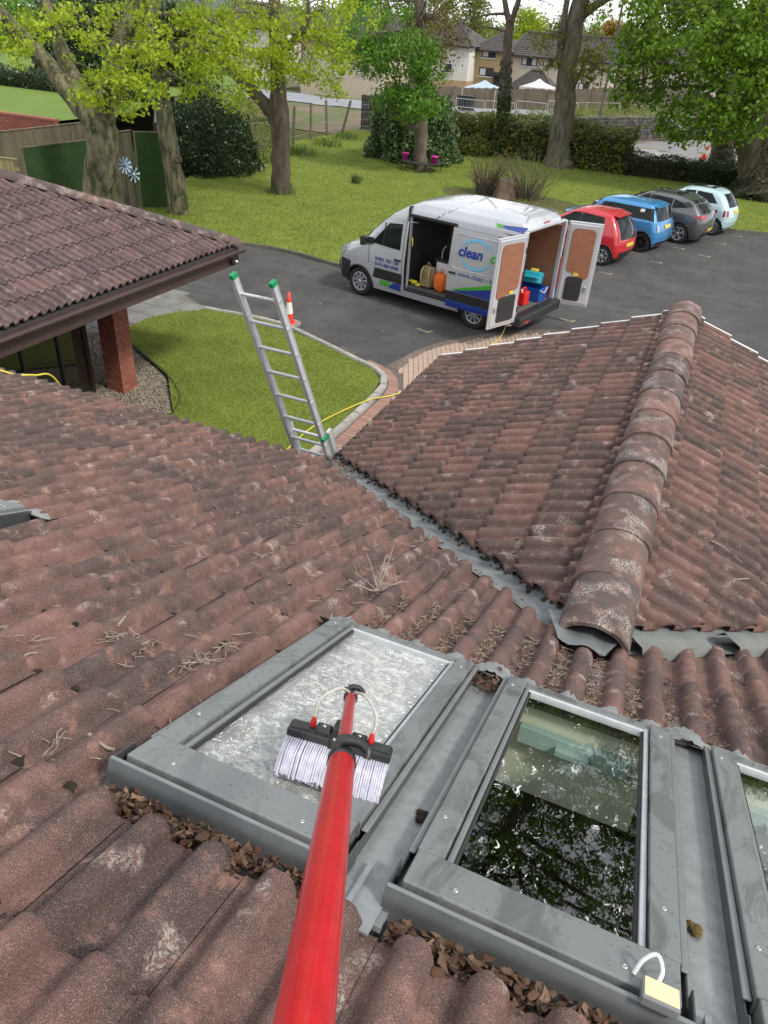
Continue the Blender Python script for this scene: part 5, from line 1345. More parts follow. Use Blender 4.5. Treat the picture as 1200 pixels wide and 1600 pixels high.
# dark lower cladding, bumpers, sills
for sg in (1, -1):
    quad_patch(lambda x, z: vs.side(x, z, .012, sg), (.36, .56), (1.22, .56), (1.16, .80), (.36, .80)).build('cladding', M_trim, van)
    quad_patch(lambda x, z: vs.side(x, z, .012, sg), (-2.62, .52), (-2.07, .52), (-2.02, .78), (-2.62, .78)).build('cladding', M_trim, van)
    quad_patch(lambda x, z: vs.side(x, z, .006, sg), (1.98, .32), (2.22, .34), (2.22, .84), (1.92, .80)).build('bumper_corner', M_trim, van)
    quad_patch(lambda x, z: vs.side(x, z, .010, sg), (.46, 1.33), (1.30, 1.35), (.84, 1.86), (.46, 1.90)).build('door_window', M_carglass, van)
    quad_patch(lambda x, z: vs.side(x, z, .008, sg), (1.26, 1.30), (1.66, 1.30), (1.40, 1.46), (1.24, 1.46)).build('window_trim', M_trim, van)
    MB().tube([vs.side(.95, 1.34+.52*k/6, .014, sg) for k in range(7)], .012, 6).build('window_bar', M_trim, van)
    for pts in ([(.37, .5+1.6*k/10) for k in range(11)], [(1.36-.0*k, .86+.42*k/6) for k in range(7)]): MB().tube([vs.side(x, z, .002, sg) for x, z in pts], .006, 5).build('door_gap', M_trim, van)
    p = vs.side(.50, 1.10, .02, sg); MB().rbox(p.x-.09, p.x+.09, p.y-.02, p.y+.02, p.z-.022, p.z+.022, .01).build('door_handle', M_trim, van)
    p = vs.side(1.50, 1.38, .12, sg); m = MB(); m.rbox(p.x-.05, p.x+.06, p.y-.10, p.y+.05, p.z-.12, p.z+.10, .03); m.build('wing_mirror', M_trim, van)
    w_ = 1.0; quad_patch(lambda y, z: vs.front(sg*y, z, .012), (.58, .92), (.90, .95), (.88, 1.16), (.66, 1.14)).build('headlight', M_lampc, van)
    quad_patch(lambda x, z: vs.side(x, z, .012, sg), (2.12, .98), (2.22, .94), (2.18, 1.14), (1.98, 1.18)).build('headlight', M_lampc, van)
quad_patch(lambda y, z: vs.front(y, z, .014), (-.8, .34), (.8, .34), (.86, .70), (-.86, .70)).build('front_bumper', M_trim, van)
quad_patch(lambda y, z: vs.front(y, z, .016), (-.55, .74), (.55, .74), (.55, .96), (-.55, .96)).build('grille', M_trim, van)
quad_patch(lambda y, z: vs.front(y, z, .010), (-.85, 1.38), (.85, 1.38), (.72, 2.0), (-.72, 2.0)).build('windscreen', M_carglass, van)
m = MB(); m.rbox(-2.86, -2.60, -.99, .99, .34, .56, .04); m.build('rear_bumper', M_trim, van)
quad_patch(lambda y, z: Vector((-2.868, y, z)), (.60, .38), (.80, .38), (.80, .44), (.60, .44)).build('reflector', M_tail, van)
for sg in (1, -1): quad_patch(lambda x, z: Vector((-2.69, sg*x, z)), (.915, .80), (.985, .80), (.975, 1.5), (.905, 1.5)).build('tail_light', M_tail, van)
quad_patch(lambda y, z: vs.rear(y, z, .02), (-.14, 2.36), (.14, 2.36), (.13, 2.40), (-.13, 2.40)).build('brake_light', M_tail, van)
# roof ribs
for k in range(5):
    y = -.5+.25*k; MB().tube([(x, y, 2.527-.012*(y/.5)**2+(-.0 if x > -2.2 else -.02)) for x in np.linspace(-2.2, -.5, 8)], .014, 6).build('roof_rib', M_silver, van)
# cargo space
m = MB(); m.box(-2.62, .33, -.9, .88, .50, .54); m.build('cargo_floor', pm('cargo_floor', (.12, .11, .10), (.08, .075, .07), 9, .8), van)
m = MB(); m.box(.30, .34, -.93, .93, .5, 2.3); m.build('bulkhead', M_liner, van)
m = MB(); m.box(-2.6, .3, -.92, -.89, .54, 2.18); m.build('side_liner', M_ply, van)
m = MB(); m.box(-2.6, -.99, .885, .90, .54, 2.18); m.build('side_liner', M_ply, van)
m = MB(); m.box(-2.6, .3, -.84, .84, 2.28, 2.30); m.build('roof_liner', M_liner, van)
for (x0, x1, z0, z1) in ((.26, .31, .46, 2.14), (-.99, -.95, .46, 2.14)): MB().rbox(x0, x1, .84, .905, z0, z1, .01).build('door_frame', M_trim if x0 < 0 else M_silver, van)
MB().rbox(-.97, .30, .86, .99, .44, .50, .01).build('door_step', M_trim, van); MB().rbox(-.97, .30, .86, .955, 2.10, 2.16, .01).build('door_rail', M_trim, van)
MB().rbox(-2.6, -.95, 1.005-.06, .99, 2.06, 2.10, .006).build('door_rail', M_trim, van)
for y0, y1 in ((-.97, -.88), (.88, .97)): MB().rbox(-2.68, -2.58, y0, y1, .54, 2.30, .015).build('rear_frame', M_silver, van)
MB().rbox(-2.665, -2.58, -.88, .88, 2.27, 2.33, .015).build('rear_frame', M_silver, van)
MB().tube(smoothpath([(.24, .86, 1.45), (.20, .89, 1.48), (.20, .90, 1.60), (.24, .87, 1.64)], 5), .014, 8).build('grab_handle', pm('handle_yellow', (.75, .55, .03), None, rough=.4), van)
# sliding door pushed back along the flank
def flank(x, z, off): return Vector((x, vs.halfw(min(max(x, -2.3), 1.0), z)+off, z))
SD0, SD1 = -2.28, -.93
m = quad_patch(lambda x, z: flank(x, z, .075), (SD0, .40), (SD1, .40), (SD1, 2.10), (SD0, 2.10), 24, 30)
m.grid([[flank(SD1, .40+1.7*k/20, .075) for k in range(21)], [flank(SD1, .40+1.7*k/20, .02) for k in range(21)]], False)
m.grid([[flank(SD0, .40+1.7*k/20, .075) for k in range(21)], [flank(SD0, .40+1.7*k/20, .02) for k in range(21)]], False); m.grid([[flank(SD0+(SD1-SD0)*k/20, 2.10, .075) for k in range(21)], [flank(SD0+(SD1-SD0)*k/20, 2.10, .02) for k in range(21)]], False)
sdo = m.build('sliding_door', M_silver, van)
fp = lambda off: (lambda x, z: flank(x, z, off))
quad_patch(fp(.085), (SD0, .56), (SD1-.005, .56), (SD1-.005, .76), (SD0, .76), 12, 3).build('cladding', M_trim, sdo)
quad_patch(fp(.083), (SD0, .40), (SD1-.005, .40), (SD1-.005, .555), (SD0, .555), 12, 3).build('blue_band', P_vblue, sdo)
quad_patch(fp(.082), (SD0, .77), (SD1-.18, .77), (SD1-.40, .86), (SD0, 1.13), 16, 6).build('blue_swoosh', P_vblue, sdo)
quad_patch(fp(.084), (SD0, 1.06), (SD1-.42, .83), (SD1-.10, .79), (SD0, 1.17), 16, 4).build('green_swoosh', P_vgreen, sdo)
p = flank(SD1-.13, 1.17, .09); MB().rbox(p.x-.09, p.x+.09, p.y-.02, p.y+.02, p.z-.022, p.z+.022, .01).build('door_handle', M_trim, sdo)
# pressed frame round the panel
fr_pts = [(SD1-.10, 1.32), (SD1-.10, 1.94), (SD1-.16, 2.0), (SD0+.1, 2.0), (SD0+.06, 1.94), (SD0+.06, 1.32), (SD0+.12, 1.27), (SD1-.16, 1.27), (SD1-.10, 1.32)]
MB().tube([flank(x, z, .074) for x, z in fr_pts], .009, 6).build('panel_pressing', M_silver, sdo)
# ring of the logo
def ring(cx, cz, rx, rz, wd, a0, a1, mat, nm):
    rows = []
    for k in range(33):
        a = a0+(a1-a0)*k/32; t = math.sin(math.pi*k/32)**.6
        rows.append([flank(cx-rx*math.cos(a), cz+rz*math.sin(a), .083), flank(cx-(rx+wd*t)*math.cos(a), cz+(rz+wd*t)*math.sin(a), .083)])
    MB().grid(rows).build(nm, mat, sdo)
LCX = SD1-.66
ring(LCX, 1.64, .40, .27, .055, R(22), R(160), M_sky, 'logo_arc'); ring(LCX, 1.64, .40, .27, .055, R(202), R(340), M_sky, 'logo_arc')
def lettering(txt, x0, z0, size, mat, parent, off, name='lettering', shear=0.0, fnx=flank, bold=.0):
    cu_ = bpy.data.curves.new(name, 'FONT'); cu_.body = txt; cu_.size = size; cu_.offset = bold; cu_.shear = shear; cu_.resolution_u = 3
    t = bpy.data.objects.new('tmp', cu_); col.objects.link(t); dg = bpy.context.evaluated_depsgraph_get()
    me = bpy.data.meshes.new_from_object(t.evaluated_get(dg)); bpy.data.objects.remove(t)
    for v in me.vertices: v.co = fnx(x0-v.co.x, z0+v.co.y, off)
    me.name = name; me.materials.clear(); me.materials.append(mat)
    o = bpy.data.objects.new(name, me); link(o, parent); return o
lettering('clean', SD1-.20, 1.56, .30, P_vblue, sdo, .086, shear=.15, bold=.008)
lettering('c', SD1-1.0, 1.56, .30, P_vgreen, sdo, .086, shear=.15, bold=.008)
lettering('www.clean', SD1-.27, 1.13, .15, P_vblue, sdo, .086)
lettering('c', SD1-.98, 1.13, .15, P_vgreen, sdo, .086); lettering('ltd.co', SD1-1.08, 1.13, .15, P_vblue, sdo, .086)
lettering('DET', SD1-1.15, .82, .11, M_white, sdo, .088, bold=.003)
fl2 = lambda x, z, off: vs.side(x, z, off, 1)
lettering('07801 767 130', 1.16, .98, .115, P_vblue, van, .012, fnx=fl2, bold=.002); lettering('0141 884 5008', 1.16, .86, .115, P_vblue, van, .012, fnx=fl2, bold=.002)
quad_patch(lambda x, z: vs.side(x, z, .016, 1), (.60, .42), (.98, .42), (1.02, .52), (.72, .55)).build('green_flash', P_vgreen, van)
quad_patch(lambda x, z: vs.side(x, z, .017, 1), (.38, .38), (.74, .40), (.60, .54), (.38, .56)).build('blue_flash', P_vblue, van)
quad_patch(lambda x, z: vs.side(x, z, .008, 1), (-2.62, 2.24), (-2.10, 2.26), (-2.02, 2.32), (-2.60, 2.36)).build('blue_corner', P_vblue, van)
quad_patch(lambda x, z: vs.side(x, z, .009, 1), (-2.08, 2.26), (-1.92, 2.26), (-1.86, 2.33), (-2.02, 2.33)).build('green_corner', P_vgreen, van)
# rear doors
def rear_door(hx, hy, ang, sgn, wd=.94):
    """hinge at (hx, hy); ang = direction of the open leaf from the hinge; inner face towards sgn side"""
    d = empty('rear_door', (hx, hy, 0), ang, parent=van)
    m = MB(); m.rbox(0, wd, -.022, .022, .44, 2.30, .02); m.rbox(.04, wd-.04, sgn*.022-.02, sgn*.022+.02, .50, 2.25, .016); m.build('door_leaf', M_silver, d)
    def patch2(poly, off, nm, mt):
        m = MB(); n = len(poly); m.add([(x, sgn*off, z) for x, z in poly]+[(x, sgn*(off-.012), z) for x, z in poly], [tuple(range(n)), tuple(range(n, 2*n))]+[(i, (i+1) % n, n+(i+1) % n, n+i) for i in range(n)]); m.build(nm, mt, d)
    def rnd(x0, x1, z0, z1, r):
        o = []
        for (cx, cz, a0) in ((x1-r, z1-r, 0), (x0+r, z1-r, 90), (x0+r, z0+r, 180), (x1-r, z0+r, 270)):
            for k in range(5): a = R(a0+90*k/4); o.append((cx+r*math.cos(a), cz+r*math.sin(a)))
        return o
    up = rnd(.12, wd-.12, 1.20, 2.16, .10)
    up = [(x, z-(.14 if z < 1.4 and x > wd*.62 else 0)) for x, z in up]
    patch2(up, .054, 'ply_panel', M_ply)
    patch2(rnd(.16, wd-.22, .56, 1.10, .06), .056, 'door_trim', M_liner); patch2(rnd(.22, wd-.28, .62, 1.0, .08), .062, 'door_pocket', M_trim)
    m = MB(); y0, y1 = sorted((sgn*.042, sgn*.075)); m.rbox(wd-.17, wd-.09, y0, y1, .80, .92, .015); m.build('latch', M_alloy, d)
    m = MB(); m.rbox(wd-.10, wd+.02, -.03, .03, .36, .46, .01) if False else m.rbox(.30, .42, y0, y1, 1.13, 1.19, .006); m.build('warning_label', M_plate, d)
    for z in (.72, 1.95): MB().tube([(-.03, 0, z-.06), (-.03, 0, z+.06)], .022, 10).build('hinge', M_trim, d)
    return d
rear_door(-2.70, 1.00, R(80), 1); rear_door(-2.70, -.98, R(202), -1, .76)
# ------------------------------------------------------------------ things in the van
MV = Matrix.Translation((vc.x, vc.y, 0)) @ Matrix.Rotation(math.atan2(hv.y, hv.x), 4, 'Z')
def inv(name, x, y, z, label, cat, rz=0.0):
    e = empty(name, mat=MV @ Matrix.Translation((x, y, z)) @ Matrix.Rotation(rz, 4, 'Z')); tag(e, label, cat); return e
M_khaki = pm('khaki', (.30, .22, .10), (.22, .16, .075), 15, .85, .3, 60, .004); M_orange = pm('orange_cloth', (.80, .16, .01), (.65, .12, .01), 14, .7, .5, 25, .02)
def sack(m, sx, sy, sz, seed, squash=.8):
    bm = bmesh.new(); bmesh.ops.create_icosphere(bm, subdivisions=3, radius=1)
    for v in bm.verts:
        n_ = v.co.normalized(); k = 1+.12*noise.noise(n_*2.3+Vector((seed, 0, 0)))
        q = Vector([math.copysign(abs(c)**squash, c) for c in n_])*k; v.co = Vector((q.x*sx, q.y*sy, (q.z+1)*sz))
    m.frombm(bm, True); return m
e = inv('backpack', -.18, .68, .54, 'tan backpack with shoulder straps standing in the van side door', 'backpack', .1)
sack(MB(), .20, .13, .26, 1, .7).build('bag', M_khaki, e)
for sx in (-.09, .09): MB().tube(smoothpath([(sx, .10, .50), (sx*1.1, .18, .40), (sx*1.15, .17, .22), (sx*1.2, .12, .08)], 5), .022, 6).build('strap', pm('strap_tan', (.42, .33, .17), None, rough=.85) if 'strap_tan' not in MATS else MATS['strap_tan'], e)
MB().tube(smoothpath([(-.05, .02, .52), (0, .03, .60), (.05, .02, .52)], 5), .012, 6).build('handle', M_khaki, e)
MB().rbox(-.12, .12, .10, .15, .06, .22, .02).build('pocket', M_khaki, e)
e = inv('orange_bag', -.56, .72, .54, 'bright orange bag next to the tan backpack', 'bag'); sack(MB(), .17, .12, .22, 3, .75).build('bag', M_orange, e); MB().tube(smoothpath([(-.06, 0, .42), (-.02, .02, .52), (.05, .01, .42)], 5), .016, 6).build('handle', M_orange, e)
e = inv('yellow_gloves', .12, .72, .54, 'yellow gloves lying on the van step behind the cab', 'gloves'); 
for k in range(2):
    m = MB(); sack(m, .09, .06, .035, 5+k)
    for f in range(4): m.tube([(.05+.01*f, -.05+.03*f, .04), (.12, -.06+.035*f, .05), (.16, -.065+.04*f, .03)], [.016, .015, .011], 6)
    m.M = Matrix(); o = m.build('glove', pm('glove_yellow', (.72, .68, .05), None, rough=.6) if k == 0 else MATS['glove_yellow'], e); o.location = (-.06+.1*k, .03*k, .05*k)
e = inv('water_tank', -.60, .15, .54, 'white water tank unit with black reel fitted in the van', 'tank')
MB().rbox(-.42, .34, -.35, .38, 0, .62, .04).build('tank_body', M_white, e); MB().rbox(-.44, .36, -.37, .40, .62, .66, .01).build('lid', M_trim, e)
MB().rbox(-.40, -.18, .37, .41, .52, .60, .01).build('yellow_label', M_plate, e)
m = MB(); m.lathe([(.05, -.16), (.30, -.16), (.30, -.14), (.16, -.13), (.16, .13), (.30, .14), (.30, .16), (.05, .16)], 24, ax='Y'); o = m.build('hose_reel', M_black, e); o.location = (-.12, .1, .98)
MB().tube(smoothpath([(.30, .2, .62), (.28, .2, .86), (.12, .22, 1.0), (-.05, .2, .95)], 6), .018, 8).build('reel_arm', M_alu, e)
e = inv('blue_crate', -2.28, -.55, .54, 'dark blue plastic crate at the back of the van', 'crate', .05)
m = MB(); m.box(-.28, .28, -.22, .22, 0, .02); m.box(-.28, -.26, -.22, .22, 0, .30); m.box(.26, .28, -.22, .22, 0, .30); m.box(-.26, .26, -.22, -.20, 0, .30); m.box(-.26, .26, .20, .22, 0, .30); m.build('tub', pm('crate_blue', (.01, .075, .33), None, rough=.4), e); MB().tube(smoothpath([(-.29, -.2, .28), (-.31, 0, .20), (-.29, .2, .28)], 5), .012, 6).build('handle', M_white, e)
e = inv('turquoise_box', -2.26, -.52, .84, 'turquoise tool box tilted on the blue crate', 'box', .25)
m = MB(); m.M = Matrix.Translation((0, 0, .06)) @ Matrix.Rotation(.25, 4, 'X'); m.rbox(-.20, .20, -.24, .16, 0, .26, .03); m.rbox(-.16, .16, .16, .30, .10, .16, .02); m.rbox(-.2, .2, -.30, -.24, .16, .24, .02); m.build('box_body', pm('turquoise', (.02, .34, .42), None, rough=.4), e); m = MB(); m.rbox(-.10, .08, -.12, .02, .31, .37, .02); m.build('box_latch', M_plate, e)
e = inv('red_fuel_can', -2.36, .02, .54, 'red plastic can beside the blue crate in the van', 'can'); MB().rbox(-.10, .10, -.13, .13, 0, .30, .03).build('can_body', M_redp, e); MB().tube(smoothpath([(0, -.1, .29), (0, -.06, .37), (0, .06, .37), (0, .1, .29)], 5), .018, 8).build('handle', M_redp, e); MB().tube([(0, .11, .29), (0, .13, .36)], .022, 10).build('cap', M_white, e)
e = inv('red_bucket', -2.1, .45, .54, 'tall red container deeper inside the van', 'container'); m = MB(); m.lathe([(0, 0), (.12, 0), (.15, .42), (.13, .42), (.11, .03), (0, .03)], 18); m.build('bucket', M_redp, e); MB().lathe([(.15, .40), (.165, .41), (.15, .43)], 18).build('rim', M_redp, e)
# ------------------------------------------------------------------ foliage helpers
def leaf_quads(P, size, rg, upb=.5, asp=.62):
    n = len(P); N_ = rg.normal(size=(n, 3)); N_[:, 2] += upb; N_ /= np.linalg.norm(N_, axis=1)[:, None]
    T = rg.normal(size=(n, 3)); T -= N_*(T*N_).sum(1)[:, None]; T /= np.linalg.norm(T, axis=1)[:, None]; B = np.cross(N_, T)
    s = (size*(.55+.8*rg.random(n)))[:, None]
    V = np.stack([P-T*s*.5, P+B*s*.5*asp+N_*s*.08+T*s*.08, P+T*s*.5-N_*s*.06, P-B*s*.5*asp+N_*s*.08+T*s*.08], 1).reshape(-1, 3)
    return V, np.arange(n*4).reshape(-1, 4)
def crown_px(specs, rg):
    """specs: (px, py, Y, rx px, ry px, depth radius m, n) -> cluster centres in the world"""
    out = []
    for (x, y, Y, rx, ry, rd, n) in specs:
        for _ in range(n):
            while True:
                a, b, c = rg.uniform(-1, 1, 3)
                if .12 < a*a+b*b+c*c < 1: break
            out.append(on_y(x+a*rx, y+b*ry, Y+c*rd))
    return out
def tree(name, label, trunks, crown, leaf, n_per, rad, lmat, bmat, seed, group=None, twigs=.5, limbs=10, tw=.012, cat='tree', droop=.6):
    """trunks: list of lists (x, y, z, r); crown: list of cluster centres"""
    rg = np.random.default_rng(seed); rd = random.Random(seed)
    t = empty(name, trunks[0][0][:3] if False else (0, 0, 0)); tag(t, label, cat, group)
    m = MB(); nodes = []
    for tr in trunks:
        P = smoothpath([p[:3] for p in tr], 5); k = np.linspace(0, len(tr)-1, len(P)); rr = np.interp(k, range(len(tr)), [p[3] for p in tr])
        P = [p+Vector((rd.uniform(-1, 1), rd.uniform(-1, 1), 0))*r_*.10 for p, r_ in zip(P, rr)]
        m.tube(P, [r_*rd.uniform(.94, 1.06) for r_ in rr], 14, False); nodes += [(p, r_) for p, r_ in zip(P, rr)][2:]
    crown = [Vector(c) for c in crown]
    if crown and limbs:
        seeds = rd.sample(crown, min(limbs, len(crown))); ln = []
        for c in seeds:
            cand = [(p, r_) for p, r_ in nodes if p.z < c.z+.6] or nodes
            p, r_ = min(cand, key=lambda q: (q[0]-c).length+.3*abs(q[0].z-c.z))
            mid = p.lerp(c, .5)+Vector((rd.uniform(-.3, .3), rd.uniform(-.3, .3), .12*(c-p).length))
            pts = bez(p, mid, c, 8); r0_ = min(r_*.5, .035+.018*(c-p).length)
            m.tube(pts, [r0_*(1-.82*k/8) for k in range(9)], 7, False); ln += [(q, r0_*(1-.82*k/8)) for k, q in enumerate(pts)][1:]
        alln = nodes+ln
        for c in crown:
            if rd.random() > twigs: continue
            cand = alln
            p, r_ = min(cand, key=lambda q: (q[0]-c).length)
            if (p-c).length > .05:
                mid = p.lerp(c, .5)+Vector((rd.uniform(-.1, .1), rd.uniform(-.1, .1), .08*(c-p).length)); m.tube(bez(p, mid, c, 4), [min(r_*.6, tw)*(1-.6*k/4) for k in range(5)], 4, False)
    m.build('trunk', bmat, t, fix=False)
    if crown:
        C = np.array([tuple(c) for c in crown]); n = len(C)
        k = np.repeat(np.arange(n), n_per); d = rg.normal(size=(len(k), 3))*rad*np.array([1, 1, droop]); P = C[k]+d
        V, Fq = leaf_quads(P, leaf, rg); raw('crown', V, Fq, lmat, t)
    return t
def bush(name, label, c, rx, ry, rz, n, leaf, lmat, seed, core=True, group=None, box=False, cat='bush', corem=None, fl=None, coremat=None):
    rg = np.random.default_rng(seed); t = empty(name, (0, 0, 0)); tag(t, label, cat, group); c = np.array(c, float)
    d = rg.normal(size=(n, 3)); d /= np.linalg.norm(d, axis=1)[:, None]; d[:, 2] = np.abs(d[:, 2])*1.0
    if box: 
        q = rg.uniform(-1, 1, (n, 3)); ax = rg.integers(0, 5, n); 
        q[:, 2] = np.abs(q[:, 2])
        for i, (a, v) in enumerate(((0, 1), (0, -1), (1, 1), (1, -1), (2, 1))): q[ax == i, a] = v
        d = q
    lump_ = np.array([noise.noise(Vector(v*2.6)+Vector((seed, 0, 0))) for v in d]); lump2 = np.array([noise.noise(Vector(v*6)+Vector((seed, 5, 0))) for v in d])
    r = (1+.28*lump_+.16*lump2)*(1-.16*rg.random(n)**2)
    P = c+d*r[:, None]*np.array([rx, ry, rz]); P[:, 2] = np.maximum(P[:, 2], c[2]+.03)
    V, Fq = leaf_quads(P, leaf, rg, .3); raw('leaves', V, Fq, lmat, t)
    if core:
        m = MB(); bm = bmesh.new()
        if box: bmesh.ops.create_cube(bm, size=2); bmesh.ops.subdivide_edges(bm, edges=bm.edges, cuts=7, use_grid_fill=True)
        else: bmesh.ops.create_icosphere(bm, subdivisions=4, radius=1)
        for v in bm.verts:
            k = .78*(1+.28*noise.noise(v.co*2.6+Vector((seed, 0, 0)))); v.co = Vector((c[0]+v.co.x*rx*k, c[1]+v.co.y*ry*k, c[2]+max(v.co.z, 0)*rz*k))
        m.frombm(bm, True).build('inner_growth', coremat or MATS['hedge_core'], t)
    if fl is not None:
        nf, fm, fs = fl; k = rg.integers(0, n, nf); V, Fq = leaf_quads(P[k]+d[k]*.05, fs, rg, .3); raw('blossom', V, Fq, fm, t)
    return t
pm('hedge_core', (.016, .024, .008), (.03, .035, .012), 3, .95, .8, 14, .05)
L_lime = leaf_mat('leaf_lime', [(.27, .37, .016), (.40, .52, .024), (.48, .58, .045), (.34, .45, .022)], .5)
L_mid = leaf_mat('leaf_mid', [(.11, .23, .025), (.16, .31, .035), (.20, .36, .05)], .45)
L_chest = leaf_mat('leaf_chestnut', [(.10, .19, .015), (.16, .28, .02), (.22, .35, .03), (.13, .23, .018)], .45)
L_dark = leaf_mat('leaf_dark', [(.022, .045, .014), (.042, .075, .022), (.07, .11, .038)], .2, .35)
L_laurel = leaf_mat('leaf_laurel', [(.04, .09, .025), (.085, .15, .04), (.15, .22, .08), (.30, .35, .2)], .2, .3)
L_ivy = leaf_mat('leaf_ivy', [(.04, .075, .018), (.12, .16, .03), (.27, .29, .05), (.36, .35, .08)], .3, .4)
L_bronze = leaf_mat('leaf_bronze', [(.13, .085, .025), (.18, .12, .035), (.12, .12, .025)], .4)
L_pale = leaf_mat('leaf_pale', [(.16, .21, .05), (.24, .28, .07), (.27, .27, .07)], .45)
L_gold = leaf_mat('leaf_gold', [(.36, .22, .05), (.42, .27, .06), (.28, .2, .05)], .4)
L_white = leaf_mat('blossom_white', [(.45, .46, .42), (.6, .6, .56)], .3)
crg = np.random.default_rng(21)
def V4(p, r_): return (p.x, p.y, p.z, r_)
def trunkpx(pts, Y):  # (px, py, r) at a given depth; first point on the ground
    return [V4(on_y(x, y, Y+dy), r_) for (x, y, r_, dy) in pts]
# -- left group of maples
YA = 16.6
tA = [(-15.6, YA, -.05, .50), (-15.6, YA, .8, .44), V4(on_y(160, 215, YA), .39), V4(on_y(153, 185, YA), .36)]
tA1 = [V4(on_y(150, 190, YA), .34), V4(on_y(112, 150, YA), .24), V4(on_y(70, 95, YA), .20), V4(on_y(30, 55, YA-.3), .21), V4(on_y(-30, -20, YA-.6), .15), V4(on_y(-80, -160, YA-.8), .08)]
tA2 = [V4(on_y(157, 200, YA), .32), V4(on_y(172, 150, YA), .28), V4(on_y(178, 100, YA+.3), .24), V4(on_y(205, 30, YA+.5), .2), V4(on_y(215, -60, YA+.8), .15), V4(on_y(230, -260, YA+1), .07)]
tA3 = [V4(on_y(140, 180, YA), .30), V4(on_y(100, 90, YA+.5), .20), V4(on_y(75, 20, YA+.6), .16), V4(on_y(60, -80, YA+1), .1)]
cA = crown_px([(60, 40, YA-.6, 110, 45, 2.0, 30), (25, 60, YA-1, 55, 40, 1.0, 18), (180, 145, YA-1.2, 75, 38, .9, 44), (180, 60, YA-.5, 90, 55, 1.5, 26), (225, 110, YA-.6, 60, 45, 1, 16), (60, -150, YA, 260, 150, 3, 60), (280, -140, YA+1, 160, 140, 2, 40)], crg)
tree('maple_tree', 'thick forked mossy maple behind the porch roof beside the green screens', [tA, tA1, tA2, tA3], cA, .105, 32, .12, L_lime, M_barkm, 3, limbs=16, twigs=.8)
tB = [(-16.25, 20.9, -.05, .34), V4(on_y(279, 310, 20.9), .31), V4(on_y(262, 215, 20.9), .27), V4(on_y(250, 120, 20.9), .25), V4(on_y(242, 60, 20.9), .22), V4(on_y(238, -40, 21), .17), V4(on_y(238, -260, 21.2), .08)]
cB = crown_px([(300, 70, 20.2, 95, 58, 1.8, 64), (350, 105, 19.8, 60, 50, 1.2, 34), (240, 30, 20.6, 120, 45, 2, 34), (300, 140, 19.7, 50, 22, .7, 7), (300, -130, 21, 260, 140, 3, 80)], crg)
tb_ = tree('maple_tree', 'slim leaning maple with a knot in its bark near the green screens', [tB], cB, .115, 32, .14, L_lime, M_barkm, 5, limbs=18, twigs=.8)
kp = on_y(278, 249, 20.62); kd = (CAM-kp).normalized(); kx = kd.orthogonal().normalized(); ky = kd.cross(kx); mk = MB(); mk.M = frame(kx, ky, kd, kp-kd*.03); mk.lathe([(.02, -.03), (.04, -.01), (.07, .015), (.10, .0), (.13, -.06)], 16); mk.build('knot', M_barkr, tb_)
tC = [(-15.42, 26.37, -.05, .42), V4(on_y(440, 280, 26.3), .36), V4(on_y(437, 190, 26.3), .34), V4(on_y(434, 110, 26.3), .27), V4(on_y(430, 30, 26.3), .24), V4(on_y(428, -60, 26.4), .18), V4(on_y(425, -260, 26.5), .08)]
tC1 = [V4(on_y(432, 190, 26.3), .26), V4(on_y(412, 160, 26.1), .22), V4(on_y(385, 133, 25.9), .19), V4(on_y(345, 100, 25.6), .13), V4(on_y(300, 70, 25.2), .08)]
tC2 = [V4(on_y(436, 90, 26.3), .12), V4(on_y(465, 55, 26), .09), V4(on_y(482, 30, 26), .07), V4(on_y(480, -10, 26), .05)]
cC = crown_px([(400, 60, 25.4, 90, 58, 2, 70), (480, 80, 25.6, 80, 45, 1.8, 54), (430, 110, 25.0, 70, 30, 1.2, 26), (380, 165, 24.9, 30, 20, .6, 5), (530, 125, 25.2, 40, 25, .8, 9), (350, 40, 25.5, 70, 50, 1.5, 26), (500, 20, 26.5, 90, 40, 2, 34), (420, -140, 26.4, 240, 150, 3.2, 90)], crg)
tree('maple_tree', 'maple with one low side limb standing alone on the lawn behind the van', [tC, tC1, tC2], cC, .125, 32, .165, L_lime, M_barkr, 7, limbs=22, twigs=.8)
# -- tree with the round bench, fresh green side boughs and a bronze top
tP = [(-13.2, 35.7, -.05, .36), V4(on_y(657, 240, 35.7), .31), V4(on_y(659, 150, 35.7), .28), V4(on_y(660, 90, 35.7), .27), V4(on_y(657, 30, 35.7), .25), V4(on_y(652, -50, 35.8), .2), V4(on_y(655, -220, 36), .1)]
tP1 = [V4(on_y(657, 190, 35.7), .10), V4(on_y(645, 200, 35.0), .07), V4(on_y(620, 185, 34.5), .05)]
cP = crown_px([(620, 85, 34.6, 75, 40, 1.8, 110), (640, 160, 34.2, 60, 32, 1.0, 70), (570, 70, 34.6, 60, 50, 1.6, 60), (585, 25, 35.5, 70, 30, 2, 34), (665, 100, 34.6, 30, 40, 1, 30)], crg)
tp = tree('bench_tree', 'tall tree ringed by a round bench with pink flower pots', [tP, tP1], cP, .14, 40, .20, L_mid, M_barkr, 9, limbs=22, twigs=.6)
cP2 = crown_px([(675, 55, 35.8, 55, 45, 1.8, 60), (690, 95, 36, 25, 30, 1, 12), (660, -60, 36, 120, 80, 2.5, 60)], crg)
C = np.array([tuple(c) for c in cP2]); k = np.repeat(np.arange(len(C)), 22); V, Fq = leaf_quads(C[k]+crg.normal(size=(len(k), 3))*.3, .12, crg); raw('bronze_crown', V, Fq, L_bronze, tp)
m = MB()
for c in cP2[::2]: 
    p = min([Vector(q[:3]) for q in tP[2:]], key=lambda q: (q-c).length); m.tube(bez(p, p.lerp(c, .5)+Vector((0, 0, .25)), c, 5), [.04, .035, .03, .022, .015, .01], 5, False)
m.build('bough', M_barkr, tp, fix=False)
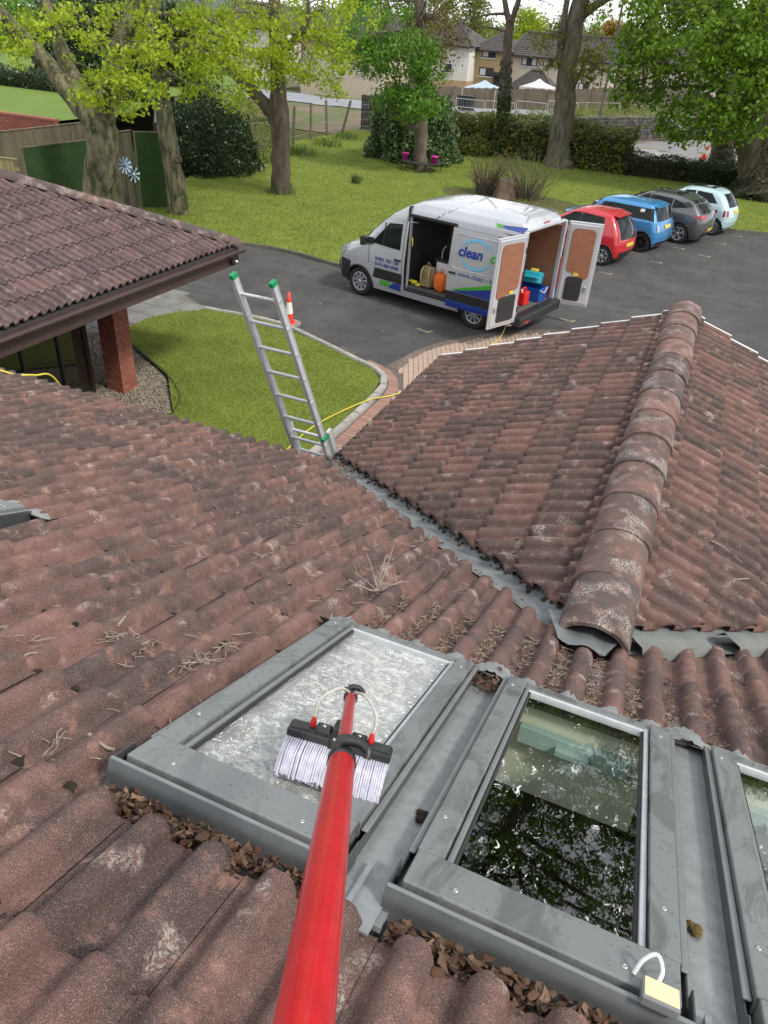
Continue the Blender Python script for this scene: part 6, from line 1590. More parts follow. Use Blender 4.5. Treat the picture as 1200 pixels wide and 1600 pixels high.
# -- ivy clad, nearly bare tree
tI = [(-11.6, 44.0, -.05, .40), V4(on_y(784, 220, 44), .33), V4(on_y(788, 150, 44), .29), V4(on_y(793, 70, 44), .24), V4(on_y(797, 32, 44), .22)]
tI1 = [V4(on_y(797, 36, 44), .17), V4(on_y(790, 10, 44), .14), V4(on_y(785, -40, 44), .11), V4(on_y(775, -160, 44), .05)]; tI2 = [V4(on_y(797, 36, 44), .17), V4(on_y(808, 8, 44), .14), V4(on_y(818, -40, 44), .11), V4(on_y(835, -180, 44), .05)]
cI = crown_px([(760, 20, 44, 70, 40, 2, 20), (840, 10, 44, 60, 40, 2, 14), (800, -110, 44, 120, 80, 3, 50)], crg)
ti = tree('ivy_tree', 'slender forked tree with its lower trunk wrapped in ivy', [tI, tI1, tI2], cI, .09, 7, .3, L_bronze, M_barkr, 11, limbs=20, twigs=1.0, tw=.02)
P = []
for _ in range(5200):
    t_ = crg.random()**.8; a = crg.random()*6.283; i = t_*2.7; k = int(min(i, 2)); q = Vector(tI[k][:3]).lerp(Vector(tI[k+1][:3]), i-k); r_ = (tI[k][3]+(tI[k+1][3]-tI[k][3])*(i-k))*(1.06+.22*crg.random())
    if t_ > .75 and crg.random() < .6: continue
    P.append((q.x+r_*math.cos(a), q.y+r_*math.sin(a), q.z))
V, Fq = leaf_quads(np.array(P), .11, crg, .1); raw('ivy', V, Fq, leaf_mat('leaf_ivy_green', [(.025, .06, .015), (.05, .11, .025), (.08, .14, .035)], .25, .4), ti)
# -- big trunk right of it
tG = [(-8.05, 42.7, -.05, .78), V4(on_y(873, 235, 42.7), .60), V4(on_y(880, 180, 42.7), .55), V4(on_y(886, 120, 42.7), .49), V4(on_y(896, 50, 42.7), .44), V4(on_y(908, 0, 42.7), .40), V4(on_y(925, -80, 42.8), .36), V4(on_y(950, -260, 43), .16)]
tG1 = [V4(on_y(885, 115, 42.7), .22), V4(on_y(874, 95, 42.5), .17), V4(on_y(878, 50, 42.4), .15), V4(on_y(886, 0, 42.3), .13), V4(on_y(890, -90, 42.3), .08)]; tG2 = [V4(on_y(902, 28, 42.7), .26), V4(on_y(930, 8, 42.8), .20), V4(on_y(970, -20, 43), .14), V4(on_y(1010, -90, 43), .07)]
tG3 = [V4(on_y(886, 150, 42.7), .12), V4(on_y(899, 130, 42.2), .09), V4(on_y(915, 95, 41.8), .06)]
cG = crown_px([(925, 108, 41.5, 28, 32, 1.0, 34), (930, 75, 41.8, 24, 20, 1, 10), (850, 62, 42, 26, 24, 1.2, 20), (862, 100, 42, 16, 16, .8, 8), (960, 10, 42.5, 50, 25, 2, 14), (930, -130, 43, 160, 100, 3.5, 70)], crg)
tree('big_tree', 'stout grey trunk with sparse yellow green twigs behind the flowering shrub', [tG, tG1, tG2, tG3], cG, .15, 20, .24, leaf_mat('leaf_olive', [(.13, .15, .02), (.20, .20, .025), (.26, .23, .03)], .45), M_bark, 13, limbs=16, twigs=.9, tw=.018)
# -- chestnut on the right with a flared ivy foot
tR = [(1.75, 41.0, -.05, 1.25), (1.9, 41.0, .6, 1.0), V4(on_y(1178, 230, 41), .82), V4(on_y(1182, 150, 41), .72), V4(on_y(1190, 60, 41), .62), V4(on_y(1198, -20, 41), .52), V4(on_y(1210, -150, 41.2), .36), V4(on_y(1225, -380, 41.5), .16)]
tR1 = [V4(on_y(1178, 215, 41), .30), V4(on_y(1145, 180, 40.4), .24), V4(on_y(1128, 150, 40), .2), V4(on_y(1126, 90, 39.6), .15), V4(on_y(1110, 20, 39.4), .1)]
cR = crown_px([(1080, 60, 39.5, 110, 75, 3, 105), (1150, 130, 38.6, 85, 100, 1.8, 105), (1010, 110, 39.4, 55, 55, 1.6, 56), (1100, 190, 38.8, 80, 40, 1.4, 60), (985, 150, 39.6, 26, 28, .8, 14), (1180, 60, 39, 60, 90, 2, 60), (1080, 0, 40, 110, 30, 3, 60), (1150, -150, 41, 200, 140, 4, 170), (1330, 40, 41, 130, 150, 4, 110), (1200, -380, 41.5, 200, 130, 4, 110), (1040, -330, 42, 200, 200, 5, 150), (1190, -600, 42, 240, 150, 5, 140)], crg)
while len(cR) < 1900:
    a = crg.uniform(-1, 1, 3)
    if (a*a).sum() < 1:
        q = Vector((5.5+7.5*a[0], 42.5+4.5*a[1], 12+7*a[2]))
        if project(q)[0] > 1215 or project(q)[1] < -15: cR.append(q)
tr_ = tree('chestnut_tree', 'large leafy chestnut with an ivy covered foot beyond the pale blue car', [tR, tR1], cR, .23, 26, .27, L_chest, M_barkr, 15, limbs=40, twigs=.6, tw=.02)
P = []
for _ in range(5200):
    z = crg.random()**1.6*5.5; a = crg.random()*6.283; r_ = np.interp(z, [0, .6, 2.2, 5.5], [1.32, 1.06, .9, .78])*(1.0+.14*crg.random()); P.append((1.75+.1*z+r_*math.cos(a), 41+r_*math.sin(a), z))
V, Fq = leaf_quads(np.array(P), .13, crg, .1); raw('ivy', V, Fq, L_dark, tr_)
tS = [(.03, 48.9, -.05, .7), V4(on_y(1128, 240, 48.9), .62), V4(on_y(1130, 200, 48.9), .5), V4(on_y(1132, 120, 48.9), .4), V4(on_y(1130, 40, 48.9), .3), V4(on_y(1125, -80, 49), .15)]
cS = crown_px([(1120, 60, 49, 70, 70, 3, 60), (1130, -100, 49, 120, 90, 4, 60)], crg)
ts = tree('roadside_tree', 'ivy wrapped tree at the roadside behind the low hedge', [tS], cS, .22, 26, .4, L_chest, M_barkr, 17, limbs=14)
P = [];
for _ in range(2600): z = crg.random()**1.3*3.6; a = crg.random()*6.283; r_ = (.85-.07*z)*(1+.2*crg.random()); P.append((.03+r_*math.cos(a), 48.9+r_*math.sin(a), z))
V, Fq = leaf_quads(np.array(P), .15, crg, .1); raw('ivy', V, Fq, L_dark, ts)

# ------------------------------------------------------------------ shrubs and hedges
bush('laurel_bush', 'large dense laurel bush behind the bench tree', (-14.9, 38.6, 0), 2.35, 2.0, 3.35, 17000, .17, L_laurel, 31)
bush('evergreen_shrub', 'dark evergreen shrub dotted with white blossom behind the slim maple', (-20.4, 28.8, 0), 2.1, 2.3, 2.9, 15000, .12, L_dark, 33, fl=(420, L_white, .10))
bush('evergreen_shrub', 'loose grey green shrub between the dark shrub and the wire fence posts', (-21.4, 32.4, 0), 1.9, 2.8, 2.9, 7500, .09, L_ivy, 35, core=False)
bush('box_shrub', 'low rounded shrub at the foot of the ivy hedge', (-13.0, 43.0, 0), 1.0, .8, .95, 3600, .10, L_ivy, 37)
bush('ivy_hedge', 'tall ivy hedge with yellow tips between the slender and the stout trunk', (-10.2, 44.2, 0), 2.6, .75, 1.95, 12000, .13, L_ivy, 39, box=True, cat='hedge')
bush('ivy_hedge', 'block of dark ivy hedge ending beside the service road', (-6.3, 43.6, 0), 1.55, .85, 1.85, 9000, .13, L_ivy, 41, box=True, cat='hedge')
bush('ivy_hedge', 'bright leaved ivy hedge behind the low rounded shrub', (-13.6, 44.6, 0), 1.1, .7, 1.7, 5000, .13, L_ivy, 43, box=True, cat='hedge')
bush('clipped_hedge', 'brownish clipped conifer hedge along the service road', (-3.4, 43.4, 0), 1.35, .6, 1.0, 6000, .09, leaf_mat('leaf_conifer', [(.05, .06, .02), (.08, .085, .03)], .2), 45, box=True, cat='hedge')
bush('clipped_hedge', 'low dark hedge along the lawn near the chestnut', (.2, 43.6, 0), 2.4, .65, 1.0, 8000, .10, L_dark, 47, box=True, cat='hedge')
bush('clipped_hedge', 'low dark hedge past the chestnut foot', (7.5, 44.2, 0), 4.5, .65, 1.0, 8000, .10, L_dark, 49, box=True, cat='hedge')
def shrub_bare(name, label, c, R_, H_, n, seed, lm):
    rd = random.Random(seed); t = empty(name); tag(t, label, 'shrub'); m = MB(); P = []
    for k in range(n):
        a = rd.random()*6.283; b = Vector(c)+Vector((math.cos(a), math.sin(a), 0))*rd.random()*R_*.35; e = Vector(c)+Vector((math.cos(a)*R_*rd.uniform(.4, 1.05), math.sin(a)*R_*rd.uniform(.4, 1.05), H_*rd.uniform(.45, 1.05)))
        pts = bez(b, b.lerp(e, .5)+Vector((0, 0, H_*.28)), e, 6); m.tube(pts, [.012, .011, .009, .008, .006, .005, .003], 4, False)
        for q in range(9): i = rd.randrange(2, 7); P.append(tuple(pts[i]+Vector((rd.gauss(0, .09), rd.gauss(0, .09), rd.gauss(0, .09)))))
    m.build('stems', M_barkr, t, fix=False); V, Fq = leaf_quads(np.array(P), .055, np.random.default_rng(seed)); raw('leaves', V, Fq, lm, t)
shrub_bare('flowering_shrub', 'thin stemmed shrub with small yellow leaves right of the stump', (-7.2, 32.4, 0), 1.9, 1.75, 130, 51, L_pale)
shrub_bare('flowering_shrub', 'twiggy brown shrub left of the tree stump', (-8.9, 32.0, 0), 1.1, 1.5, 150, 53, L_bronze)
st_ = empty('tree_stump', (-8.05, 31.7, 0)); tag(st_, 'weathered tree stump among bare shrubs on the lawn', 'stump')
m = MB(); rows = []
for z, r_ in ((0, .52), (.15, .42), (.45, .36), (.72, .34), (.80, .30)): rows.append([(r_*(1+.18*math.sin(3*a)+.1*math.sin(7*a+z*3))*math.cos(a), r_*(1+.18*math.sin(3*a))*math.sin(a), z+.05*math.sin(2*a)*(z > .5)) for a in [2*math.pi*k/24 for k in range(25)]])
m.grid(rows); m.build('stump_body', pm('stump_wood', (.20, .135, .09), (.10, .07, .05), 5, .95, .9, 12, .05, stretch=(1, 1, .3)), st_); m = MB(); m.add(rows[-1][:-1], [tuple(range(24))]); m.build('cut_face', M_bark, st_)
sheet('shrub_bed', [(-9.7+1.9+2.9*math.cos(a)*(1+.1*math.sin(3*a)), 31.6+1.9*math.sin(a)) for a in [k*.35 for k in range(18)]], .052, M_soil)
# clump of daffodil leaves, grass tufts round the trunks
def tuft(name, label, c, R_, H_, n, seed, cat='plant'):
    rd = random.Random(seed); m = MB()
    for k in range(n):
        a = rd.random()*6.283; r_ = R_*math.sqrt(rd.random()); b = Vector(c)+Vector((r_*math.cos(a), r_*math.sin(a), 0)); e = b+Vector((rd.gauss(0, H_*.4), rd.gauss(0, H_*.4), H_*rd.uniform(.6, 1.2))); s_ = Vector((-math.sin(a), math.cos(a), 0))*.014
        mid = b.lerp(e, .5)+Vector((0, 0, H_*.2)); m.add([b-s_, b+s_, mid+s_*.8, mid-s_*.8, e], [(0, 1, 2, 3), (3, 2, 4)])
    tag(m.build(name, leaf_mat('leaf_blade', [(.07, .12, .02), (.11, .16, .035)], .25) if 'leaf_blade' not in MATS else MATS['leaf_blade']), label, cat)
p = on_z(556, 287, .04); tuft('daffodil_clump', 'lone clump of dark daffodil leaves on the lawn', (p.x, p.y, .04), .22, .38, 90, 61)
tuft('grass_tuft', 'long grass round the foot of the lone maple', (-15.42, 26.3, .04), .62, .32, 120, 62, 'grass')
for k, (x, y) in enumerate([(-20.0, 32.0), (-19.6, 35.5), (-20.2, 39.5), (-20.8, 43.0)]): tuft('grass_tuft', ['long grass at the foot of the loose grey green shrub', 'grass tuft at the lawn edge past the loose shrub', 'grass tuft below the wire fence posts', 'grass tuft near the far end of the wire fence'][k], (x, y, .04), .9, .4, 130, 63+k, 'grass')

# ------------------------------------------------------------------ round bench with pots
be = empty('round_bench', (-13.2, 35.7, 0)); tag(be, 'dark metal bench curving round a tree trunk', 'bench')
MI = pm('bench_iron', (.03, .032, .03), None, rough=.5)
m = MB(); m.lathe([(.55, .42), (1.0, .42), (1.0, .46), (.55, .46), (.55, .42)], 28, smooth=False); m.build('seat', MI, be)
for k in range(9):
    a = 2*math.pi*k/9; m = MB(); m.tube([(.9*math.cos(a), .9*math.sin(a), .42), (1.0*math.cos(a), 1.0*math.sin(a), .04)], .018, 6); m.build('leg', MI, be)
for k in range(24):
    a = math.pi*.15+math.pi*.7*k/23; m = MB(); m.tube([(.55*math.cos(a), .55*math.sin(a), .46), (.50*math.cos(a), .50*math.sin(a), .86)], .009, 5); m.build('back_slat', MI, be)
m = MB(); m.tube([(.5*math.cos(a), .5*math.sin(a), .86) for a in [math.pi*.15+math.pi*.7*k/16 for k in range(17)]], .016, 6); m.build('back_rail', MI, be)
for sx, lb in ((-.78, 'pink flower pot on the bench end towards the screens'), (.72, 'pink flower pot on the bench end towards the cars')):
    po = empty('flower_pot', (-13.2+sx, 35.45, .46)); tag(po, lb, 'pot'); m = MB(); m.lathe([(0, 0), (.10, 0), (.15, .26), (.17, .26), (.17, .31), (.14, .31), (.13, .27), (0, .27)], 18); m.build('pot', pm('pot_pink', (.62, .03, .30), None, rough=.45) if sx < 0 else MATS['pot_pink'], po)
    m = MB(); m.lathe([(.13, .275), (0, .285)], 12); m.build('compost', M_soil, po)

# ------------------------------------------------------------------ left garden: screens, fences, wall, upper lawn
def board_fence(name, label, p0, p1, h, mat, bw=.10, gap=.012, group=None, rails=True, rail_top=True):
    a, b = Vector((*p0, 0)), Vector((*p1, 0)); Lf = (b-a).length; e = empty(name, (a.x, a.y, 0), math.atan2((b-a).y, (b-a).x)); tag(e, label, 'fence', group)
    n = int(Lf/(bw+gap)); me = box_mesh('board', bw, .018, h, .004); me.materials.append(mat)
    for k in range(n):
        o = bpy.data.objects.new('board', me); link(o, e); o.location = ((k+.5)*(bw+gap), random.uniform(-.003, .003), h/2+.03+random.uniform(-.01, .01)); o.rotation_euler = (0, random.uniform(-.006, .006), 0)
    if rails:
        for z in (.35, h*.55, h-.2): MB().box(0, Lf, .012, .055, z-.04, z+.04).build('rail', mat, e)
    if rail_top: MB().rbox(0, Lf, -.035, .05, h+.045, h+.075, .006).build('cap_rail', mat, e)
    k = 0
    while k*1.83 <= Lf+.1: MB().rbox(k*1.83-.04, k*1.83+.04, .02, .10, 0, h+.06, .006).build('post', mat, e); k += 1
    return e
board_fence('board_fence', 'weathered board fence behind the long green screen', (-21.6, 17.0), (-21.9, 24.0), 1.98, M_wood, .12)
board_fence('board_fence', 'fresh yellowish board fence joining the long green screen', (-20.6, 15.6), (-17.62, 16.05), 1.95, M_woody, .12)
board_fence('board_fence', 'weathered boards between the two green screens behind the windmills', (-17.55, 18.75), (-17.62, 20.75), 2.32, M_wood, .13)
board_fence('trellis_fence', 'dark brown fence behind the narrow green screen', (-17.6, 22.0), (-20.4, 25.6), 2.45, M_brownd, .14)
def screen(label, p0, p1, h):
    a, b = Vector((*p0, 0)), Vector((*p1, 0)); Lf = (b-a).length; e = empty('turf_screen', (a.x, a.y, 0), math.atan2((b-a).y, (b-a).x)); tag(e, label, 'screen')
    MB().rbox(0, Lf, -.02, .02, .03, h, .006).build('turf_panel', M_turf, e)
    n = int(Lf/.02); V = []
    for x in (0, Lf): MB().rbox(x-.03, x+.03, -.035, .035, 0, h+.03, .005).build('post', M_wood, e)
    MB().rbox(.03, Lf-.03, -.03, .03, h, h+.03, .005).build('top_rail', M_wood, e)
screen('long artificial turf screen fixed to the garden fence', (-17.50, 16.15), (-17.45, 18.65), 2.28); screen('narrow artificial turf screen beside the slim maple', (-17.60, 20.85), (-16.98, 21.45), 2.32)
def pinwheel(label, p, r_, n, mats):
    e = empty('garden_windmill', (p.x, p.y, 0)); tag(e, label, 'windmill'); MB().tube([(0, 0, 0), (0, 0, p.z)], .012, 6).build('pole', M_trim, e)
    for k in range(n):
        a = 2*math.pi*k/n; m = MB(); c, s_ = math.cos(a), math.sin(a); c2, s2 = math.cos(a+.8*2*math.pi/n), math.sin(a+.8*2*math.pi/n); y = -.05
        V = [(.05*c, y, .05*s_), (r_*c, y-.03, r_*s_), (r_*c2, y+.02, r_*s2), (.05*c2, y, .05*s2)]
        m.add([(.8*x+.0, yy-.6*x*.0, z+p.z) for x, yy, z in V]+[(.8*x, yy+.004, z+p.z) for x, yy, z in V], [(0, 1, 2, 3), (7, 6, 5, 4), (0, 4, 5, 1), (2, 6, 7, 3), (1, 5, 6, 2)]); m.build('blade', mats[k % len(mats)], e)
    m = MB(); m.M = Matrix.Translation((0, -.07, p.z)); m.lathe([(0, -.02), (.05, 0), (.05, .03), (0, .04)], 12, ax='Y'); m.build('hub', mats[0], e); e.rotation_euler = (0, 0, R(40))
MBl = pm('mill_blue', (.05, .17, .33), None, rough=.4); pq = on_y(195, 258, 19.6); pinwheel('blue and white striped garden windmill, the higher of the pair', pq, .25, 20, [MBl, M_white]); pq = on_y(209, 272, 19.9); pinwheel('pale blue garden windmill with black gaps, the lower of the pair', pq, .24, 16, [pm('mill_pale', (.45, .62, .68), None, rough=.4), M_trim])
sheet('upper_lawn', [(-70, 22.2), (-22.1, 22.2), (-22.3, 26), (-26, 34), (-27, 48), (-70, 60)], 2.12, pm('upper_lawn', (.10, .165, .014), (.125, .19, .02), .8, .95, .6, 30, .02))
bw = empty('garden_wall', (-30, 22.1, 0)); tag(bw, 'red brick retaining wall below the upper lawn', 'wall'); MB().box(-8, 7.9, .02, .20, 0, 2.10).build('wall_core', M_mortar, bw)
MB().rbox(-8, 7.9, -.02, .24, 2.10, 2.18, .01).build('coping', M_brick, bw)
me = box_mesh('brick', .213, .05, .064, .004); items = []
for c in range(12):
    for k in range(-6, 36): items.append((me, Matrix.Translation((-30+(k+.5*(c % 2))*.225, 22.115, 2.06-.075*c))))
place_pieces('brick', [(a, Matrix.Translation((0, 0, 0)) @ b) for a, b in items], bw, M_brick, 300, 'bricks')
bush('garden_hedge', 'dark clipped hedge across the upper lawn', (-31, 30.5, 2.1), 6, .5, .8, 5000, .16, L_dark, 71, box=True, cat='hedge')
bush('garden_shrub', 'dark shrub mass at the end of the upper lawn', (-34, 40, 2.1), 6, 2.5, 4.2, 8000, .30, L_dark, 73)
# wire fence posts, dark fence at the lawn end
for k, (x, y, px_, py_) in enumerate([(-21.3, 33.6, 0, 0), (-21.5, 36.0, 0, 0), (-21.7, 38.4, 0, 0), (-21.9, 40.8, 0, 0), (-22.1, 43.2, 0, 0), (-22.2, 45.4, 0, 0), (-21.0, 47.0, 0, 0)]):
    m = MB(); m.M = Matrix.Translation((x, y, 0)) @ Matrix.Rotation([.03, -.02, .05, 0, -.06, .28, .02][k], 4, 'Y'); m.rbox(-.06, .06, -.06, .06, -.05, 1.9, .012); m.box(-.062, .062, -.005, .005, 1.55, 1.57)
    tag(m.build('fence_post', pm('post_concrete', (.19, .17, .13), (.13, .115, .09), 6, .9) if k == 0 else MATS['post_concrete']), ['concrete fence post leaning a little, next to the loose grey green shrub', 'second concrete fence post from the loose grey green shrub', 'third concrete fence post from the loose grey green shrub', 'fourth concrete fence post from the loose grey green shrub', 'fifth concrete fence post from the loose grey green shrub', 'steeply leaning concrete fence post near the heap of cut branches', 'concrete end post of the wire fence against the dark boarded fence'][k], 'post', 'wire fence posts at the lawn end')
m = MB()
for z in (.4, .8, 1.2, 1.6):
    m.tube([(-21.2, 33.6, z), (-21.9, 40.8, z+.02), (-22.1, 45.4, z), (-21.0, 47.0, z)], .006, 4, False)
tag(m.build('fence_wire', M_steel), 'wires strung between the concrete posts', 'wire')
board_fence('dark_fence', 'dark close boarded fence closing off the lawn end', (-22.4, 48.6), (-16.5, 48.9), 1.9, pm('fence_black', (.055, .05, .042), (.04, .036, .03), 3, .9, rnd=.12), .14)
bush('leaf_heap', 'heap of brown cut branches against the dark fence', (-19.0, 46.8, 0), 1.6, .7, .45, 1800, .12, L_bronze, 75, coremat=M_soil, cat='heap')

# ------------------------------------------------------------------ stone wall, lamp post, cone at the road
sw = empty('stone_wall', (WA.x, WA.y, 0), math.atan2(WB.y-WA.y, WB.x-WA.x)); tag(sw, 'dark rubble stone wall holding the grass bank above the road', 'wall')
Lw = (WB-WA).length; M_stone = pm('rubble', (.04, .036, .031), (.11, .10, .09), 3.5, .95, .6, 30, .02, rnd=.4)
MB().box(0, Lw, .05, .40, 0, 1.40).build('wall_core', pm('wall_core', (.03, .027, .024), None, rough=.95), sw)
stm = []
for q in range(5):
    rr = random.Random(q); bm = bmesh.new(); bmesh.ops.create_cube(bm, size=1); bmesh.ops.bevel(bm, geom=list(bm.edges), offset=.16, segments=1, affect='EDGES')
    for v in bm.verts: v.co = Vector((v.co.x*rr.uniform(.9, 1.1), v.co.y*.5, v.co.z*rr.uniform(.85, 1.1)))
    me = bpy.data.meshes.new('stone'); bm.to_mesh(me); bm.free(); me.materials.append(M_stone); stm.append(me)
Msw = Matrix.Translation((WA.x, WA.y, 0)) @ Matrix.Rotation(math.atan2(WB.y-WA.y, WB.x-WA.x), 4, 'Z'); items = []
for c in range(7):
    x = 0
    while x < Lw:
        l_ = random.uniform(.22, .48); items.append((random.choice(stm), Msw @ Matrix.Translation((x+l_/2, .05, .10+c*.20+random.uniform(-.015, .015))) @ Matrix.Diagonal((l_*.97, .18, .195, 1)))); x += l_
for k in range(int(Lw/.3)): items.append((random.choice(stm), Msw @ Matrix.Translation((k*.3+.15, .2, 1.45)) @ Matrix.Rotation(random.uniform(-.2, .2), 4, 'Y') @ Matrix.Diagonal((.28, .75, .16, 1))))
swm = Msw.inverted()
place_pieces('stone', items, sw, None, 300, 'stones')
for o in sw.children:
    if o.get('kind') == 'stuff': o.data.materials.append(M_stone)
lp = empty('lamp_post', (-8.7, 57.5, 0)); tag(lp, 'tall thin dark lamp post behind the stone wall', 'lamp'); m = MB(); m.tube([(0, 0, 0), (0, 0, 1.3), (.02, 0, 1.35), (.05, 0, 9.5)], [.11, .11, .085, .06], 10); m.build('pole', pm('lamp_grey', (.07, .068, .065), None, rough=.5), lp); MB().tube(smoothpath([(.05, 0, 9.4), (.3, -.4, 9.9), (.5, -1.0, 10)], 5), .04, 8).build('arm', MATS['lamp_grey'], lp); MB().rbox(.40, .62, -1.6, -1.0, 9.9, 10.05, .03).build('lamp_head', MATS['lamp_grey'], lp)
rc = empty('road_cone', (-1.35, 54.2, .03), .4); tag(rc, 'red and white cone leaning over beside the service road', 'cone'); m = MB(); m.M = Matrix.Rotation(R(25), 4, 'X'); m.lathe([(.26, 0), (.24, .06), (.16, .08), (.11, .35)], 14); m.build('cone_body', M_cr, rc); m = MB(); m.M = Matrix.Rotation(R(25), 4, 'X'); m.lathe([(.11, .35), (.075, .6)], 14); m.build('sleeve', M_cw, rc); m = MB(); m.M = Matrix.Rotation(R(25), 4, 'X'); m.lathe([(.075, .6), (.04, .9), (0, .9)], 14); m.build('cone_tip', M_cr, rc)

# ------------------------------------------------------------------ far side of the street: fence, houses, gazebos
def far_fence(x0, x1, Y, lb, mat):
    e = empty('garden_fence', (x0, Y, 0)); tag(e, lb, 'fence'); m = MB(); x = x0; k = 0
    while x < x1:
        z = bank_h(x, Y); m.box(x-x0, x-x0+.135, -.012, .012, z-.1, z+1.55+.03*math.sin(x*9)); x += .15
    m.build('boards', mat, e, kind='stuff'); x = x0
    while x < x1:
        z = bank_h(x, Y); MB().box(x-x0-.05, x-x0+.05, -.08, -.014, z-.1, z+1.62).build('post', mat, e); x += 1.83
M_ff = pm('far_fence', (.20, .155, .11), (.15, .12, .09), 1.5, .9)
far_fence(-31, -17.2, 70.5, 'brown board fence in front of the brick fronted house', M_ff); far_fence(-17.0, 2.5, 70.5, 'brown board fence on the grass bank below the cream houses', M_ff)
M_rend = pm('render_cream', (.62, .53, .44), (.55, .47, .39), .8, .9); M_rendw = pm('render_white', (.68, .64, .58), (.62, .58, .52), .8, .9); M_fbrick = pm('yellow_brick', (.46, .33, .18), (.38, .27, .15), 6, .9, .3, 20, .01); M_rooft = pm('roof_slate_far', (.055, .047, .043), (.08, .07, .062), 5, .8, .6, 9, .05, stretch=(.3, 1, 1)); M_win = pm('house_glass', (.03, .035, .04), (.06, .065, .07), 3, .08); M_net = pm('net_curtain', (.55, .55, .55), None, rough=.9)
def house_far(label, x0, x1, y0, y1, zg, ze, zr, wallm, wins, hip=.0, base=None, porch=None):
    e = empty('house', ((x0+x1)/2, (y0+y1)/2, zg)); tag(e, label, 'house'); ox, oy, oz = (x0+x1)/2, (y0+y1)/2, zg
    def T(v): return (v[0]-ox, v[1]-oy, v[2]-oz)
    m = MB(); m.M = Matrix.Translation((-ox, -oy, -oz)); m.box(x0, x1, y0, y1, zg-1, ze); m.build('wall', wallm, e)
    if base: m = MB(); m.M = Matrix.Translation((-ox, -oy, -oz)); m.box(x0-.02, x1+.02, y0-.02, y1, zg-1, base[0]); m.build('lower_wall', base[1], e)
    ov = .35; ym = (y0+y1)/2; hx_ = hip
    a = [(x0-ov, y0-ov, ze-.1), (x1+ov, y0-ov, ze-.1), (x1+ov, y1+ov, ze-.1), (x0-ov, y1+ov, ze-.1), (x0-ov+hx_, ym, zr), (x1+ov-hx_, ym, zr)]
    m = MB(); m.add([T(v) for v in a], [(0, 1, 5, 4), (1, 2, 5), (2, 3, 4, 5), (3, 0, 4), (3, 2, 1, 0)]); rf = m.build('roof', M_rooft, e)
    n = 12
    for k in range(n):
        t = k/n; y = y0-ov+(ym-y0+ov)*t; z = ze-.1+(zr-ze+.1)*t+.015
        MB().box(x0-ov+hx_*t-ox, x1+ov-hx_*t-ox, y-oy-.02, y-oy+.32, z-oz-.03, z-oz+.025).build('tile_course', M_rooft, rf)
    m = MB(); m.M = Matrix.Translation((-ox, -oy, -oz)); m.tube([(x0-ov+hx_, ym, zr+.03), (x1+ov-hx_, ym, zr+.03)], .12, 8); m.build('ridge', M_rooft, rf)
    if hx_:
        for s in (0, 1): MB().tube([T(a[s]), T(a[4+s])], .10, 6).build('hip', M_rooft, rf)
    MB().box(x0-ov-ox, x1+ov-ox, y0-ov-oy-.12, y0-ov-oy+.02, ze-oz-.22, ze-oz-.08).build('gutter', M_brownd, e)
    for (wx, wz, ww, wh, npn) in wins:
        w = empty('window', (wx-ox, y0-oy, wz-oz), parent=e); MB().rbox(-ww/2-.06, ww/2+.06, -.06, .02, -wh/2-.06, wh/2+.06, .01).build('frame', M_brownd, w)
        for k in range(npn): pw = ww/npn; MB().box(-ww/2+k*pw+.05, -ww/2+(k+1)*pw-.05, -.075, -.055, -wh/2+.03, wh/2-.03).build('pane', M_win if k % 2 else M_net, w)
        MB().box(-ww/2-.12, ww/2+.12, -.14, -.0, -wh/2-.14, -wh/2-.065).build('sill', M_white, w)
    if porch:
        wx, wz = porch; MB().box(wx-ox-.5, wx-ox+.5, -.85+y0-oy, y0-oy, wz-oz+.0, wz-oz+.25).build('canopy', M_brownd, e); MB().box(wx-ox-.42, wx-ox+.42, y0-oy-.05, y0-oy+.03, zg-oz, wz-oz-.1).build('door', M_brownd, e)
    return e
def hx(px_, py_, Y): p = on_y(px_, py_, Y); return p.x, p.z
Yh = 78
def W_(px0, py0, px1, py1, Y, n): a, b = on_y(px0, py0, Y), on_y(px1, py1, Y); return ((a.x+b.x)/2, (a.z+b.z)/2, abs(b.x-a.x), abs(a.z-b.z), n)
xa, xb, xc = on_y(739, 90, Yh).x, on_y(792, 90, Yh).x, on_y(962, 100, Yh+1).x
house_far('yellow brick house with a small door canopy beyond the street', xa, xb, Yh, Yh+8, .2, 4.55, 6.1, M_fbrick, [W_(755, 77, 773, 90, Yh, 2), W_(750, 106, 769, 119, Yh, 2)], 2.4, porch=(on_y(779, 112, Yh).x, 2.55))
house_far('long cream rendered house row with slate grey roof behind the stout trunk', xb+.05, xc, Yh+1.2, Yh+9, .5, 4.35, 6.1, M_rend, [W_(817, 88, 838, 103, Yh+1.2, 3), W_(851, 90, 864, 104, Yh+1.2, 2), W_(905, 130, 918, 141, Yh+1.2, 2), W_(915, 97, 930, 110, Yh+1.2, 2)], .6, base=(1.6, M_fbrick))
xd, xe = on_y(967, 100, Yh+2).x, on_y(1075, 105, Yh+2).x
house_far('cream house half hidden by the chestnut leaves', xd, xe+3, Yh+2.5, Yh+10, 1.0, 4.6, 6.0, M_rend, [W_(1022, 135, 1034, 145, Yh+2.5, 1), W_(1026, 102, 1042, 116, Yh+2.5, 2), W_(1052, 137, 1062, 147, Yh+2.5, 1)], .4)
xf, xg = on_y(560, 90, 74).x, on_y(733, 90, 76).x
house_far('white rendered house with yellow brick base left of the brick house', on_y(655, 90, 76).x, xg, 76, 84, 0, 4.75, 6.6, M_rendw, [W_(690, 100, 704, 112, 76, 2)], 3.0, base=(1.9, M_fbrick))
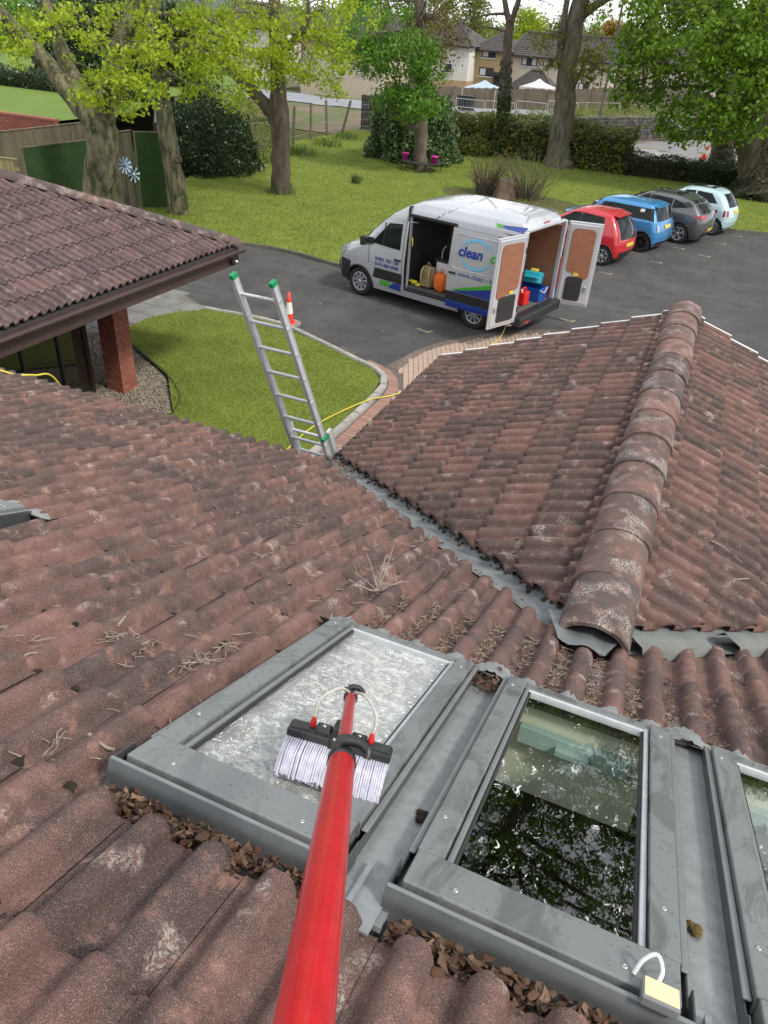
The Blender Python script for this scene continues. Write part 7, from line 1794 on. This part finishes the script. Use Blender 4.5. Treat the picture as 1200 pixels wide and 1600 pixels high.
house_far('pale brick house glimpsed through the maple leaves', on_y(470, 90, 70).x, on_y(600, 90, 70).x, 70, 78, -.2, 4.6, 6.6, M_fbrick, [W_(520, 105, 536, 118, 70, 2), W_(560, 100, 576, 113, 70, 2)], 1.0, base=(3.4, pm('pale_brick', (.52, .44, .33), (.46, .39, .29), 5, .9)))
house_far('grey roofed house far left behind the maples', on_y(330, 60, 72).x, on_y(430, 70, 72).x, 72, 80, 0, 5.0, 6.8, M_rendw, [W_(370, 80, 385, 92, 72, 2)], 1.5)
# small hipped garage between the gazebos
gx0, gx1 = on_y(800, 130, 73.5).x, on_y(862, 130, 73.5).x; house_far('low garage with a dark hipped roof behind the board fence', gx0, gx1, 73.5, 76.5, .6, 2.0, 3.25, M_rendw, [], 1.6)
def gazebo(label, px_, py_, Y, wd, mat):
    p = on_y(px_, py_, Y); zg = bank_h(p.x, Y); e = empty('gazebo', (p.x, Y, zg)); tag(e, label, 'gazebo'); h = p.z-zg; s = wd/2
    m = MB(); m.add([(-s, -s, h-.25), (s, -s, h-.25), (s, s, h-.25), (-s, s, h-.25), (-.3*s, -.3*s, h+.12), (.3*s, -.3*s, h+.12), (.3*s, .3*s, h+.12), (-.3*s, .3*s, h+.12), (0, 0, h+.4)], [(0, 1, 5, 4), (1, 2, 6, 5), (2, 3, 7, 6), (3, 0, 4, 7), (4, 5, 8), (5, 6, 8), (6, 7, 8), (7, 4, 8)]); m.build('canopy', mat, e)
    m = MB()
    for a, b in (((-s, -s), (s, -s)), ((s, -s), (s, s)), ((s, s), (-s, s)), ((-s, s), (-s, -s))): m.add([(*a, h-.25), (*b, h-.25), (*b, h-.45), (*a, h-.45)], [(0, 1, 2, 3)])
    m.build('valance', mat, e, fix=False)
    for a in ((-s, -s), (s, -s), (s, s), (-s, s)): MB().tube([(*a, 0), (*a, h-.25)], .03, 6).build('pole', M_white, e)
gazebo('pale blue garden gazebo in front of the yellow brick house', 757, 133, 72.0, 3.0, pm('canvas_blue', (.36, .44, .52), None, rough=.8)); gazebo('white garden gazebo right of the dark hipped garage', 842, 131, 72.0, 2.6, pm('canvas_white', (.5, .5, .48), None, rough=.8))
for k, (px_, lb) in enumerate(((722, 'black wheelie bin by the street, the one nearer the white house'), (735, 'black wheelie bin by the street, the one nearer the brick house'))):
    p = on_y(px_, 160, 64.5); e = empty('wheelie_bin', (p.x, 64.5, bank_h(p.x, 64.5)+.06)); tag(e, lb, 'bin'); m = MB(); m.add([(-.24, -.28, .05), (.24, -.28, .05), (.24, .28, .05), (-.24, .28, .05), (-.3, -.36, 1.0), (.3, -.36, 1.0), (.3, .36, 1.0), (-.3, .36, 1.0)], [(0, 3, 2, 1), (4, 5, 6, 7), (0, 1, 5, 4), (1, 2, 6, 5), (2, 3, 7, 6), (3, 0, 4, 7)]); m.build('bin_body', M_trim, e); MB().rbox(-.32, .32, -.38, .4, 1.0, 1.07, .02).build('lid', M_trim, e); m = MB(); m.tube([(-.26, .32, .1), (.26, .32, .1)], .1, 10); m.build('wheel', M_tyre, e)
for k in range(7): # mesh barrier panels along the street
    x = -27+k*2.3; y = 60.0+.25*k; z = bank_h(x, y); e = empty('barrier_panel', (x, y, z), R(3)); tag(e, '%s galvanised mesh barrier panel along the street, counted from the white house end' % ['first', 'second', 'third', 'fourth', 'fifth', 'sixth', 'seventh'][k], 'barrier', 'mesh barrier panels along the far street'); m = MB()
    for a, b in (((0, 0), (2.2, 0)), ((0, 1.1), (2.2, 1.1)), ((0, 0), (0, 1.1)), ((2.2, 0), (2.2, 1.1)), ((0, .55), (2.2, .55))): m.tube([(a[0], 0, a[1]+.05), (b[0], 0, b[1]+.05)], .022, 5)
    m.build('frame', M_alu, e); m = MB()
    for q in range(1, 11): m.tube([(q*.2, 0, .05), (q*.2, 0, 1.15)], .006, 4, False)
    m.build('mesh', M_alu, e); MB().box(-.1, .1, -.35, .35, 0, .06).build('foot', M_rubber, e)
m = MB()
for x in np.arange(-13, 1.5, 2.4):
    y = 63.0; z = bank_h(x, y); m.tube([(x, y, z), (x, y, z+.9)], .02, 5); m.tube([(x, y, z+.9), (x+2.4, y, bank_h(x+2.4, y)+.9)], .015, 5, False)
tag(m.build('rail_fence', M_alu), 'thin galvanised rail along the top of the grass bank', 'railing')
# rough growth on the bank
rgb = np.random.default_rng(77); P = []
for _ in range(26000):
    x, y = rgb.uniform(-13, 8), rgb.uniform(50.5, 70)
    d = WB-WA; s = (d.x*(y-WA.y)-d.y*(x-WA.x))/d.length
    if s < .5 or noise.noise((x*.35, y*.35, 3)) < -.12: continue
    P.append((x, y, bank_h(x, y)+rgb.random()**2*.55))
V, Fq = leaf_quads(np.array(P), .20, rgb, .0, .3); o = raw('bank_growth', V, Fq, L_pale); tag(o, 'rough weeds and long grass covering the bank', 'weeds', kind='stuff')
# ------------------------------------------------------------------ far trees
def far_tree(label, px_, py_, Y, hpx, wpx, lm, seed, n=80, per=46, group='trees behind the houses'):
    """top at py_, centred on px_"""
    top = on_y(px_, py_, Y); rg = np.random.default_rng(seed); s = (top-on_y(px_+100, py_, Y)).length/100; Rw = wpx*s/2; Hh = hpx*s
    base = Vector((top.x, Y, 0)); cr_ = []
    for _ in range(n):
        a = rg.random()*6.28; t = rg.random()**.6; r_ = Rw*math.sqrt(rg.random())*(1-.6*t**2.2); cr_.append(Vector((base.x+r_*math.cos(a), Y+r_*math.sin(a), top.z-Hh*(1-t)*.98)))
    return tree('far_tree', label, [[(base.x, Y, -.2, .3), (base.x, Y, max(.8, (top.z-Hh)), .25), (top.x, Y, top.z-.1*Hh, .05)]], cr_, .34, per, Rw*.2, lm, M_barkr, seed, group, .8, 10, .03)
FT = [(610, -60, 96, 180, 90, L_pale, 'pale birch behind the white house'), (660, -80, 98, 200, 90, L_pale, 'tall pale birch left of the brick house roof'), (705, -70, 104, 180, 70, L_pale, 'pale birch over the gap between the houses'), (745, -10, 110, 120, 70, L_pale, 'pale birch above the brick house roof'), (826, 18, 112, 90, 70, L_lime, 'bright lime green tree above the cream house roof'), (960, 36, 112, 80, 45, L_gold, 'golden orange tree behind the cream houses'), (985, 40, 108, 80, 50, L_pale, 'grey green tree beside the golden one'), (1020, 40, 110, 70, 50, L_pale, 'low pale tree behind the lamp post'), (560, -20, 90, 110, 70, L_mid, 'green tree behind the pale brick house'), (500, 10, 92, 130, 80, L_pale, 'birch showing between the maple crowns'), (440, 20, 88, 120, 80, L_mid, 'green tree behind the lone maple'), (380, 10, 84, 130, 90, L_pale, 'pale tree behind the grey roofed house'), (310, 20, 60, 130, 90, L_mid, 'green tree beyond the dark shrub'), (235, 30, 52, 130, 90, L_dark, 'dark evergreen beyond the upper lawn end'), (160, 30, 50, 120, 100, L_dark, 'dark evergreen behind the forked maple'), (100, 10, 54, 120, 110, L_dark, 'dark evergreen above the garden shrubs'), (20, 0, 56, 110, 120, L_mid, 'leafy tree at the far side of the upper lawn'), (890, 25, 120, 70, 60, L_pale, 'pale tree behind the stout trunk'), (1090, 50, 115, 80, 60, L_mid, 'green tree behind the chestnut crown'), (1160, 40, 110, 90, 80, L_mid, 'green tree past the chestnut trunk')]
for k, (x, y, Y, hp, wp, lm, lb) in enumerate(FT): far_tree(lb, x, y, Y, hp, wp, lm, 200+k)

# distant wood closing the view behind the houses
rgw = np.random.default_rng(91); P = []; m = MB()
for k in range(210):
    x, y = rgw.uniform(-95, 45), rgw.uniform(118, 165); h_ = rgw.uniform(6, 9.5); w_ = rgw.uniform(2.2, 4.2)
    m.tube([(x, y, -.1), (x+.2, y, h_*.8)], [.22, .05], 5, False)
    q = rgw.normal(size=(420, 3)); q /= np.linalg.norm(q, axis=1)[:, None]; q *= rgw.random((420, 1))**.4
    P.append(np.array([x, y, h_*.58])+q*np.array([w_, w_, h_*.42])*(1+.25*np.sin(q[:, :1]*7+k)))
wd = empty('distant_wood'); tag(wd, 'distant belt of pale spring trees behind the houses', 'wood', kind='stuff')
m.build('trunks', M_barkr, wd, kind='stuff', fix=False)
for i, lm in enumerate((L_pale, L_mid, L_bronze, L_pale)):
    V, Fq = leaf_quads(np.concatenate(P[i::4]), .55, rgw); raw('foliage', V, Fq, lm, wd, kind='stuff')
